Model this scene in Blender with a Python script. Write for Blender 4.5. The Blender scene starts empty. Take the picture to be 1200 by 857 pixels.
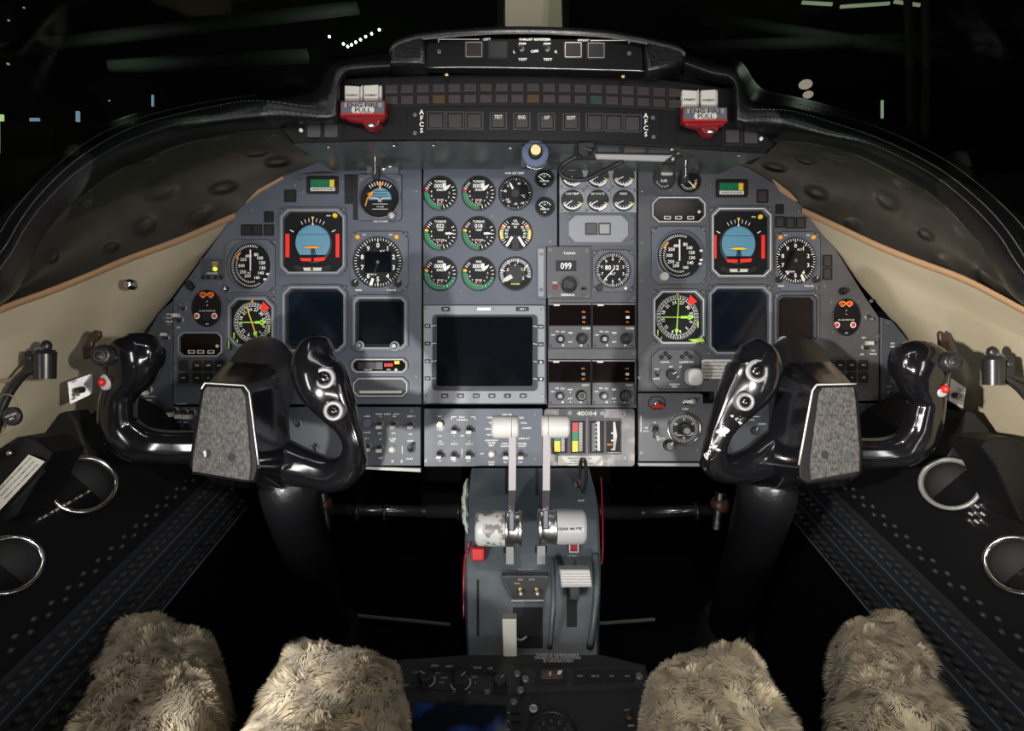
import bpy, math, random
from mathutils import Matrix, Vector, noise
random.seed(7)
sc = bpy.context.scene
COL = sc.collection
R = math.radians
F = 661.0; CX = 600.0; CY = 428.5      # focal length and centre of the 1200x857 frame, in pixels
TILT = R(18); EYE = 0.80               # the camera looks 18 degrees down, 0.8 m above the cockpit floor
T = Matrix.Translation((0, 0, EYE)) @ Matrix.Rotation(-TILT, 4, 'X')

def PF(d):
    """frame of a plane facing the eye at distance d: (u, v, h) in frame pixels, h towards the pilot"""
    s = d / F
    return Matrix(((s, 0, 0, -CX*s), (0, 0, -s, d), (0, -s, 0, CY*s), (0, 0, 0, 1)))
def K(px, py, d):
    return Vector(((px-CX)*d/F, d, (CY-py)*d/F))
def WK(x, y, z):
    """level cabin coordinates (x right, y forward, z up from the eye) -> tilted frame"""
    c, s = math.cos(TILT), math.sin(TILT)
    return Vector((x, y*c - z*s, y*s + z*c))
PM = PF(0.9)
I4 = Matrix.Identity(4)

# ------------------------------------------------------------------ materials
MATS = {}
def mat(name, col, rough=0.5, metal=0.0, spec=0.5, bump=None, vary=None, emit=None, coat=0.0, trans=0.0, sheen=0.0, alpha=1.0):
    m = bpy.data.materials.new(name); m.use_nodes = True
    nt = m.node_tree; b = nt.nodes['Principled BSDF']
    b.inputs['Base Color'].default_value = (*col, 1)
    b.inputs['Roughness'].default_value = rough
    b.inputs['Metallic'].default_value = metal
    b.inputs['Specular IOR Level'].default_value = spec
    b.inputs['Coat Weight'].default_value = coat
    b.inputs['Coat Roughness'].default_value = 0.08
    b.inputs['Transmission Weight'].default_value = trans
    b.inputs['Sheen Weight'].default_value = sheen
    b.inputs['Alpha'].default_value = alpha
    if emit:
        b.inputs['Emission Color'].default_value = (*emit[:3], 1); b.inputs['Emission Strength'].default_value = emit[3]
    tc = None
    if bump or vary:
        tc = nt.nodes.new('ShaderNodeTexCoord')
    if bump:                                   # (scale, strength, distance)
        n = nt.nodes.new('ShaderNodeTexNoise'); n.inputs['Scale'].default_value = bump[0]; n.inputs['Detail'].default_value = 4
        bp = nt.nodes.new('ShaderNodeBump'); bp.inputs['Strength'].default_value = bump[1]; bp.inputs['Distance'].default_value = bump[2]
        nt.links.new(tc.outputs['Object'], n.inputs['Vector']); nt.links.new(n.outputs['Fac'], bp.inputs['Height'])
        nt.links.new(bp.outputs['Normal'], b.inputs['Normal'])
    if vary:                                   # (scale, colour2, lo, hi): worn patches of a second colour
        n = nt.nodes.new('ShaderNodeTexNoise'); n.inputs['Scale'].default_value = vary[0]; n.inputs['Detail'].default_value = 6
        r = nt.nodes.new('ShaderNodeMapRange'); r.inputs['From Min'].default_value = vary[2]; r.inputs['From Max'].default_value = vary[3]
        mx = nt.nodes.new('ShaderNodeMix'); mx.data_type = 'RGBA'
        mx.inputs[6].default_value = (*col, 1); mx.inputs[7].default_value = (*vary[1], 1)
        nt.links.new(tc.outputs['Object'], n.inputs['Vector']); nt.links.new(n.outputs['Fac'], r.inputs['Value'])
        nt.links.new(r.outputs['Result'], mx.inputs[0]); nt.links.new(mx.outputs[2], b.inputs['Base Color'])
    MATS[name] = m
    return m
mat('panel', (.082, .094, .122), .42, bump=(900, .15, .0004), vary=(14, (.10, .112, .138), .45, .75))
mat('panel_warm', (.078, .081, .090), .42, bump=(900, .15, .0004), vary=(18, (.10, .10, .102), .45, .75))
mat('plate', (.055, .064, .08), .45, bump=(900, .15, .0004))
mat('bezel', (.10, .11, .135), .38, bump=(1200, .1, .0003))
mat('bezel_dark', (.024, .026, .030), .42)
mat('bezel_light', (.26, .27, .30), .35)
mat('worn', (.12, .115, .115), .38, vary=(45, (.30, .28, .27), .52, .66))
mat('seam', (.004, .004, .005), .8)
mat('black', (.008, .008, .009), .5)
mat('black_plastic', (.014, .014, .015), .32)
mat('matte_black', (.008, .008, .0085), .7, bump=(1500, .3, .0004))
mat('dial', (.0065, .0065, .0075), .5, spec=.25)
mat('dial_grey', (.035, .035, .037), .5, spec=.3)
mat('screen', (.004, .005, .007), .08, vary=(9, (.012, .013, .016), .5, .8))
mat('screen_blue', (.006, .010, .018), .10)
mat('screen_red', (.006, .003, .003), .16, spec=.3)
mat('window_grey', (.09, .09, .095), .18)
mat('white', (.78, .78, .76), .5)
mat('cream_white', (.62, .60, .55), .5)
mat('knob_white', (.44, .435, .41), .4, bump=(60, .2, .002))
mat('yellow', (.85, .60, .03), .45)
mat('orange', (.90, .32, .02), .45)
mat('amber', (.75, .38, .04), .35)
mat('red', (.48, .012, .010), .4)
mat('flag_red', (.95, .03, .02), .4)
mat('dark_red', (.20, .006, .010), .25, coat=.5)
mat('green', (.008, .18, .07), .45)
mat('lime', (.45, .80, .08), .45)
mat('sky_blue', (.11, .28, .40), .45)
mat('sky_dark', (.06, .20, .30), .45)
mat('chrome', (.75, .74, .72), .16, 1.0)
mat('steel', (.50, .50, .50), .32, 1.0, bump=(200, .2, .0005))
mat('screw', (.17, .17, .18), .4, .5)
mat('screw_bright', (.55, .55, .56), .3, 1.0)
mat('brass', (.55, .42, .20), .35, 1.0)
mat('yoke', (.004, .004, .005), .13, coat=.6, bump=(35, .06, .004))
mat('yoke_worn', (.55, .54, .52), .35, .6)
mat('leather', (.006, .006, .007), .33, bump=(260, .5, .0012))
mat('leather_blue', (.016, .018, .024), .4, bump=(200, .5, .0012))
mat('thread', (.10, .10, .10), .6)
mat('foam', (.042, .038, .029), .75, bump=(500, .6, .001), vary=(30, (.03, .027, .021), .45, .7))
mat('cream', (.52, .46, .33), .6, bump=(300, .25, .0006), vary=(6, (.45, .39, .27), .4, .75))
mat('tan', (.36, .22, .12), .6, bump=(300, .3, .0006))
mat('carpet', (.002, .002, .0025), .9, spec=.1, bump=(400, .8, .003))
mat('console', (.0035, .0035, .004), .45, spec=.3)
mat('breaker_plate', (.011, .013, .018), .45)
mat('quadrant', (.055, .068, .078), .42, bump=(500, .15, .0005), vary=(25, (.08, .095, .105), .5, .7))
mat('pedestal', (.014, .014, .0155), .5)
mat('knob_grey', (.31, .31, .31), .38)
mat('knob_chipped', (.36, .37, .355), .4, vary=(75, (.13, .11, .10), .52, .58))
mat('torn_foam', (.45, .50, .42), .9, bump=(200, 1, .004))
mat('label_paper', (.60, .58, .53), .5)
mat('annun', (.034, .028, .029), .3, vary=(3, (.052, .045, .05), .4, .6))
mat('slate', (.040, .048, .050), .3, bump=(300, .1, .0006))
mat('annun_amber', (.075, .045, .022), .25)
mat('annun_teal', (.028, .048, .052), .25)
mat('pad', (.085, .08, .078), .7)
mat('hangar', (.03, .035, .03), .9)
mat('lamp', (1, 1, 1), emit=(.85, 1.0, .85, 9))
mat('lamp_dim', (.1, .1, .1), emit=(.5, .65, .45, .5))
mat('reflection_glow', (.1, .1, .1), emit=(.6, .7, .45, .35))
mat('pink_reflection', (.1, .1, .1), emit=(1, .8, .7, .35))
mat('lit_blue', (.1, .1, .1), emit=(.35, .55, .75, .5))
mat('lit_green', (.1, .1, .1), emit=(.55, .8, .3, .9))
mat('led_yellow', (.6, .6, .05), emit=(.8, .9, .05, .8))
mat('screen_glow', (.002, .003, .01), .1, emit=(.01, .03, .14, .35))
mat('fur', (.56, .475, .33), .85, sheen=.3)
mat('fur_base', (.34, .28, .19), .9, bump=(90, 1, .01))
mat('leather_tab', (.045, .02, .012), .5)

mat('sky_matte', (.09, .12, .20), .8, bump=(900, .5, .0005))
mat('column', (.005, .005, .006), .34, bump=(120, .4, .0015))
mat('bright_steel', (.26, .24, .245), .45, .3)
mat('brass_pale', (.75, .70, .50), .3, .6)
mat('steel_dull', (.42, .42, .36), .45, .5)
mat('loop_steel', (.16, .16, .16), .3, .9)
mat('brown_metal', (.07, .032, .016), .5, .4)
mat('brown_glass', (.05, .022, .015), .2); mat('console_panel', (.020, .020, .022), .45, bump=(600, .2, .0005))
mat('radar_glow', (.002, .003, .01), .1, emit=(.01, .03, .14, .35))
mat('knob_dim', (.08, .08, .078), .6)
mat('pedal', (.005, .005, .005), .8, spec=.1)
mat('yoke_satin', (.005, .005, .006), .42, bump=(60, .1, .002))
mat('ring_grey', (.19, .19, .19), .38, .3)
mat('post_cream', (.60, .54, .42), .6)
mat('yoke_chipped', (.004, .004, .005), .15, coat=.5)
mat('cable_tan', (.25, .20, .13), .6); mat('plate_silver', (.36, .35, .36), .4, .3); mat('brown_steel', (.25, .20, .16), .4, .8)
mat('cloth', (.10, .095, .08), .9)
mat('tube_metal', (.20, .20, .20), .22, .9)
mat('floor_edge', (.30, .30, .26), .5, .3)
mat('toggle_tip', (.55, .54, .50), .4)
mat('rim_black', (.004, .004, .004), .5, spec=.15)
mat('post_strip', (.012, .011, .010), .7, spec=.1)
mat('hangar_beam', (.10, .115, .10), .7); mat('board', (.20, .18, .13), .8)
mat('board_dim', (.08, .07, .05), .8)

# fabric-like ribbing on the yoke pads
def _pad():
    nt = MATS['pad'].node_tree; b = nt.nodes['Principled BSDF']
    tc = nt.nodes.new('ShaderNodeTexCoord'); mp = nt.nodes.new('ShaderNodeMapping'); mp.inputs['Scale'].default_value = (1, .1, .16)
    n1 = nt.nodes.new('ShaderNodeTexNoise'); n1.inputs['Scale'].default_value = 900; n1.inputs['Detail'].default_value = 2
    n2 = nt.nodes.new('ShaderNodeTexNoise'); n2.inputs['Scale'].default_value = 330; n2.inputs['Detail'].default_value = 3
    ad = nt.nodes.new('ShaderNodeMath'); ad.operation = 'ADD'
    r = nt.nodes.new('ShaderNodeMapRange'); r.inputs['From Min'].default_value = .78; r.inputs['From Max'].default_value = 1.25
    nt.links.new(tc.outputs['Object'], mp.inputs['Vector']); nt.links.new(mp.outputs[0], n1.inputs['Vector']); nt.links.new(tc.outputs['Object'], n2.inputs['Vector'])
    nt.links.new(n1.outputs['Fac'], ad.inputs[0]); nt.links.new(n2.outputs['Fac'], ad.inputs[1]); nt.links.new(ad.outputs[0], r.inputs['Value'])
    mx = nt.nodes.new('ShaderNodeMix'); mx.data_type = 'RGBA'; mx.inputs[6].default_value = (.006, .006, .0055, 1); mx.inputs[7].default_value = (.060, .056, .052, 1)
    nt.links.new(r.outputs[0], mx.inputs[0]); nt.links.new(mx.outputs[2], b.inputs['Base Color'])
    bp = nt.nodes.new('ShaderNodeBump'); bp.inputs['Strength'].default_value = .6; bp.inputs['Distance'].default_value = .0006
    nt.links.new(ad.outputs[0], bp.inputs['Height']); nt.links.new(bp.outputs['Normal'], b.inputs['Normal'])
_pad()
def chipped(points):
    """bare metal showing through chipped paint near the given points of the object"""
    nt = MATS['yoke_chipped'].node_tree; b = nt.nodes['Principled BSDF']
    tc = nt.nodes.new('ShaderNodeTexCoord'); last = None
    for p, r in points:
        d = nt.nodes.new('ShaderNodeVectorMath'); d.operation = 'DISTANCE'; d.inputs[1].default_value = p; nt.links.new(tc.outputs['Object'], d.inputs[0])
        m = nt.nodes.new('ShaderNodeMapRange'); m.inputs['From Min'].default_value = r; m.inputs['From Max'].default_value = 0; m.inputs['To Max'].default_value = .42; nt.links.new(d.outputs['Value'], m.inputs['Value'])
        if last:
            a = nt.nodes.new('ShaderNodeMath'); a.operation = 'MAXIMUM'; nt.links.new(last, a.inputs[0]); nt.links.new(m.outputs[0], a.inputs[1]); last = a.outputs[0]
        else: last = m.outputs[0]
    n = nt.nodes.new('ShaderNodeTexNoise'); n.inputs['Scale'].default_value = 85; n.inputs['Detail'].default_value = 6; n.inputs['Roughness'].default_value = .7; nt.links.new(tc.outputs['Object'], n.inputs['Vector'])
    a = nt.nodes.new('ShaderNodeMath'); a.operation = 'ADD'; nt.links.new(last, a.inputs[0]); nt.links.new(n.outputs['Fac'], a.inputs[1])
    t = nt.nodes.new('ShaderNodeMapRange'); t.inputs['From Min'].default_value = .80; t.inputs['From Max'].default_value = .83; nt.links.new(a.outputs[0], t.inputs['Value'])
    mx = nt.nodes.new('ShaderNodeMix'); mx.data_type = 'RGBA'; mx.inputs[6].default_value = (.004, .004, .005, 1); mx.inputs[7].default_value = (.5, .49, .46, 1)
    nt.links.new(t.outputs[0], mx.inputs[0]); nt.links.new(mx.outputs[2], b.inputs['Base Color'])
    q = nt.nodes.new('ShaderNodeMapRange'); q.inputs['To Min'].default_value = .15; q.inputs['To Max'].default_value = .42; nt.links.new(t.outputs[0], q.inputs['Value']); nt.links.new(q.outputs[0], b.inputs['Roughness'])
# windscreen glass: clear with a Fresnel gloss
def _glass():
    m = bpy.data.materials.new('windscreen'); m.use_nodes = True; nt = m.node_tree
    for n in list(nt.nodes):
        if n.type != 'OUTPUT_MATERIAL': nt.nodes.remove(n)
    out = [n for n in nt.nodes if n.type == 'OUTPUT_MATERIAL'][0]
    t = nt.nodes.new('ShaderNodeBsdfTransparent'); t.inputs[0].default_value = (.86, .90, .87, 1)
    g = nt.nodes.new('ShaderNodeBsdfGlossy'); g.inputs['Roughness'].default_value = .03
    fr = nt.nodes.new('ShaderNodeFresnel'); fr.inputs[0].default_value = 1.22
    mx = nt.nodes.new('ShaderNodeMixShader')
    nt.links.new(fr.outputs[0], mx.inputs[0]); nt.links.new(t.outputs[0], mx.inputs[1]); nt.links.new(g.outputs[0], mx.inputs[2]); nt.links.new(mx.outputs[0], out.inputs[0])
    MATS['windscreen'] = m
_glass()

# ------------------------------------------------------------------ text outlines
_TX = {}
def glyphs(s):
    if s not in _TX:
        c = bpy.data.curves.new('t', 'FONT'); c.body = s; c.size = 1.0; c.align_x = 'CENTER'; c.resolution_u = 2; c.offset = .022; c.fill_mode = 'FRONT'
        o = bpy.data.objects.new('t', c); COL.objects.link(o)
        me = o.to_mesh()
        v = [(p.co.x, p.co.y - .345) for p in me.vertices]; f = [tuple(p.vertices) for p in me.polygons]
        o.to_mesh_clear(); bpy.data.objects.remove(o); bpy.data.curves.remove(c)
        _TX[s] = (v, f)
    return _TX[s]

def octa(u0, v0, u1, v1, c):
    return [(u0+c, v0), (u1-c, v0), (u1, v0+c), (u1, v1-c), (u1-c, v1), (u0+c, v1), (u0, v1-c), (u0, v0+c)]
def rrect(u0, v0, u1, v1, r, n=4):
    p = []
    for (cx, cy, a) in ((u1-r, v0+r, -90), (u1-r, v1-r, 0), (u0+r, v1-r, 90), (u0+r, v0+r, 180)):
        for i in range(n+1):
            t = R(a + 90*i/n); p.append((cx + r*math.cos(t), cy + r*math.sin(t)))
    return p
def circ(cu, cv, r, n=40, rx=None):
    rx = r if rx is None else rx
    return [(cu + rx*math.cos(2*math.pi*i/n), cv + r*math.sin(2*math.pi*i/n)) for i in range(n)]
def area2(p):
    return sum(p[i][0]*p[(i+1) % len(p)][1] - p[(i+1) % len(p)][0]*p[i][1] for i in range(len(p)))
def inset(p, d):
    n = len(p); out = []; sg = 1 if area2(p) > 0 else -1
    for i in range(n):
        a, b, c = Vector(p[i-1]), Vector(p[i]), Vector(p[(i+1) % n])
        e1 = (b-a); e2 = (c-b)
        if e1.length < 1e-9 or e2.length < 1e-9: out.append(tuple(b)); continue
        e1.normalize(); e2.normalize()
        n1 = Vector((-e1.y, e1.x))*sg; n2 = Vector((-e2.y, e2.x))*sg
        m = n1+n2
        if m.length < 1e-6: m = n1.copy()
        m.normalize(); k = max(.35, m.dot(n1))
        out.append((b.x + m.x*d/k, b.y + m.y*d/k))
    return out
def catmull(pts, n):
    """n steps between each pair of points of any dimension"""
    P = [tuple(p) for p in pts]; out = []
    for i in range(len(P)-1):
        p0 = P[max(i-1, 0)]; p1 = P[i]; p2 = P[i+1]; p3 = P[min(i+2, len(P)-1)]
        for k in range(n):
            t = k/n
            out.append(tuple(.5*((2*b) + (-a+c)*t + (2*a-5*b+4*c-d)*t*t + (-a+3*b-3*c+d)*t**3) for a, b, c, d in zip(p0, p1, p2, p3)))
    out.append(P[-1]); return out

ORG = {}
class G:
    """collects shapes in a frame and links them as one mesh"""
    def __init__(s, M=PM, asp=1.0):
        s.M = M; s.asp = asp; s.v = []; s.f = []; s.mi = []; s.sm = []; s.mats = []
    def add(s, verts, faces, m, smooth=False, raw=False):
        M = I4 if raw else s.M; b = len(s.v); flip = M.to_3x3().determinant() < 0
        s.v += [M @ Vector(p) for p in verts]
        if m not in s.mats: s.mats.append(m)
        k = s.mats.index(m)
        for f in faces:
            f = [b+i for i in f]
            if flip: f.reverse()
            s.f.append(f); s.mi.append(k); s.sm.append(smooth)
        return s
    def poly(s, p, h0, h1, m, ch=0, steps=1, smooth=False, back=True):
        if area2(p) < 0: p = p[::-1]
        n = len(p); rings = [(p, h0)]
        if ch:
            for i in range(steps+1):
                a = R(90*i/steps) if steps > 1 else (0 if i == 0 else R(90))
                rings.append((inset(p, ch*(1-math.cos(a))), h1-ch+ch*math.sin(a)) if steps > 1 else ((p, h1-ch) if i == 0 else (inset(p, ch), h1)))
        else: rings.append((p, h1))
        V = []; Fc = []
        for q, h in rings: V += [(x, y, h) for x, y in q]
        for r in range(len(rings)-1):
            for i in range(n):
                j = (i+1) % n; Fc.append((r*n+i, r*n+j, (r+1)*n+j, (r+1)*n+i))
        s.add(V, Fc, m, smooth)
        top = [(x, y, rings[-1][1]) for x, y in rings[-1][0]]
        s.add(top, [tuple(range(n))], m)
        if back: s.add([(x, y, h0) for x, y in p], [tuple(range(n))[::-1]], m)
        return s
    def box(s, u0, v0, u1, v1, h0, h1, m, ch=0):
        return s.poly([(u0, v0), (u1, v0), (u1, v1), (u0, v1)], h0, h1, m, ch)
    def flat(s, p, h, m):
        if area2(p) < 0: p = p[::-1]
        return s.add([(x, y, h) for x, y in p], [tuple(range(len(p)))], m)
    def ring(s, cu, cv, outer, inner, h0, h1, m, hin=None, lip=0.0, m2=None, smooth=False):
        """plate with a hole; outer, inner are radii (rx, ry) or polygons; hin = depth of the hole's wall"""
        hin = h0 if hin is None else hin
        ang = set()
        def isr(o): return len(o) == 2 and not hasattr(o[0], '__len__')
        for o in (outer, inner):
            if isr(o):
                for i in range(40): ang.add(round(2*math.pi*i/40, 4))
            else:
                for x, y in o: ang.add(round(math.atan2(y-cv, x-cu) % (2*math.pi), 4))
        ang = sorted(ang)
        def rad(o, a, grow=0):
            dx, dy = math.cos(a), math.sin(a)
            if isr(o): return (1/math.hypot(dx/(o[0]+grow), dy/(o[1]+grow)))
            best = None
            for i in range(len(o)):
                x1, y1 = o[i][0]-cu, o[i][1]-cv; x2, y2 = o[(i+1) % len(o)][0]-cu, o[(i+1) % len(o)][1]-cv
                ex, ey = x2-x1, y2-y1; den = dx*ey - dy*ex
                if abs(den) < 1e-9: continue
                t = (x1*ey - y1*ex)/den; w = (x1*dy - y1*dx)/den
                if t > 0 and -1e-4 <= w <= 1.0001: best = t if best is None else max(best, t)
            return (best or 1) + grow
        n = len(ang); V = []; rows = [(outer, h0, 0), (outer, h1, 0), (inner, h1, lip), (inner, hin, 0)]
        for o, h, g in rows:
            for a in ang:
                r = rad(o, a, g); V.append((cu + r*math.cos(a), cv + r*math.sin(a), h))
        fa = []; fb = []
        for i in range(n):
            j = (i+1) % n
            for k in range(3): (fb if k == 2 else fa).append((k*n+i, k*n+j, (k+1)*n+j, (k+1)*n+i))
        s.add(V, fa, m, smooth); s.add(V, fb, m2 or m, True)
        return s
    def lathe(s, cu, cv, prof, m, seg=20, smooth=True, rx=1.0, caps=True):
        V = []; Fc = []
        for r, h in prof:
            for i in range(seg):
                a = 2*math.pi*i/seg; V.append((cu + r*rx*math.cos(a), cv + r*math.sin(a), h))
        for k in range(len(prof)-1):
            for i in range(seg):
                j = (i+1) % seg; Fc.append((k*seg+i, k*seg+j, (k+1)*seg+j, (k+1)*seg+i))
        s.add(V, Fc, m, smooth)
        k = (len(prof)-1)*seg
        if not caps: return s
        if prof[-1][0] > 1e-6: s.add(V[k:], [tuple(range(seg))], m)
        if prof[0][0] > 1e-6: s.add(V[:seg], [tuple(range(seg))[::-1]], m)
        return s
    def disc(s, cu, cv, r, h0, h1, m, seg=32, rx=None):
        return s.poly(circ(cu, cv, r, seg, (rx if rx is not None else r*s.asp)), h0, h1, m, smooth=False)
    def pt(s, cu, cv, r, a):
        a = R(a); return (cu + r*s.asp*math.sin(a), cv - r*math.cos(a))
    def ticks(s, cu, cv, r0, r1, n, a0, a1, w, h, m, skip=()):
        for i in range(n):
            if i in skip: continue
            a = a0 + (a1-a0)*i/(max(n-1, 1)); x0, y0 = s.pt(cu, cv, r0, a); x1, y1 = s.pt(cu, cv, r1, a)
            L = math.hypot(x1-x0, y1-y0) or 1; nx, ny = -(y1-y0)/L*w/2, (x1-x0)/L*w/2
            s.flat([(x0+nx, y0+ny), (x1+nx, y1+ny), (x1-nx, y1-ny), (x0-nx, y0-ny)], h, m)
        return s
    def arc(s, cu, cv, r0, r1, a0, a1, h, m):
        n = max(2, int(abs(a1-a0)/6)); o = [s.pt(cu, cv, r1, a0+(a1-a0)*i/n) for i in range(n+1)]; q = [s.pt(cu, cv, r0, a0+(a1-a0)*i/n) for i in range(n+1)]
        for i in range(n): s.flat([o[i], o[i+1], q[i+1], q[i]], h, m)
        return s
    def text(s, t, u, v, size, h, m='white', rot=0, align='C', sx=1.0):
        vs, fs = glyphs(t); k = size/.70; r = R(rot); c, d = math.cos(r), math.sin(r)
        if not vs: return s
        w = max(x for x, y in vs); off = {'C': 0, 'L': w, 'R': -w}[align]
        V = []
        for x, y in vs:
            x = (x+off)*k*sx; y = -y*k
            V.append((u + x*c - y*d, v + x*d + y*c, h))
        return s.add(V, [f[::-1] for f in fs], m)
    def nums(s, L, cu, cv, r, a0, a1, size, h, m='white', radial=False):
        for i, t in enumerate(L):
            if t == '': continue
            a = a0 + (a1-a0)*i/max(1, len(L)-1); x, y = s.pt(cu, cv, r, a); s.text(t, x, y, size, h, m, rot=a if radial else 0)
        return s
    def needle(s, cu, cv, a, L, w, tail, h, m, tip=.25, th=.25):
        d = R(a); dx, dy = math.sin(d), -math.cos(d); nx, ny = -dy, dx
        p = [(-tail, w*.5), (L*.75, w*.5), (L, w*.5*tip), (L, -w*.5*tip), (L*.75, -w*.5), (-tail, -w*.5)]
        return s.poly([(cu+(dx*t+nx*q)*s.asp, cv+dy*t+ny*q) for t, q in p], h, h+th, m)
    def rod(s, a, b, r0, r1, m, seg=10, caps=True):
        """tapered rod between two points of the frame"""
        a, b = Vector(a), Vector(b); ax = (b-a).normalized(); x = ax.orthogonal().normalized(); y = ax.cross(x)
        V = []
        for c, r in ((a, r0), (b, r1)):
            for i in range(seg):
                t = 2*math.pi*i/seg; V.append(c + x*r*math.cos(t) + y*r*math.sin(t))
        s.add(V, [(i, (i+1) % seg, seg+(i+1) % seg, seg+i) for i in range(seg)], m, True)
        if caps: s.add(V, [tuple(range(seg))[::-1], tuple(range(seg, 2*seg))], m)
        return s
    def tube(s, pts, r, m, seg=8, n=6, smooth=True):
        q = [Vector(p) for p in (catmull(pts, n) if len(pts) > 2 else pts)]; V = []; Fc = []; up = None
        for i, p in enumerate(q):
            t = (q[min(i+1, len(q)-1)] - q[max(i-1, 0)]).normalized()
            if up is None: up = t.orthogonal().normalized()
            up = (up - t*up.dot(t)).normalized(); y = t.cross(up); rr = r(i/(len(q)-1)) if callable(r) else r
            for k in range(seg):
                a = 2*math.pi*k/seg; V.append(p + up*rr*math.cos(a) + y*rr*math.sin(a))
        for i in range(len(q)-1):
            for k in range(seg):
                l = (k+1) % seg; Fc.append((i*seg+k, i*seg+l, (i+1)*seg+l, (i+1)*seg+k))
        Fc += [tuple(range(seg))[::-1], tuple(range((len(q)-1)*seg, len(q)*seg))]
        return s.add(V, Fc, m, smooth)
    def grid(s, rows, m, closed=False, smooth=True, raw=True, flipn=False):
        n = len(rows[0]); V = [p for r in rows for p in r]; Fc = []
        for i in range(len(rows)-1):
            for k in range(n if closed else n-1):
                l = (k+1) % n; f = (i*n+k, i*n+l, (i+1)*n+l, (i+1)*n+k); Fc.append(f[::-1] if flipn else f)
        return s.add(V, Fc, m, smooth, raw)
    def loft(s, rings, m, smooth=True, caps=True, mcap=None):
        """closed rings of K points"""
        n = len(rings[0]); s.grid(rings, m, True, smooth)
        if caps:
            s.add(rings[0], [tuple(range(n))[::-1]], mcap or m, False, True); s.add(rings[-1], [tuple(range(n))], mcap or m, False, True)
        return s
    def sphere(s, c, r, m, seg=14, rings=8, sc=(1, 1, 1)):
        V = []; Fc = []
        for i in range(rings+1):
            th = math.pi*i/rings
            for k in range(seg):
                a = 2*math.pi*k/seg; V.append((c[0]+r*sc[0]*math.sin(th)*math.cos(a), c[1]+r*sc[1]*math.sin(th)*math.sin(a), c[2]+r*sc[2]*math.cos(th)))
        for i in range(rings):
            for k in range(seg):
                l = (k+1) % seg; Fc.append((i*seg+k, (i+1)*seg+k, (i+1)*seg+l, i*seg+l))
        return s.add(V, Fc, m, True)
    def _mesh(s, name, org):
        me = bpy.data.meshes.new(name); me.from_pydata([tuple(p-org) for p in s.v], [], s.f)
        for m in s.mats: me.materials.append(MATS[m])
        me.polygons.foreach_set('material_index', s.mi); me.polygons.foreach_set('use_smooth', s.sm)
        me.update(); return me
    def build(s, name, parent, label=None):
        org = ORG[parent.name]; o = bpy.data.objects.new(name, s._mesh(name, org)); COL.objects.link(o); o.parent = parent
        ORG[o.name] = org
        if label: o['label'] = label
        return o
    def solo(s, name, label=None, cat=None, group=None, kind=None, bevel=None):
        xs = [min(p[i] for p in s.v) for i in range(3)]; ys = [max(p[i] for p in s.v) for i in range(3)]
        org = Vector(((xs[0]+ys[0])/2, (xs[1]+ys[1])/2, xs[2]))
        o = bpy.data.objects.new(name, s._mesh(name, org)); COL.objects.link(o); o.matrix_world = T @ Matrix.Translation(org)
        ORG[o.name] = org
        if label: o['label'] = label
        if cat: o['category'] = cat
        if group: o['group'] = group
        if kind: o['kind'] = kind
        return o
def thing(name, label, cat, u=0, v=0, h=0, M=PM, group=None, at=None):
    org = at if at is not None else M @ Vector((u, v, h))
    o = bpy.data.objects.new(name, None); o.empty_display_size = .01; COL.objects.link(o); o.matrix_world = T @ Matrix.Translation(org)
    ORG[o.name] = org; o['label'] = label; o['category'] = cat
    if group: o['group'] = group
    return o
def screws(parent, pts, h, r=2.1, m='screw', M=PM):
    for u, v in pts:
        g = G(M); g.lathe(u, v, [(r, h-.6), (r, h+.25), (r*.8, h+.45)], m, 10, False)
        g.box(u-r*.55, v-.22, u+r*.55, v+.22, h+.45, h+.5, 'seam'); g.build('screw', parent)
def bat(g, u, v, du, dv, L=7, r0=.9, r1=1.5, m='chrome', h=0):
    """toggle lever leaning towards (du, dv)"""
    g.rod((u, v, h), (u+du, v+dv, h+L), r0, r1, m); g.sphere((u+du, v+dv, h+L), r1, m, 8, 5)
def toggle(parent, u, v, up=1, M=PM, paddle=True, h=0, k=1.0, name='toggle_switch'):
    g = G(M); g.lathe(u, v, [(4.3*k, h), (4.3*k, h+1.4), (3.4*k, h+1.9), (2.8*k, h+2.6), (1.8*k, h+2.6)], 'ring_grey', 14)
    g.lathe(u, v, [(2.9*k, h+2.62), (1.2*k, h+3.2)], 'seam', 12)
    dv = -3.4*up*k
    if paddle:
        g.rod((u, v, h+1.5), (u, v+dv*.9, h+8.5*k), 1.5*k, 1.9*k, 'brown_steel')
        g.poly([(u-3.0*k, v+dv-2.4*k), (u+3.0*k, v+dv-2.4*k), (u+3.3*k, v+dv+1.6*k), (u-3.3*k, v+dv+1.6*k)], h+6.0*k, h+12*k, 'toggle_tip', .5)
    else: bat(g, u, v, 0, dv, 10*k, 1.1*k, 2.0*k, 'ring_grey', h)
    return g.build(name, parent)
def knob(parent, u, v, r, h, hh, m='black_plastic', M=PM, ridges=14, cap=None, line=None, name='knob', m_line='white', skirt=None):
    g = G(M)
    if skirt: g.lathe(u, v, [(skirt, h), (skirt, h+hh*.3), (skirt*.9, h+hh*.35)], m, 20)
    p = []
    for i in range(ridges*2):
        a = math.pi*i/ridges; rr = r*(1.0 if i % 2 else .92); p.append((u+rr*math.cos(a), v+rr*math.sin(a)))
    g.poly(p, h, h+hh, m, ch=r*.12)
    if cap: g.lathe(u, v, [(r*.62, h+hh), (r*.62, h+hh+.25), (r*.5, h+hh+.4)], cap, 16)
    if line is not None:
        g.needle(u, v, line, r*.95, r*.16, -r*.2, h+hh, m_line, 1, .5)
    return g.build(name, parent)
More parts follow.
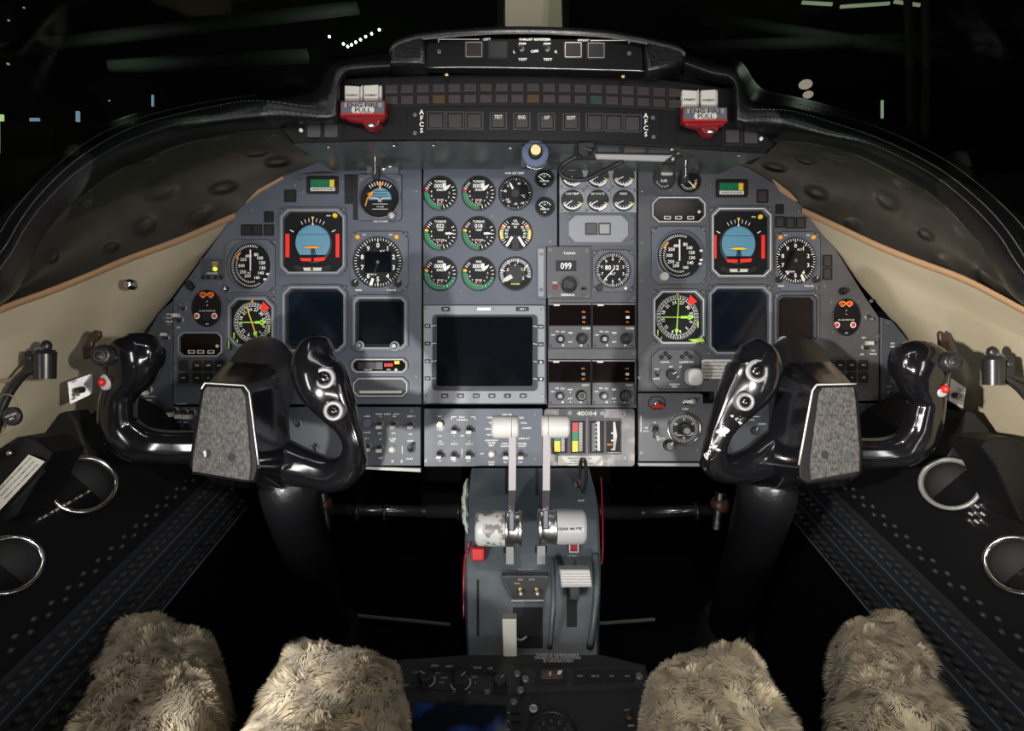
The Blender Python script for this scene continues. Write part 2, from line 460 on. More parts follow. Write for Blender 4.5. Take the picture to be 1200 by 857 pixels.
# ------------------------------------------------------------------ panel plates
def plate(name, label, pts, m, screws_at=(), h0=-3.0, h1=0.0, cat='instrument panel', group=None, ch=.5):
    t = thing(name, label, cat, pts[0][0], pts[0][1], h0, group=group)
    G().poly(pts, h0, h1, m, ch=ch).build('panel_plate', t)
    screws(t, screws_at, h1); return t

left_panel = plate('flight_instrument_panel', 'large blue-grey instrument panel on the captain side, left of the round engine gauges',
    [(278, 247), (300, 226), (335, 205), (372, 190), (494, 184), (494, 474), (203, 474), (203, 420), (203, 350), (247, 290)], 'panel',
    [(488, 223), (488, 326), (488, 441), (256, 332), (345, 216), (294, 245), (207, 350), (207, 400), (204, 432), (478, 338), (352, 224), (258, 419)])
right_panel = plate('flight_instrument_panel', 'large grey instrument panel on the co-pilot side, right of the radio stack',
    [(748, 184), (840, 184), (878, 197), (906, 214), (941, 242), (978, 290), (1012, 345), (1030, 372), (1030, 470), (838, 470), (838, 459), (748, 459)], 'panel_warm',
    [(753, 223), (753, 284), (753, 328), (749, 443), (768, 231), (834, 246), (786, 222), (937, 247), (968, 335), (1021, 353), (1029, 394), (1019, 412), (835, 335)])
center_panel = plate('centre_instrument_panel', 'upper centre panel carrying the nine round engine gauges in three rows',
    [(496, 184), (653, 184), (653, 290), (640, 290), (640, 358), (641, 474), (496, 474)], 'panel',
    [(577, 253), (645, 282), (499, 340), (540, 340), (499, 470), (636, 470), (499, 463), (636, 463)])
radio_panel = plate('radio_rack', 'tall centre panel behind the row of small square meters and the four radio units',
    [(655, 184), (746, 184), (746, 478), (642, 478), (642, 291), (655, 291)], 'panel_warm',
    [(741, 352), (744, 414), (742, 270), (744, 349), (660, 281), (743, 467)])
sw_left = plate('switch_panel', 'narrow dark switch panel hidden behind the left yoke, below the captain screens',
    [(203, 477), (493, 477), (493, 546), (424, 546), (380, 540), (203, 512)], 'plate', [(482, 482), (460, 541), (471, 541)], cat='switch panel')
sw_center = plate('switch_panel', 'switch panel under the big centre display, with six flat white-tipped toggles',
    [(497, 479), (636, 479), (636, 547), (497, 547)], 'panel', [(500.5, 483.5), (499, 540), (627, 486), (627, 538)], cat='switch panel')
press_panel = plate('pressurization_panel', 'lower co-pilot side panel with a large round chrome-rimmed control dial',
    [(748, 461), (820, 461), (824, 463), (824, 473), (848, 473), (848, 541), (748, 541)], 'panel_warm',
    [(748+3.5, 467), (818, 465), (748+4, 531), (818, 528)], cat='control panel')
outer_left = plate('wing_switch_panel', 'small angled switch panel at the far left end of the instrument panel',
    [(201, 353), (201, 514), (165, 508), (160, 420), (168, 398), (186, 366)], 'plate', [(191, 372), (196, 380), (186, 395)], h0=-4, h1=-1, cat='switch panel')
outer_right = plate('wing_switch_panel', 'small angled switch panel at the far right end, behind the right yoke grip',
    [(1033, 372), (1046, 376), (1064, 398), (1080, 420), (1090, 470), (1092, 520), (1033, 516)], 'plate', [(1041, 378)], h0=-4, h1=-1, cat='switch panel')
low_right = plate('switch_panel', 'dark switch strip behind the right yoke hub, under the co-pilot button block',
    [(850, 473), (1031, 473), (1031, 518), (850, 541)], 'plate', [(1012, 480)], cat='switch panel')
bb = G(PF(.925)); bb.poly([(255, 262), (340, 205), (370, 186), (880, 186), (950, 262), (1025, 376), (1080, 420), (1088, 512), (838, 532), (400, 538), (166, 504), (162, 420)], -6, 0, 'seam')
bb.solo('panel_backing', 'black subframe showing as dark seams between the grey instrument panels', 'subframe')
for pts, lab in (([(425, 547), (493, 549), (493, 553.5), (425, 550)], 'cream metal strip under the left switch panel'),
                 ([(748, 542.5), (836, 543), (836, 547), (748, 546.5)], 'pale metal strip under the pressurization panel')):
    G().poly(pts, -6, 1, 'cream_white' if 'cream' in lab else 'bezel_light', ch=.6).solo('panel_edge_strip', lab, 'trim strip')

# ------------------------------------------------------------------ engine gauges
def engine_gauge(u, v, kind, label, counter, ang, wide, ybase):
    t = thing('engine_gauge', label, 'gauge', u, v, group='round engine gauges in the centre panel')
    g = G(); g.ring(u, v, (20.2, 20.2), (18.9, 18.9), .05, 1.6, 'bezel_dark', smooth=True); g.build('bezel', t)
    g = G(); g.disc(u, v, 19, .05, .3, 'dial'); h = .4
    g.arc(u, v, 14.2, 18.6, 178, 277, h, 'green')
    if kind == 'FAN': g.arc(u, v, 14.8, 18.6, 105, 130, h, 'green'); g.arc(u, v, 14.2, 18.6, 130, 178, h, 'green')
    g.arc(u, v, 14.4, 18.6, 279, 287, h, 'yellow' if kind != 'TURB' else 'red'); g.arc(u, v, 15, 18.6, 289, 293, h, 'red' if kind != 'TURB' else 'white')
    g.ticks(u, v, 14.8, 18.2, 3, 300, 318, .9, h, 'white'); g.ticks(u, v, 14.8, 18, 8, 62, 165, .9, h, 'white')
    g.ticks(u, v, 12.8, 14.2, 11, 165, 265, .6, h+.05, 'white')
    g.nums(['2', '3', '4', '5', '6', '7', '8', '9'], u, v, 10.6, 85, 282, 2.2, h)
    a, b = {'TURB': ('TURBINE', 'SPEED'), 'TEMP': ('TURBINE', 'TEMP'), 'FAN': ('FAN', 'SPEED')}[kind]
    g.text(a, u, v-14.2, 2.5, h, sx=.95); g.text(b, u, v-4.2, 2.3, h)
    g.text('C°X100' if kind == 'TEMP' else '%X10', u, v+7.5, 2.2, h); g.box(u-2.6, v+10.5, u+2.6, v+12.4, h, h+.1, 'dark_red')
    g.build('dial', t)
    g = G(); g.box(u-9, v-12.2, u+4.6 if kind != 'TEMP' else u+7.5, v-5.8, .35, .7, 'black'); g.text(counter, u-2.4 if kind != 'TEMP' else u, v-9, 4.4, .75, sx=.95); g.build('counter', t)
    g = G(); g.needle(u, v, ang, 15.8, 3.2 if wide else 2.4, -6.0, 1.0, 'white', .12, .5)
    if wide: g.poly([(u+2.6, v-12), (u+6.6, v-12), (u+6.8, v-8), (u+5, v-6.4), (u+2.6, v-6.4)], .8, 1.1, 'white')
    g.build('needle', t); return t
side = {516: 'left', 561: 'right'}
for u, c2 in ((516, '022'), (561, '018')):
    engine_gauge(u, 227, 'TURB', f'{side[u]} of the two turbine speed gauges in the top row, counter at zeros', '000', 50, True, 0)
    engine_gauge(u, 274, 'TEMP', f'turbine temperature gauge in the middle row reading {c2}, needle pointing right', c2, 90, False, 0)
    engine_gauge(u, 321, 'FAN', f'{side[u]} of the two fan speed gauges in the bottom row, green lower rim', '000', 50, True, 0)
def plain_gauge(name, u, v, r, label, cat='gauge', face='dial', group=None, asp=1.0):
    t = thing(name, label, cat, u, v, group=group)
    g = G(asp=asp); g.ring(u, v, ((r+1.2)*asp, r+1.2), (r*asp, r), .05, 1.6, 'bezel_dark', smooth=True); g.build('bezel', t)
    g = G(asp=asp); g.disc(u, v, r+.1, .05, .3, face); return t, g
grp3 = 'round engine gauges in the centre panel'
t, g = plain_gauge('air_temperature_gauge', 604, 227, 18.8, 'ram air temperature gauge at the right end of the top gauge row', group=grp3)
g.ticks(604, 227, 15.5, 18, 9, -120, 210, .8, .4, 'white'); g.ticks(604, 227, 16.8, 18, 33, -120, 210, .4, .4, 'white')
g.nums(['-50', '', '40', '0', '', '40'], 604, 227, 12.5, 220, 380, 2.6, .4); g.text('°C', 613, 230, 3, .4); g.nums(['-40', '-20'], 604, 227, 12, 180, 235, 2.4, .4); g.text('-60', 612, 238, 2.4, .4)
g.disc(604, 227, 4.5, .4, .6, 'dial_grey'); g.build('dial', t)
g = G(); g.needle(604, 227, -28, 15, 2.4, -6, .8, 'white'); g.build('needle', t)
t, g = plain_gauge('oil_pressure_gauge', 604, 274, 18.8, 'dual oil pressure gauge with two white needles hanging down', group=grp3)
for s in (-1, 1):
    g.arc(604, 274, 13.8, 18.4, s*75, s*112, .4, 'yellow'); g.arc(604, 274, 14, 18.4, s*52, s*62, .42, 'orange'); g.arc(604, 274, 16, 18.4, s*112, s*120, .42, 'red'); g.arc(604, 274, 14.5, 18.4, s*68, s*76, .42, 'red'); g.arc(604, 274, 13.8, 15.5, s*62, s*112, .44, 'green')
    g.ticks(604, 274, 14, 18.2, 11, s*35, s*140, .7, .45, 'white')
    g.nums(['75', '50', '40', '25'], 604, 274, 10.8, s*48, s*110, 2.6, .45)
g.text('OIL', 604, 274-15, 2.4, .45); g.text('PRESS', 604, 274-11.3, 2.4, .45); g.text('PSI', 604, 274-7.6, 2.2, .45); g.box(600, 276, 608, 292, .4, .6, 'dial_grey'); g.build('dial', t)
for s in (-1, 1):
    g = G(); g.needle(604+s*4.5, 279, s*150, 12, 3, 1.5, .8, 'white'); g.build('needle', t)
t, g = plain_gauge('fuel_flow_gauge', 604, 321, 18.8, 'grey-faced gauge at the right end of the bottom row, fat white needle lower left', group=grp3)
g.ticks(604, 321, 14.5, 18.2, 41, -125, 105, .6, .4, 'white'); g.ticks(604, 321, 12.5, 18.2, 6, -120, 100, .9, .42, 'white')
g.nums(['.5', '1', '1.5', '2'], 604, 321, 10.5, -62, 120, 3.2, .42); g.disc(604, 321, 11, .35, .38, 'dial_grey'); g.text('POUNDS', 604, 333, 1.8, .4, 'lime'); g.build('dial', t)
g = G(); g.needle(604, 321, 238, 17, 5, -5, .8, 'cream_white', .1); g.build('needle', t)
G().text('RAM AIR TEMP', 603, 203, 2.4, .05).solo('panel_lettering', 'white RAM AIR TEMP lettering above the top row right gauge', 'lettering')
for u, v, lab in ((638, 210, 'small round oxygen gauge tucked under the gold knob'), (638.5, 243, 'small round pressure gauge beside the top and middle gauge rows')):
    t, g = plain_gauge('small_pressure_gauge', u, v, 10.3, lab, group='two small black gauges')
    g.arc(u, v+2, 8.2, 8.8, -58, 58, .4, 'white'); g.ticks(u, v+2, 6.5, 8.8, 5, -50, 50, .5, .4, 'white'); g.text('PRESSURE', u, v+2.4, 1.7, .4); g.text('AIR', u, v+6, 1.6, .4); g.text('PSI', u, v-3, 1.6, .4); g.build('dial', t)
    g = G(); g.needle(u, v+2, -55, 8, 1, 0, .6, 'white'); g.build('needle', t)

# six small square meters
names = [('AMPS', 'left ammeter'), ('DC VOLTS', 'middle voltmeter'), ('AMPS', 'right ammeter'), ('CAB TEMP', 'cabin temperature meter'), ('AC VOLTS', 'AC voltmeter'), ('PRESS', 'right meter')]
for i, (tx, d) in enumerate(names):
    u, v = 670.5 + 30*(i % 3), 207.5 + 28.2*(i//3)
    t = thing('square_meter', f'{d} in the {"upper" if i < 3 else "lower"} row of small square meters, marked {tx}', 'gauge', u, v, group='six small square meters')
    g = G(); g.ring(u, v, [(u-14.8, v-13.8), (u+14.8, v-13.8), (u+14.8, v+13.8), (u-14.8, v+13.8)], (13.1, 13.1), .05, 2.0, 'bezel_light', smooth=False); g.build('case', t)
    g = G(); g.disc(u, v, 13.3, .05, .5, 'dial_grey'); h = .6
    g.arc(u, v-2, 10, 12, 120, 240, h, 'white'); g.arc(u, v-2, 12, 13.6, 128, 175, h, 'green' if i in (3, 5) else 'white'); g.arc(u, v-2, 12, 13.2, 108, 128, h, 'yellow')
    g.ticks(u, v-2, 8, 11.5, 7, 115, 245, .7, h, 'white'); g.text(tx, u, v-8.5, 2.4, h); g.build('dial', t)
    g = G(); g.needle(u, v, 238 + 4*(i % 3) + (70 if i == 0 else 0)*0, 10, 1.0, 0, 1.0, 'white'); g.build('needle', t)
    screws(t, [(u-12.5, v+11.5), (u+12.5, v-11.5)], 2.0, 1.2)

# plate with two windows
t = thing('marker_window_plate', 'pale eight-sided cover plate with two small square windows below the square meters', 'cover plate', 700, 269)
g = G(); g.poly([(655.5, 250), (743, 250), (743, 288), (655.5, 288)], .05, .8, 'bezel', ch=.3); g.build('back_plate', t)
g = G(); g.poly(octa(666, 252.5, 736, 284.5, 8), .8, 2.4, 'bezel_light', ch=.7); g.build('cover', t)
for x, m in ((692.5, 'window_grey'), (708, 'knob_grey')):
    g = G(); g.ring(x, 269, rrect(x-7.2, 262, x+7.2, 276, 1), rrect(x-5.8, 263.5, x+5.8, 274.5, .6), 2.4, 3.2, 'bezel_dark'); g.box(x-6, 263.4, x+6, 274.6, 2.4, 2.8, m); g.build('window', t)
screws(t, [(668, 254), (731, 255), (740, 254.5), (667, 283), (731, 283), (743-2, 282)], 2.4, 2.0)

# airspeed selector (TAS) unit with 099 counter
t = thing('airspeed_selector', 'grey box with a 099 counter, ribbed knob and red button in the centre panel', 'control unit', 665, 318)
g = G(); g.poly([(628.5, 289.5), (640, 289.5), (640, 351), (628.5, 351)], .05, 1.2, 'bezel', ch=.5); g.poly([(630.5, 292), (637.5, 292), (637.5, 348), (630.5, 348)], 1.2, 2.6, 'bezel_light', ch=.5); g.build('bracket', t)
g = G(); g.poly([(640.5, 289.5), (692, 289.5), (692, 350), (640.5, 350)], .05, 3.2, 'panel_warm', ch=.6); g.build('case', t)
g = G(); g.box(651, 306, 675, 318.5, 3.2, 3.7, 'black'); g.text('099', 663, 312.3, 7.2, 3.8, sx=.85); g.build('counter', t)
g = G(); g.text('TASHD', 667, 297.5, 2.6, 3.25, sx=1.2); g.text('TEST', 650, 332, 1.8, 3.25); g.text('SIERRA', 665, 346, 2.4, 3.25, sx=1.5); g.build('lettering', t)
knob(t, 666, 335, 9, 3.2, 8, ridges=16, cap='bezel'); knob(t, 666.5, 336, 5.2, 11, 4, 'bezel_dark', ridges=10)
G().lathe(650, 337.5, [(2.4, 3.2), (2.4, 5), (1.6, 5.8)], 'red', 12).build('push_button', t, 'red push button')
toggle(t, 683, 340, -1, paddle=False, h=3.2, k=.8)
screws(t, [(644.5, 293.5), (688, 293.5), (644.5, 346.5), (688, 347), (634, 299), (634, 340)], 3.2)

# standby altimeter
u, v = 718, 317
t = thing('standby_altimeter', 'round black standby altimeter right of the 099 counter', 'gauge', u, v)
g = G(); g.ring(u, v, octa(694.5, 294, 742, 342, 8), (20.6, 20.6), .05, 3.4, 'bezel', hin=.4, lip=.8); g.build('bezel', t)
g = G(); g.disc(u, v, 20.8, .05, .4, 'dial'); g.ticks(u, v, 16.5, 19.8, 50, 0, 352.8, .5, .5, 'white'); g.ticks(u, v, 15.5, 19.8, 10, 0, 324, .9, .5, 'white')
g.nums(list('0123456789'), u, v, 13, 0, 324, 3.2, .5); g.text('ALT', u, v+4, 2.6, .5); g.box(u-12, v-7, u+10, v+.5, .45, .8, 'black'); g.text('80 12', u-1, v-3.2, 5, .85); g.build('dial', t)
g = G(); g.needle(u, v, 222, 17, 1.2, 3, 1.2, 'white'); g.build('needle', t)
knob(t, 702, 338, 4, 3.4, 3, 'bezel_dark'); screws(t, [(696.5, 296.5), (739.5, 296), (696, 339.5), (739, 340)], 3.4, 2.0)
G().disc(732.5, 338.5, 1.6, 3.4, 3.6, 'white').build('index_dot', t)

# ------------------------------------------------------------------ multifunction display
t = thing('multifunction_display', 'large dark centre screen in a silver-grey bezel with side buttons', 'display', 567, 415)
g = G(); g.ring(567, 412, rrect(497.5, 359, 638, 472, 3), rrect(507.5, 369.5, 629.5, 457.5, 5), .05, 5.5, 'bezel_light', lip=1.0, hin=3.5); g.build('bezel', t)
g = G(); g.ring(568, 413, rrect(507, 369, 630, 458, 5), rrect(512, 371.5, 624, 452.5, 2.5), 1.0, 3.5, 'bezel_dark', m2='bezel', hin=1.2); g.build('inner_frame', t)
g = G(); g.poly(rrect(511.5, 371, 624.5, 453, 2.5), .1, 1.3, 'screen'); g.build('screen', t)
def key(parent, u, v, w, hgt, h, tx='', arrow=0, size=1.7, m='bezel_dark', M=PM, mt='white', name='button'):
    g = G(M); g.poly(rrect(u-w/2, v-hgt/2, u+w/2, v+hgt/2, min(w, hgt)*.22, 2), h, h+1.2, m, ch=.3)
    if tx: g.text(tx, u, v, size, h+1.25, mt)
    if arrow: g.flat([(u-1.7, v+1.3*arrow), (u+1.7, v+1.3*arrow), (u, v-1.7*arrow)], h+1.25, mt)
    return g.build(name, parent)
for i, (x, tx) in enumerate(((523, 'TEST'), (612, '- BRT +'))): key(t, x, 363, 10 if i == 0 else 15, 4.6, 5.5, tx)
for i, y in enumerate((382.5, 403, 423.5, 443.5)):
    key(t, 502, y, 7, 4.2, 5.5, ('MAP', 'WX', 'NAV', 'TFC')[i], size=1.4); key(t, 633.5, y+1, 7, 4.6, 5.5, ('RNG', 'HDG', '', '')[i], (0, 0, 1, -1)[i], size=1.4)
    g = G(); g.flat([(506, y), (512, y-1), (512, y-.3), (506, y+.7)], 5.55, 'white'); g.flat([(624.5, y-.4), (629.5, y+.6), (629.5, y+1.3), (624.5, y+.3)], 5.55, 'white'); g.build('index_lines', t)
for i, tx in enumerate(('MFD', 'MAP', 'TCAS', 'NAV', 'CL', 'EXIT')): key(t, 522+18.2*i, 463.7, 8, 4.8, 5.5, tx, size=1.5)
g = G(); g.box(559, 361.3, 576, 364.4, 5.5, 5.8, 'white'); g.build('maker_plate', t)
screws(t, [(500.5, 363.5), (635, 363.3), (501, 463.5), (635, 464), (500.5, 470), (558, 362.8), (577, 362.8)], 5.5, 1.9, 'screw_bright')

# ------------------------------------------------------------------ four radio control units
def radio(u0, v0, tag, lab):
    t = thing('radio_control_unit', lab, 'radio', u0+25, v0+50, group='radio units in the centre rack')
    g = G(); g.box(u0, v0, u0+50, v0+52, .05, 4, 'matte_black'); g.build('case', t)
    g = G(); g.box(u0+.6, v0+1.6, u0+49.4, v0+25, 4, 4.5, 'screen_red'); g.box(u0+.3, v0, u0+49.7, v0+1.1, 4, 5.2, 'bezel_light'); g.box(u0+6, v0+.8, u0+13, v0+2.8, 4.5, 5.3, 'label_paper')
    g.text('RCL', u0+41, v0+9.5, 1.7, 4.55, 'orange'); g.text('TX' if tag == 'COM' else 'SBY', u0+41, v0+21.5, 1.7, 4.55, 'orange'); g.build('display', t)
    g = G(); g.poly([(u0+.5, v0+26), (u0+49.5, v0+26), (u0+49.5, v0+51.5), (u0+.5, v0+51.5)], 4, 4.9, 'panel_warm', ch=.3)
    g.text(tag, u0+43.5, v0+28.8, 2.6, 5, sx=1.1); g.nums(['OFF', 'ON', 'STO'], u0+13, v0+41, 9, -60, 25, 1.7, 5); g.text('MEM', u0+25.5, v0+34, 1.8, 5); g.text('ACT', u0+25.5, v0+44.5, 1.8, 5)
    for x in (3, 46): g.disc(u0+x, v0+49, 1.3, 4.9, 5.2, 'black', 8)
    for x in (17, 38): g.disc(u0+x, v0+48.5, 1.4, 4.9, 5.4, 'cream_white', 8)
    g.build('control_face', t)
    knob(t, u0+13.5, v0+41.5, 5, 4.9, 4, 'black_plastic', ridges=9); knob(t, u0+13.5, v0+41.5, 2.8, 8.8, 3.2, 'knob_grey', ridges=7)
    knob(t, u0+38.5, v0+41, 6.6, 4.9, 4, 'black_plastic', ridges=16); knob(t, u0+38.5, v0+41, 5.0, 8.8, 4.5, 'chrome', ridges=14, cap='bezel_dark')
    for y in (37, 48):
        g = G(); g.lathe(u0+25.5, v0+y, [(1.5, 4.9), (1.5, 6), (.8, 6.6)], 'screw_bright', 8); g.build('push_button', t)
    g = G(); g.box(u0+39, v0+14.5, u0+43, v0+17.5, 4.5, 5.5, 'white' if u0 > 690 else 'screw'); g.build('slide_switch', t)
    return t
radio(642.5, 356.5, 'COM', 'upper left radio unit with a COM selector, beside the big screen')
radio(693.5, 356.5, 'COM', 'upper right radio unit with a COM selector, white slide switch')
radio(642.0, 422.5, 'NAV', 'lower left radio unit with a NAV selector, brown-capped knob')
radio(693.0, 422.5, 'NAV', 'lower right radio unit with a NAV selector, above the number plate')

# ------------------------------------------------------------------ quad trim indicator panel
t = thing('trim_indicator_panel', 'worn grey panel with four vertical tape gauges behind the right throttle lever', 'gauge panel', 690, 545)
cells = [(649, 'yg'), (671, 'rgy'), (693, 'bar'), (712.5, 'rud')]
g = G(); g.poly(rrect(637.5, 479, 744, 547, 4), -3, .2, 'worn', ch=.6); g.build('panel_plate', t)
g = G(); g.box(655, 479.5, 708, 490, .2, .6, 'bezel_dark'); g.text('40084', 687.5, 484.6, 5, .7, 'cream_white', sx=1.3); g.build('number_plate', t)
for i, (x, k) in enumerate(cells):
    w = 18.5; x0 = x-2 if i == 0 else x-3
    g = G(); g.ring(x0+w/2, 511.5, [(x0-1, 490.5), (x0+w+.4, 490.5), (x0+w+.4, 532.5), (x0-1, 532.5)], [(x0+.6, 493), (x0+w-1, 493), (x0+w-1, 530.5), (x0+.6, 530.5)], .2, 1.6, 'bezel_dark'); g.box(x0, 492.5, x0+w-.4, 531, .2, .5, 'dial')
    if k == 'rgy' or k == 'yg':
        for a, b, m in ((495.5, 506, 'red'), (506, 517, 'green'), (517, 529.5, 'yellow')): g.box(x0+2.5, a, x0+9.3, b, .5, .8, m)
        g.box(x0+10.5, 495.5, x0+14.5, 529, .5, .9, 'knob_grey'); g.ticks
        for q in range(9): g.box(x0+12, 497+q*3.6, x0+14.2, 497.5+q*3.6, .9, 1.0, 'black')
    elif k == 'bar':
        g.box(x0+3.5, 496, x0+8, 529, .5, .7, 'panel'); g.flat([(x0+9.5, 494), (x0+12.5, 494), (x0+13, 528.5), (x0+10, 528.5)], .9, 'cream_white')
        for q in range(7): g.box(x0+7.4, 495.5+q*5, x0+9.6, 496.2+q*5, .7, .9, 'white')
    else:
        g.flat([(x0+9, 494.5), (x0+11.2, 494.5), (x0+13.5, 511), (x0+11, 528), (x0+9, 528)], .9, 'cream_white'); g.text('ELEV', x0+5, 521, 2, .8, 'orange'); g.box(x0+1.6, 530, x0+w-1.5, 530.9, .6, 1.5, 'cream_white')
        for q, yy in enumerate((507, 515.5, 526)): g.box(x0+6.5, yy, x0+8.8, yy+1.6, .7, .9, 'white')
    g.build('tape_gauge', t)
g = G(); g.poly(rrect(654, 534.5, 706.5, 545.5, 1.2, 2), .2, .7, 'label_paper')
for q, s_ in enumerate(('TRIM MUST AND  SPOILER', 'NORMAL NOT  FULL', 'DURING TAXI AND LANDING')): g.text(s_, 679, 537.2+q*3.1, 1.7, .75, 'black')
g.build('placard', t, 'off-white paper placard'); screws(t, [(732, 485.5), (732, 537), (708-2, 484.5), (668, 484)], .4, 2.8)

# centre switch panel contents
for u, v in ((533, 502.5), (550, 502.5), (515.5, 531.5), (532.5, 532.5), (549.5, 531.5), (592.5, 532), (610, 532)): toggle(sw_center, u, v, -1)
knob(sw_center, 516, 497, 3.8, 0, 8, 'brass', ridges=8, name='lever_lock_switch'); G().lathe(516, 501, [(4.6, 0), (4.6, 1.2), (2.5, 1.6)], 'cream_white', 16).build('switch_collar', sw_center)
G().lathe(576, 532, [(4.4, 0), (4.4, 1.6), (3.4, 2.2), (3.4, 6.5), (2.6, 7)], 'cream_white', 16).build('push_button', sw_center)
g = G()
for s_, x, y in (('BAT', 515.5, 488), ('OFF', 515.5, 511), ('STALL', 541.5, 489), ('WARNING', 541.5, 492.3), ('L', 532.5, 511), ('OFF', 541.5, 511), ('R', 550, 511), ('AIR', 516, 517.5), ('COND', 516, 520.5), ('L', 532.5, 517.5), ('IGN LT', 532.5, 520.5), ('R', 550, 517.5), ('IGN LT', 550, 520.5),
                 ('OFF', 515.5, 540.5), ('OFF', 532, 540.5), ('OFF', 549, 540.5), ('OFF', 564.5, 532), ('GYRO', 576, 541.8), ('SLEW', 576, 544.5), ('WARN', 575, 489.5), ('HI', 574.5, 495.5), ('GEAR', 572, 502.8), ('TEST', 573, 509.7), ('ANN RADIO', 576, 516.3), ('WATER', 576, 519.3), ('MELT', 576, 522.2),
                 ('TEST', 611, 490), ('STALL', 614, 495.8), ('OVERSPD', 617, 502), ('CABIN ALT', 614, 514), ('HORN', 591.5, 520), ('SILENCE', 591.5, 523), ('RUDDER', 612, 520), ('BOOST', 612, 523), ('OFF', 592, 542), ('OFF', 610, 542), ('CMD OFF', 594, 486)):
    g.text(s_, x, y, 1.9, .06)
for a, b in ((529, 535), (552, 557)): g.box(a, 488.3, b, 489.2, .03, .08, 'white')
g.box(529, 488.3, 529.8, 492, .03, .08, 'white'); g.box(556.3, 488.3, 557, 492, .03, .08, 'white'); g.box(541, 526, 541.7, 536, .03, .08, 'white')
g.build('lettering', sw_center)

# left switch panel contents
for u, v in ((446, 497), (462, 497), (482, 497.5), (446, 524), (432, 523)): toggle(sw_left, u, v, -1)
toggle(sw_left, 482, 526, 1, paddle=False, k=1.2); toggle(sw_left, 350, 497, 1, paddle=False, k=1.3); toggle(sw_left, 369, 527, 1, paddle=False, k=1.2)
g = G(); g.lathe(430.5, 496, [(6.4, 0), (6.4, .6), (5.4, .7), (5.4, .3)], 'bezel_dark', 22); g.disc(430.5, 496, 5.5, .3, .9, 'panel'); g.build('blank_cap', sw_left)
G().lathe(460, 526.5, [(4.6, 0), (4.6, 1.8), (3.6, 2.4), (3.6, 6), (2.8, 6.6)], 'cream_white', 18).build('push_button', sw_left)
g = G()
for s_, x, y in (('ON', 462, 488), ('L', 446, 488), ('START', 454, 485.5), ('RESET 1', 482, 488), ('L GEN', 430, 488), ('F/LOW', 430, 507), ('OFF', 445, 508), ('OFF', 461, 508), ('OFF', 481, 509), ('R', 446, 515), ('N 1', 430, 514), ('R GEN', 460, 514.5), ('TEST', 460, 517.2), ('RESET', 481, 517), ('START', 480, 538), ('OFF', 446, 537)):
    g.text(s_, x, y, 1.9, .06)
for a, b in ((440, 448), (461, 468)): g.box(a, 485, b, 485.8, .03, .08, 'white')
g.box(471, 523, 471.7, 532, .03, .08, 'white'); g.build('lettering', sw_left)
for u, v in ((205.5, 481.5), (217, 483.5), (226, 484)): toggle(sw_left, u, v, -1, k=1.25)
knob(sw_left, 205, 502, 4, 0, 4); knob(sw_left, 220, 502, 4.5, 0, 3)
g = G(); g.text('ICE DETECT', 213, 473.5, 1.6, .06); g.text('WSHLD', 208, 495, 1.7, .06); g.text('HEAT', 218, 495, 1.7, .06); g.build('lettering', sw_left)
# ------------------------------------------------------------------ flight instruments (both sides)
def eight_bezel(t, u0, v0, u1, v1, c, rim, m='bezel', h1=3.6, edge=None, inner=None, base=True, cu=None, cv=None):
    """square case with an eight-sided raised frame"""
    cu = (u0+u1)/2 if cu is None else cu; cv = (v0+v1)/2 if cv is None else cv
    g = G()
    inn = inner or octa(u0+rim, v0+rim, u1-rim, v1-rim, c*.8)
    g.ring(cu, cv, octa(u0, v0, u1, v1, c), inn, .05, h1, m, hin=.4, lip=.6)
    g.build('bezel', t)
    if edge:
        g = G(); e = octa(u0+rim*.45, v0+rim*.45, u1-rim*.45, v1-rim*.45, c*.9)
        g.ring(cu, cv, e, inset(e, rim*(.24 if edge == 'cream_white' else .36)), h1, h1+.5, edge, lip=0); g.build('bezel_rim', t)
def airspeed(u, v, box, label, asp, edge=None, lights=False):
    u0, v0, u1, v1 = box
    t = thing('airspeed_indicator', label, 'gauge', u, v, group='two airspeed indicators')
    g = G(asp=asp); r = 26.5; g.ring(u, v, octa(u0, v0, u1, v1, 8), (r*asp, r), .05, 3.6, 'bezel', lip=1.2, hin=.4)
    g.ring(u, v, ((r+3)*asp, r+3), ((r+.6)*asp, r+.6), 3.5, 4.6, 'bezel', lip=.5, smooth=True); g.build('bezel', t)
    g = G(asp=asp); g.disc(u, v, r+.3, .05, .4, 'dial'); h = .5
    g.ticks(u, v, 22.2, 25, 30, -130, 20, .6, h, 'white'); g.ticks(u, v, 17.6, 19.8, 24, 165, 300, .6, h, 'white')
    g.nums(['200', '250', '300', '350', '400'], u, v, 12.2, 200, 345, 3.6, h); g.nums(['80', '100', '120', '130', '140'], u, v, 15.2, 28, 122, 3.6, h); g.text('160', u+7, v+13.5, 3.2, h)
    g.arc(u, v, 19.5, 21.5, -65, -40, h, 'orange'); g.text('IAS', u-2, v+8, 2, h); g.ticks(u, v, 22.5, 24.5, 18, 150, 235, .5, h, 'white'); g.build('dial', t)
    g = G(asp=asp); g.needle(u, v, 0, 19, 1.6, 6, 1.0, 'white', 1, .5); g.build('needle', t)
    for a in (78, 102, 112) if lights else (112, 128):
        g = G(asp=asp); x, y = g.pt(u, v, r-.3, a); g.box(x-2.2, y-1.2, x+2.2, y+1.2, 3.2, 4.2, 'white', .3); g.build('speed_bug', t)
    return t
a1 = airspeed(294, 312, (265.5, 282, 323.5, 342.5), 'airspeed indicator on the left panel, next to the captain attitude display', .90)
knob(a1, 267.5, 339, 3.2, 3.6, 4, 'black_plastic', ridges=8); G().flat([(265.5, 341), (269.5, 341), (267.5, 336.5)], 7.8, 'white').build('knob_mark', a1)
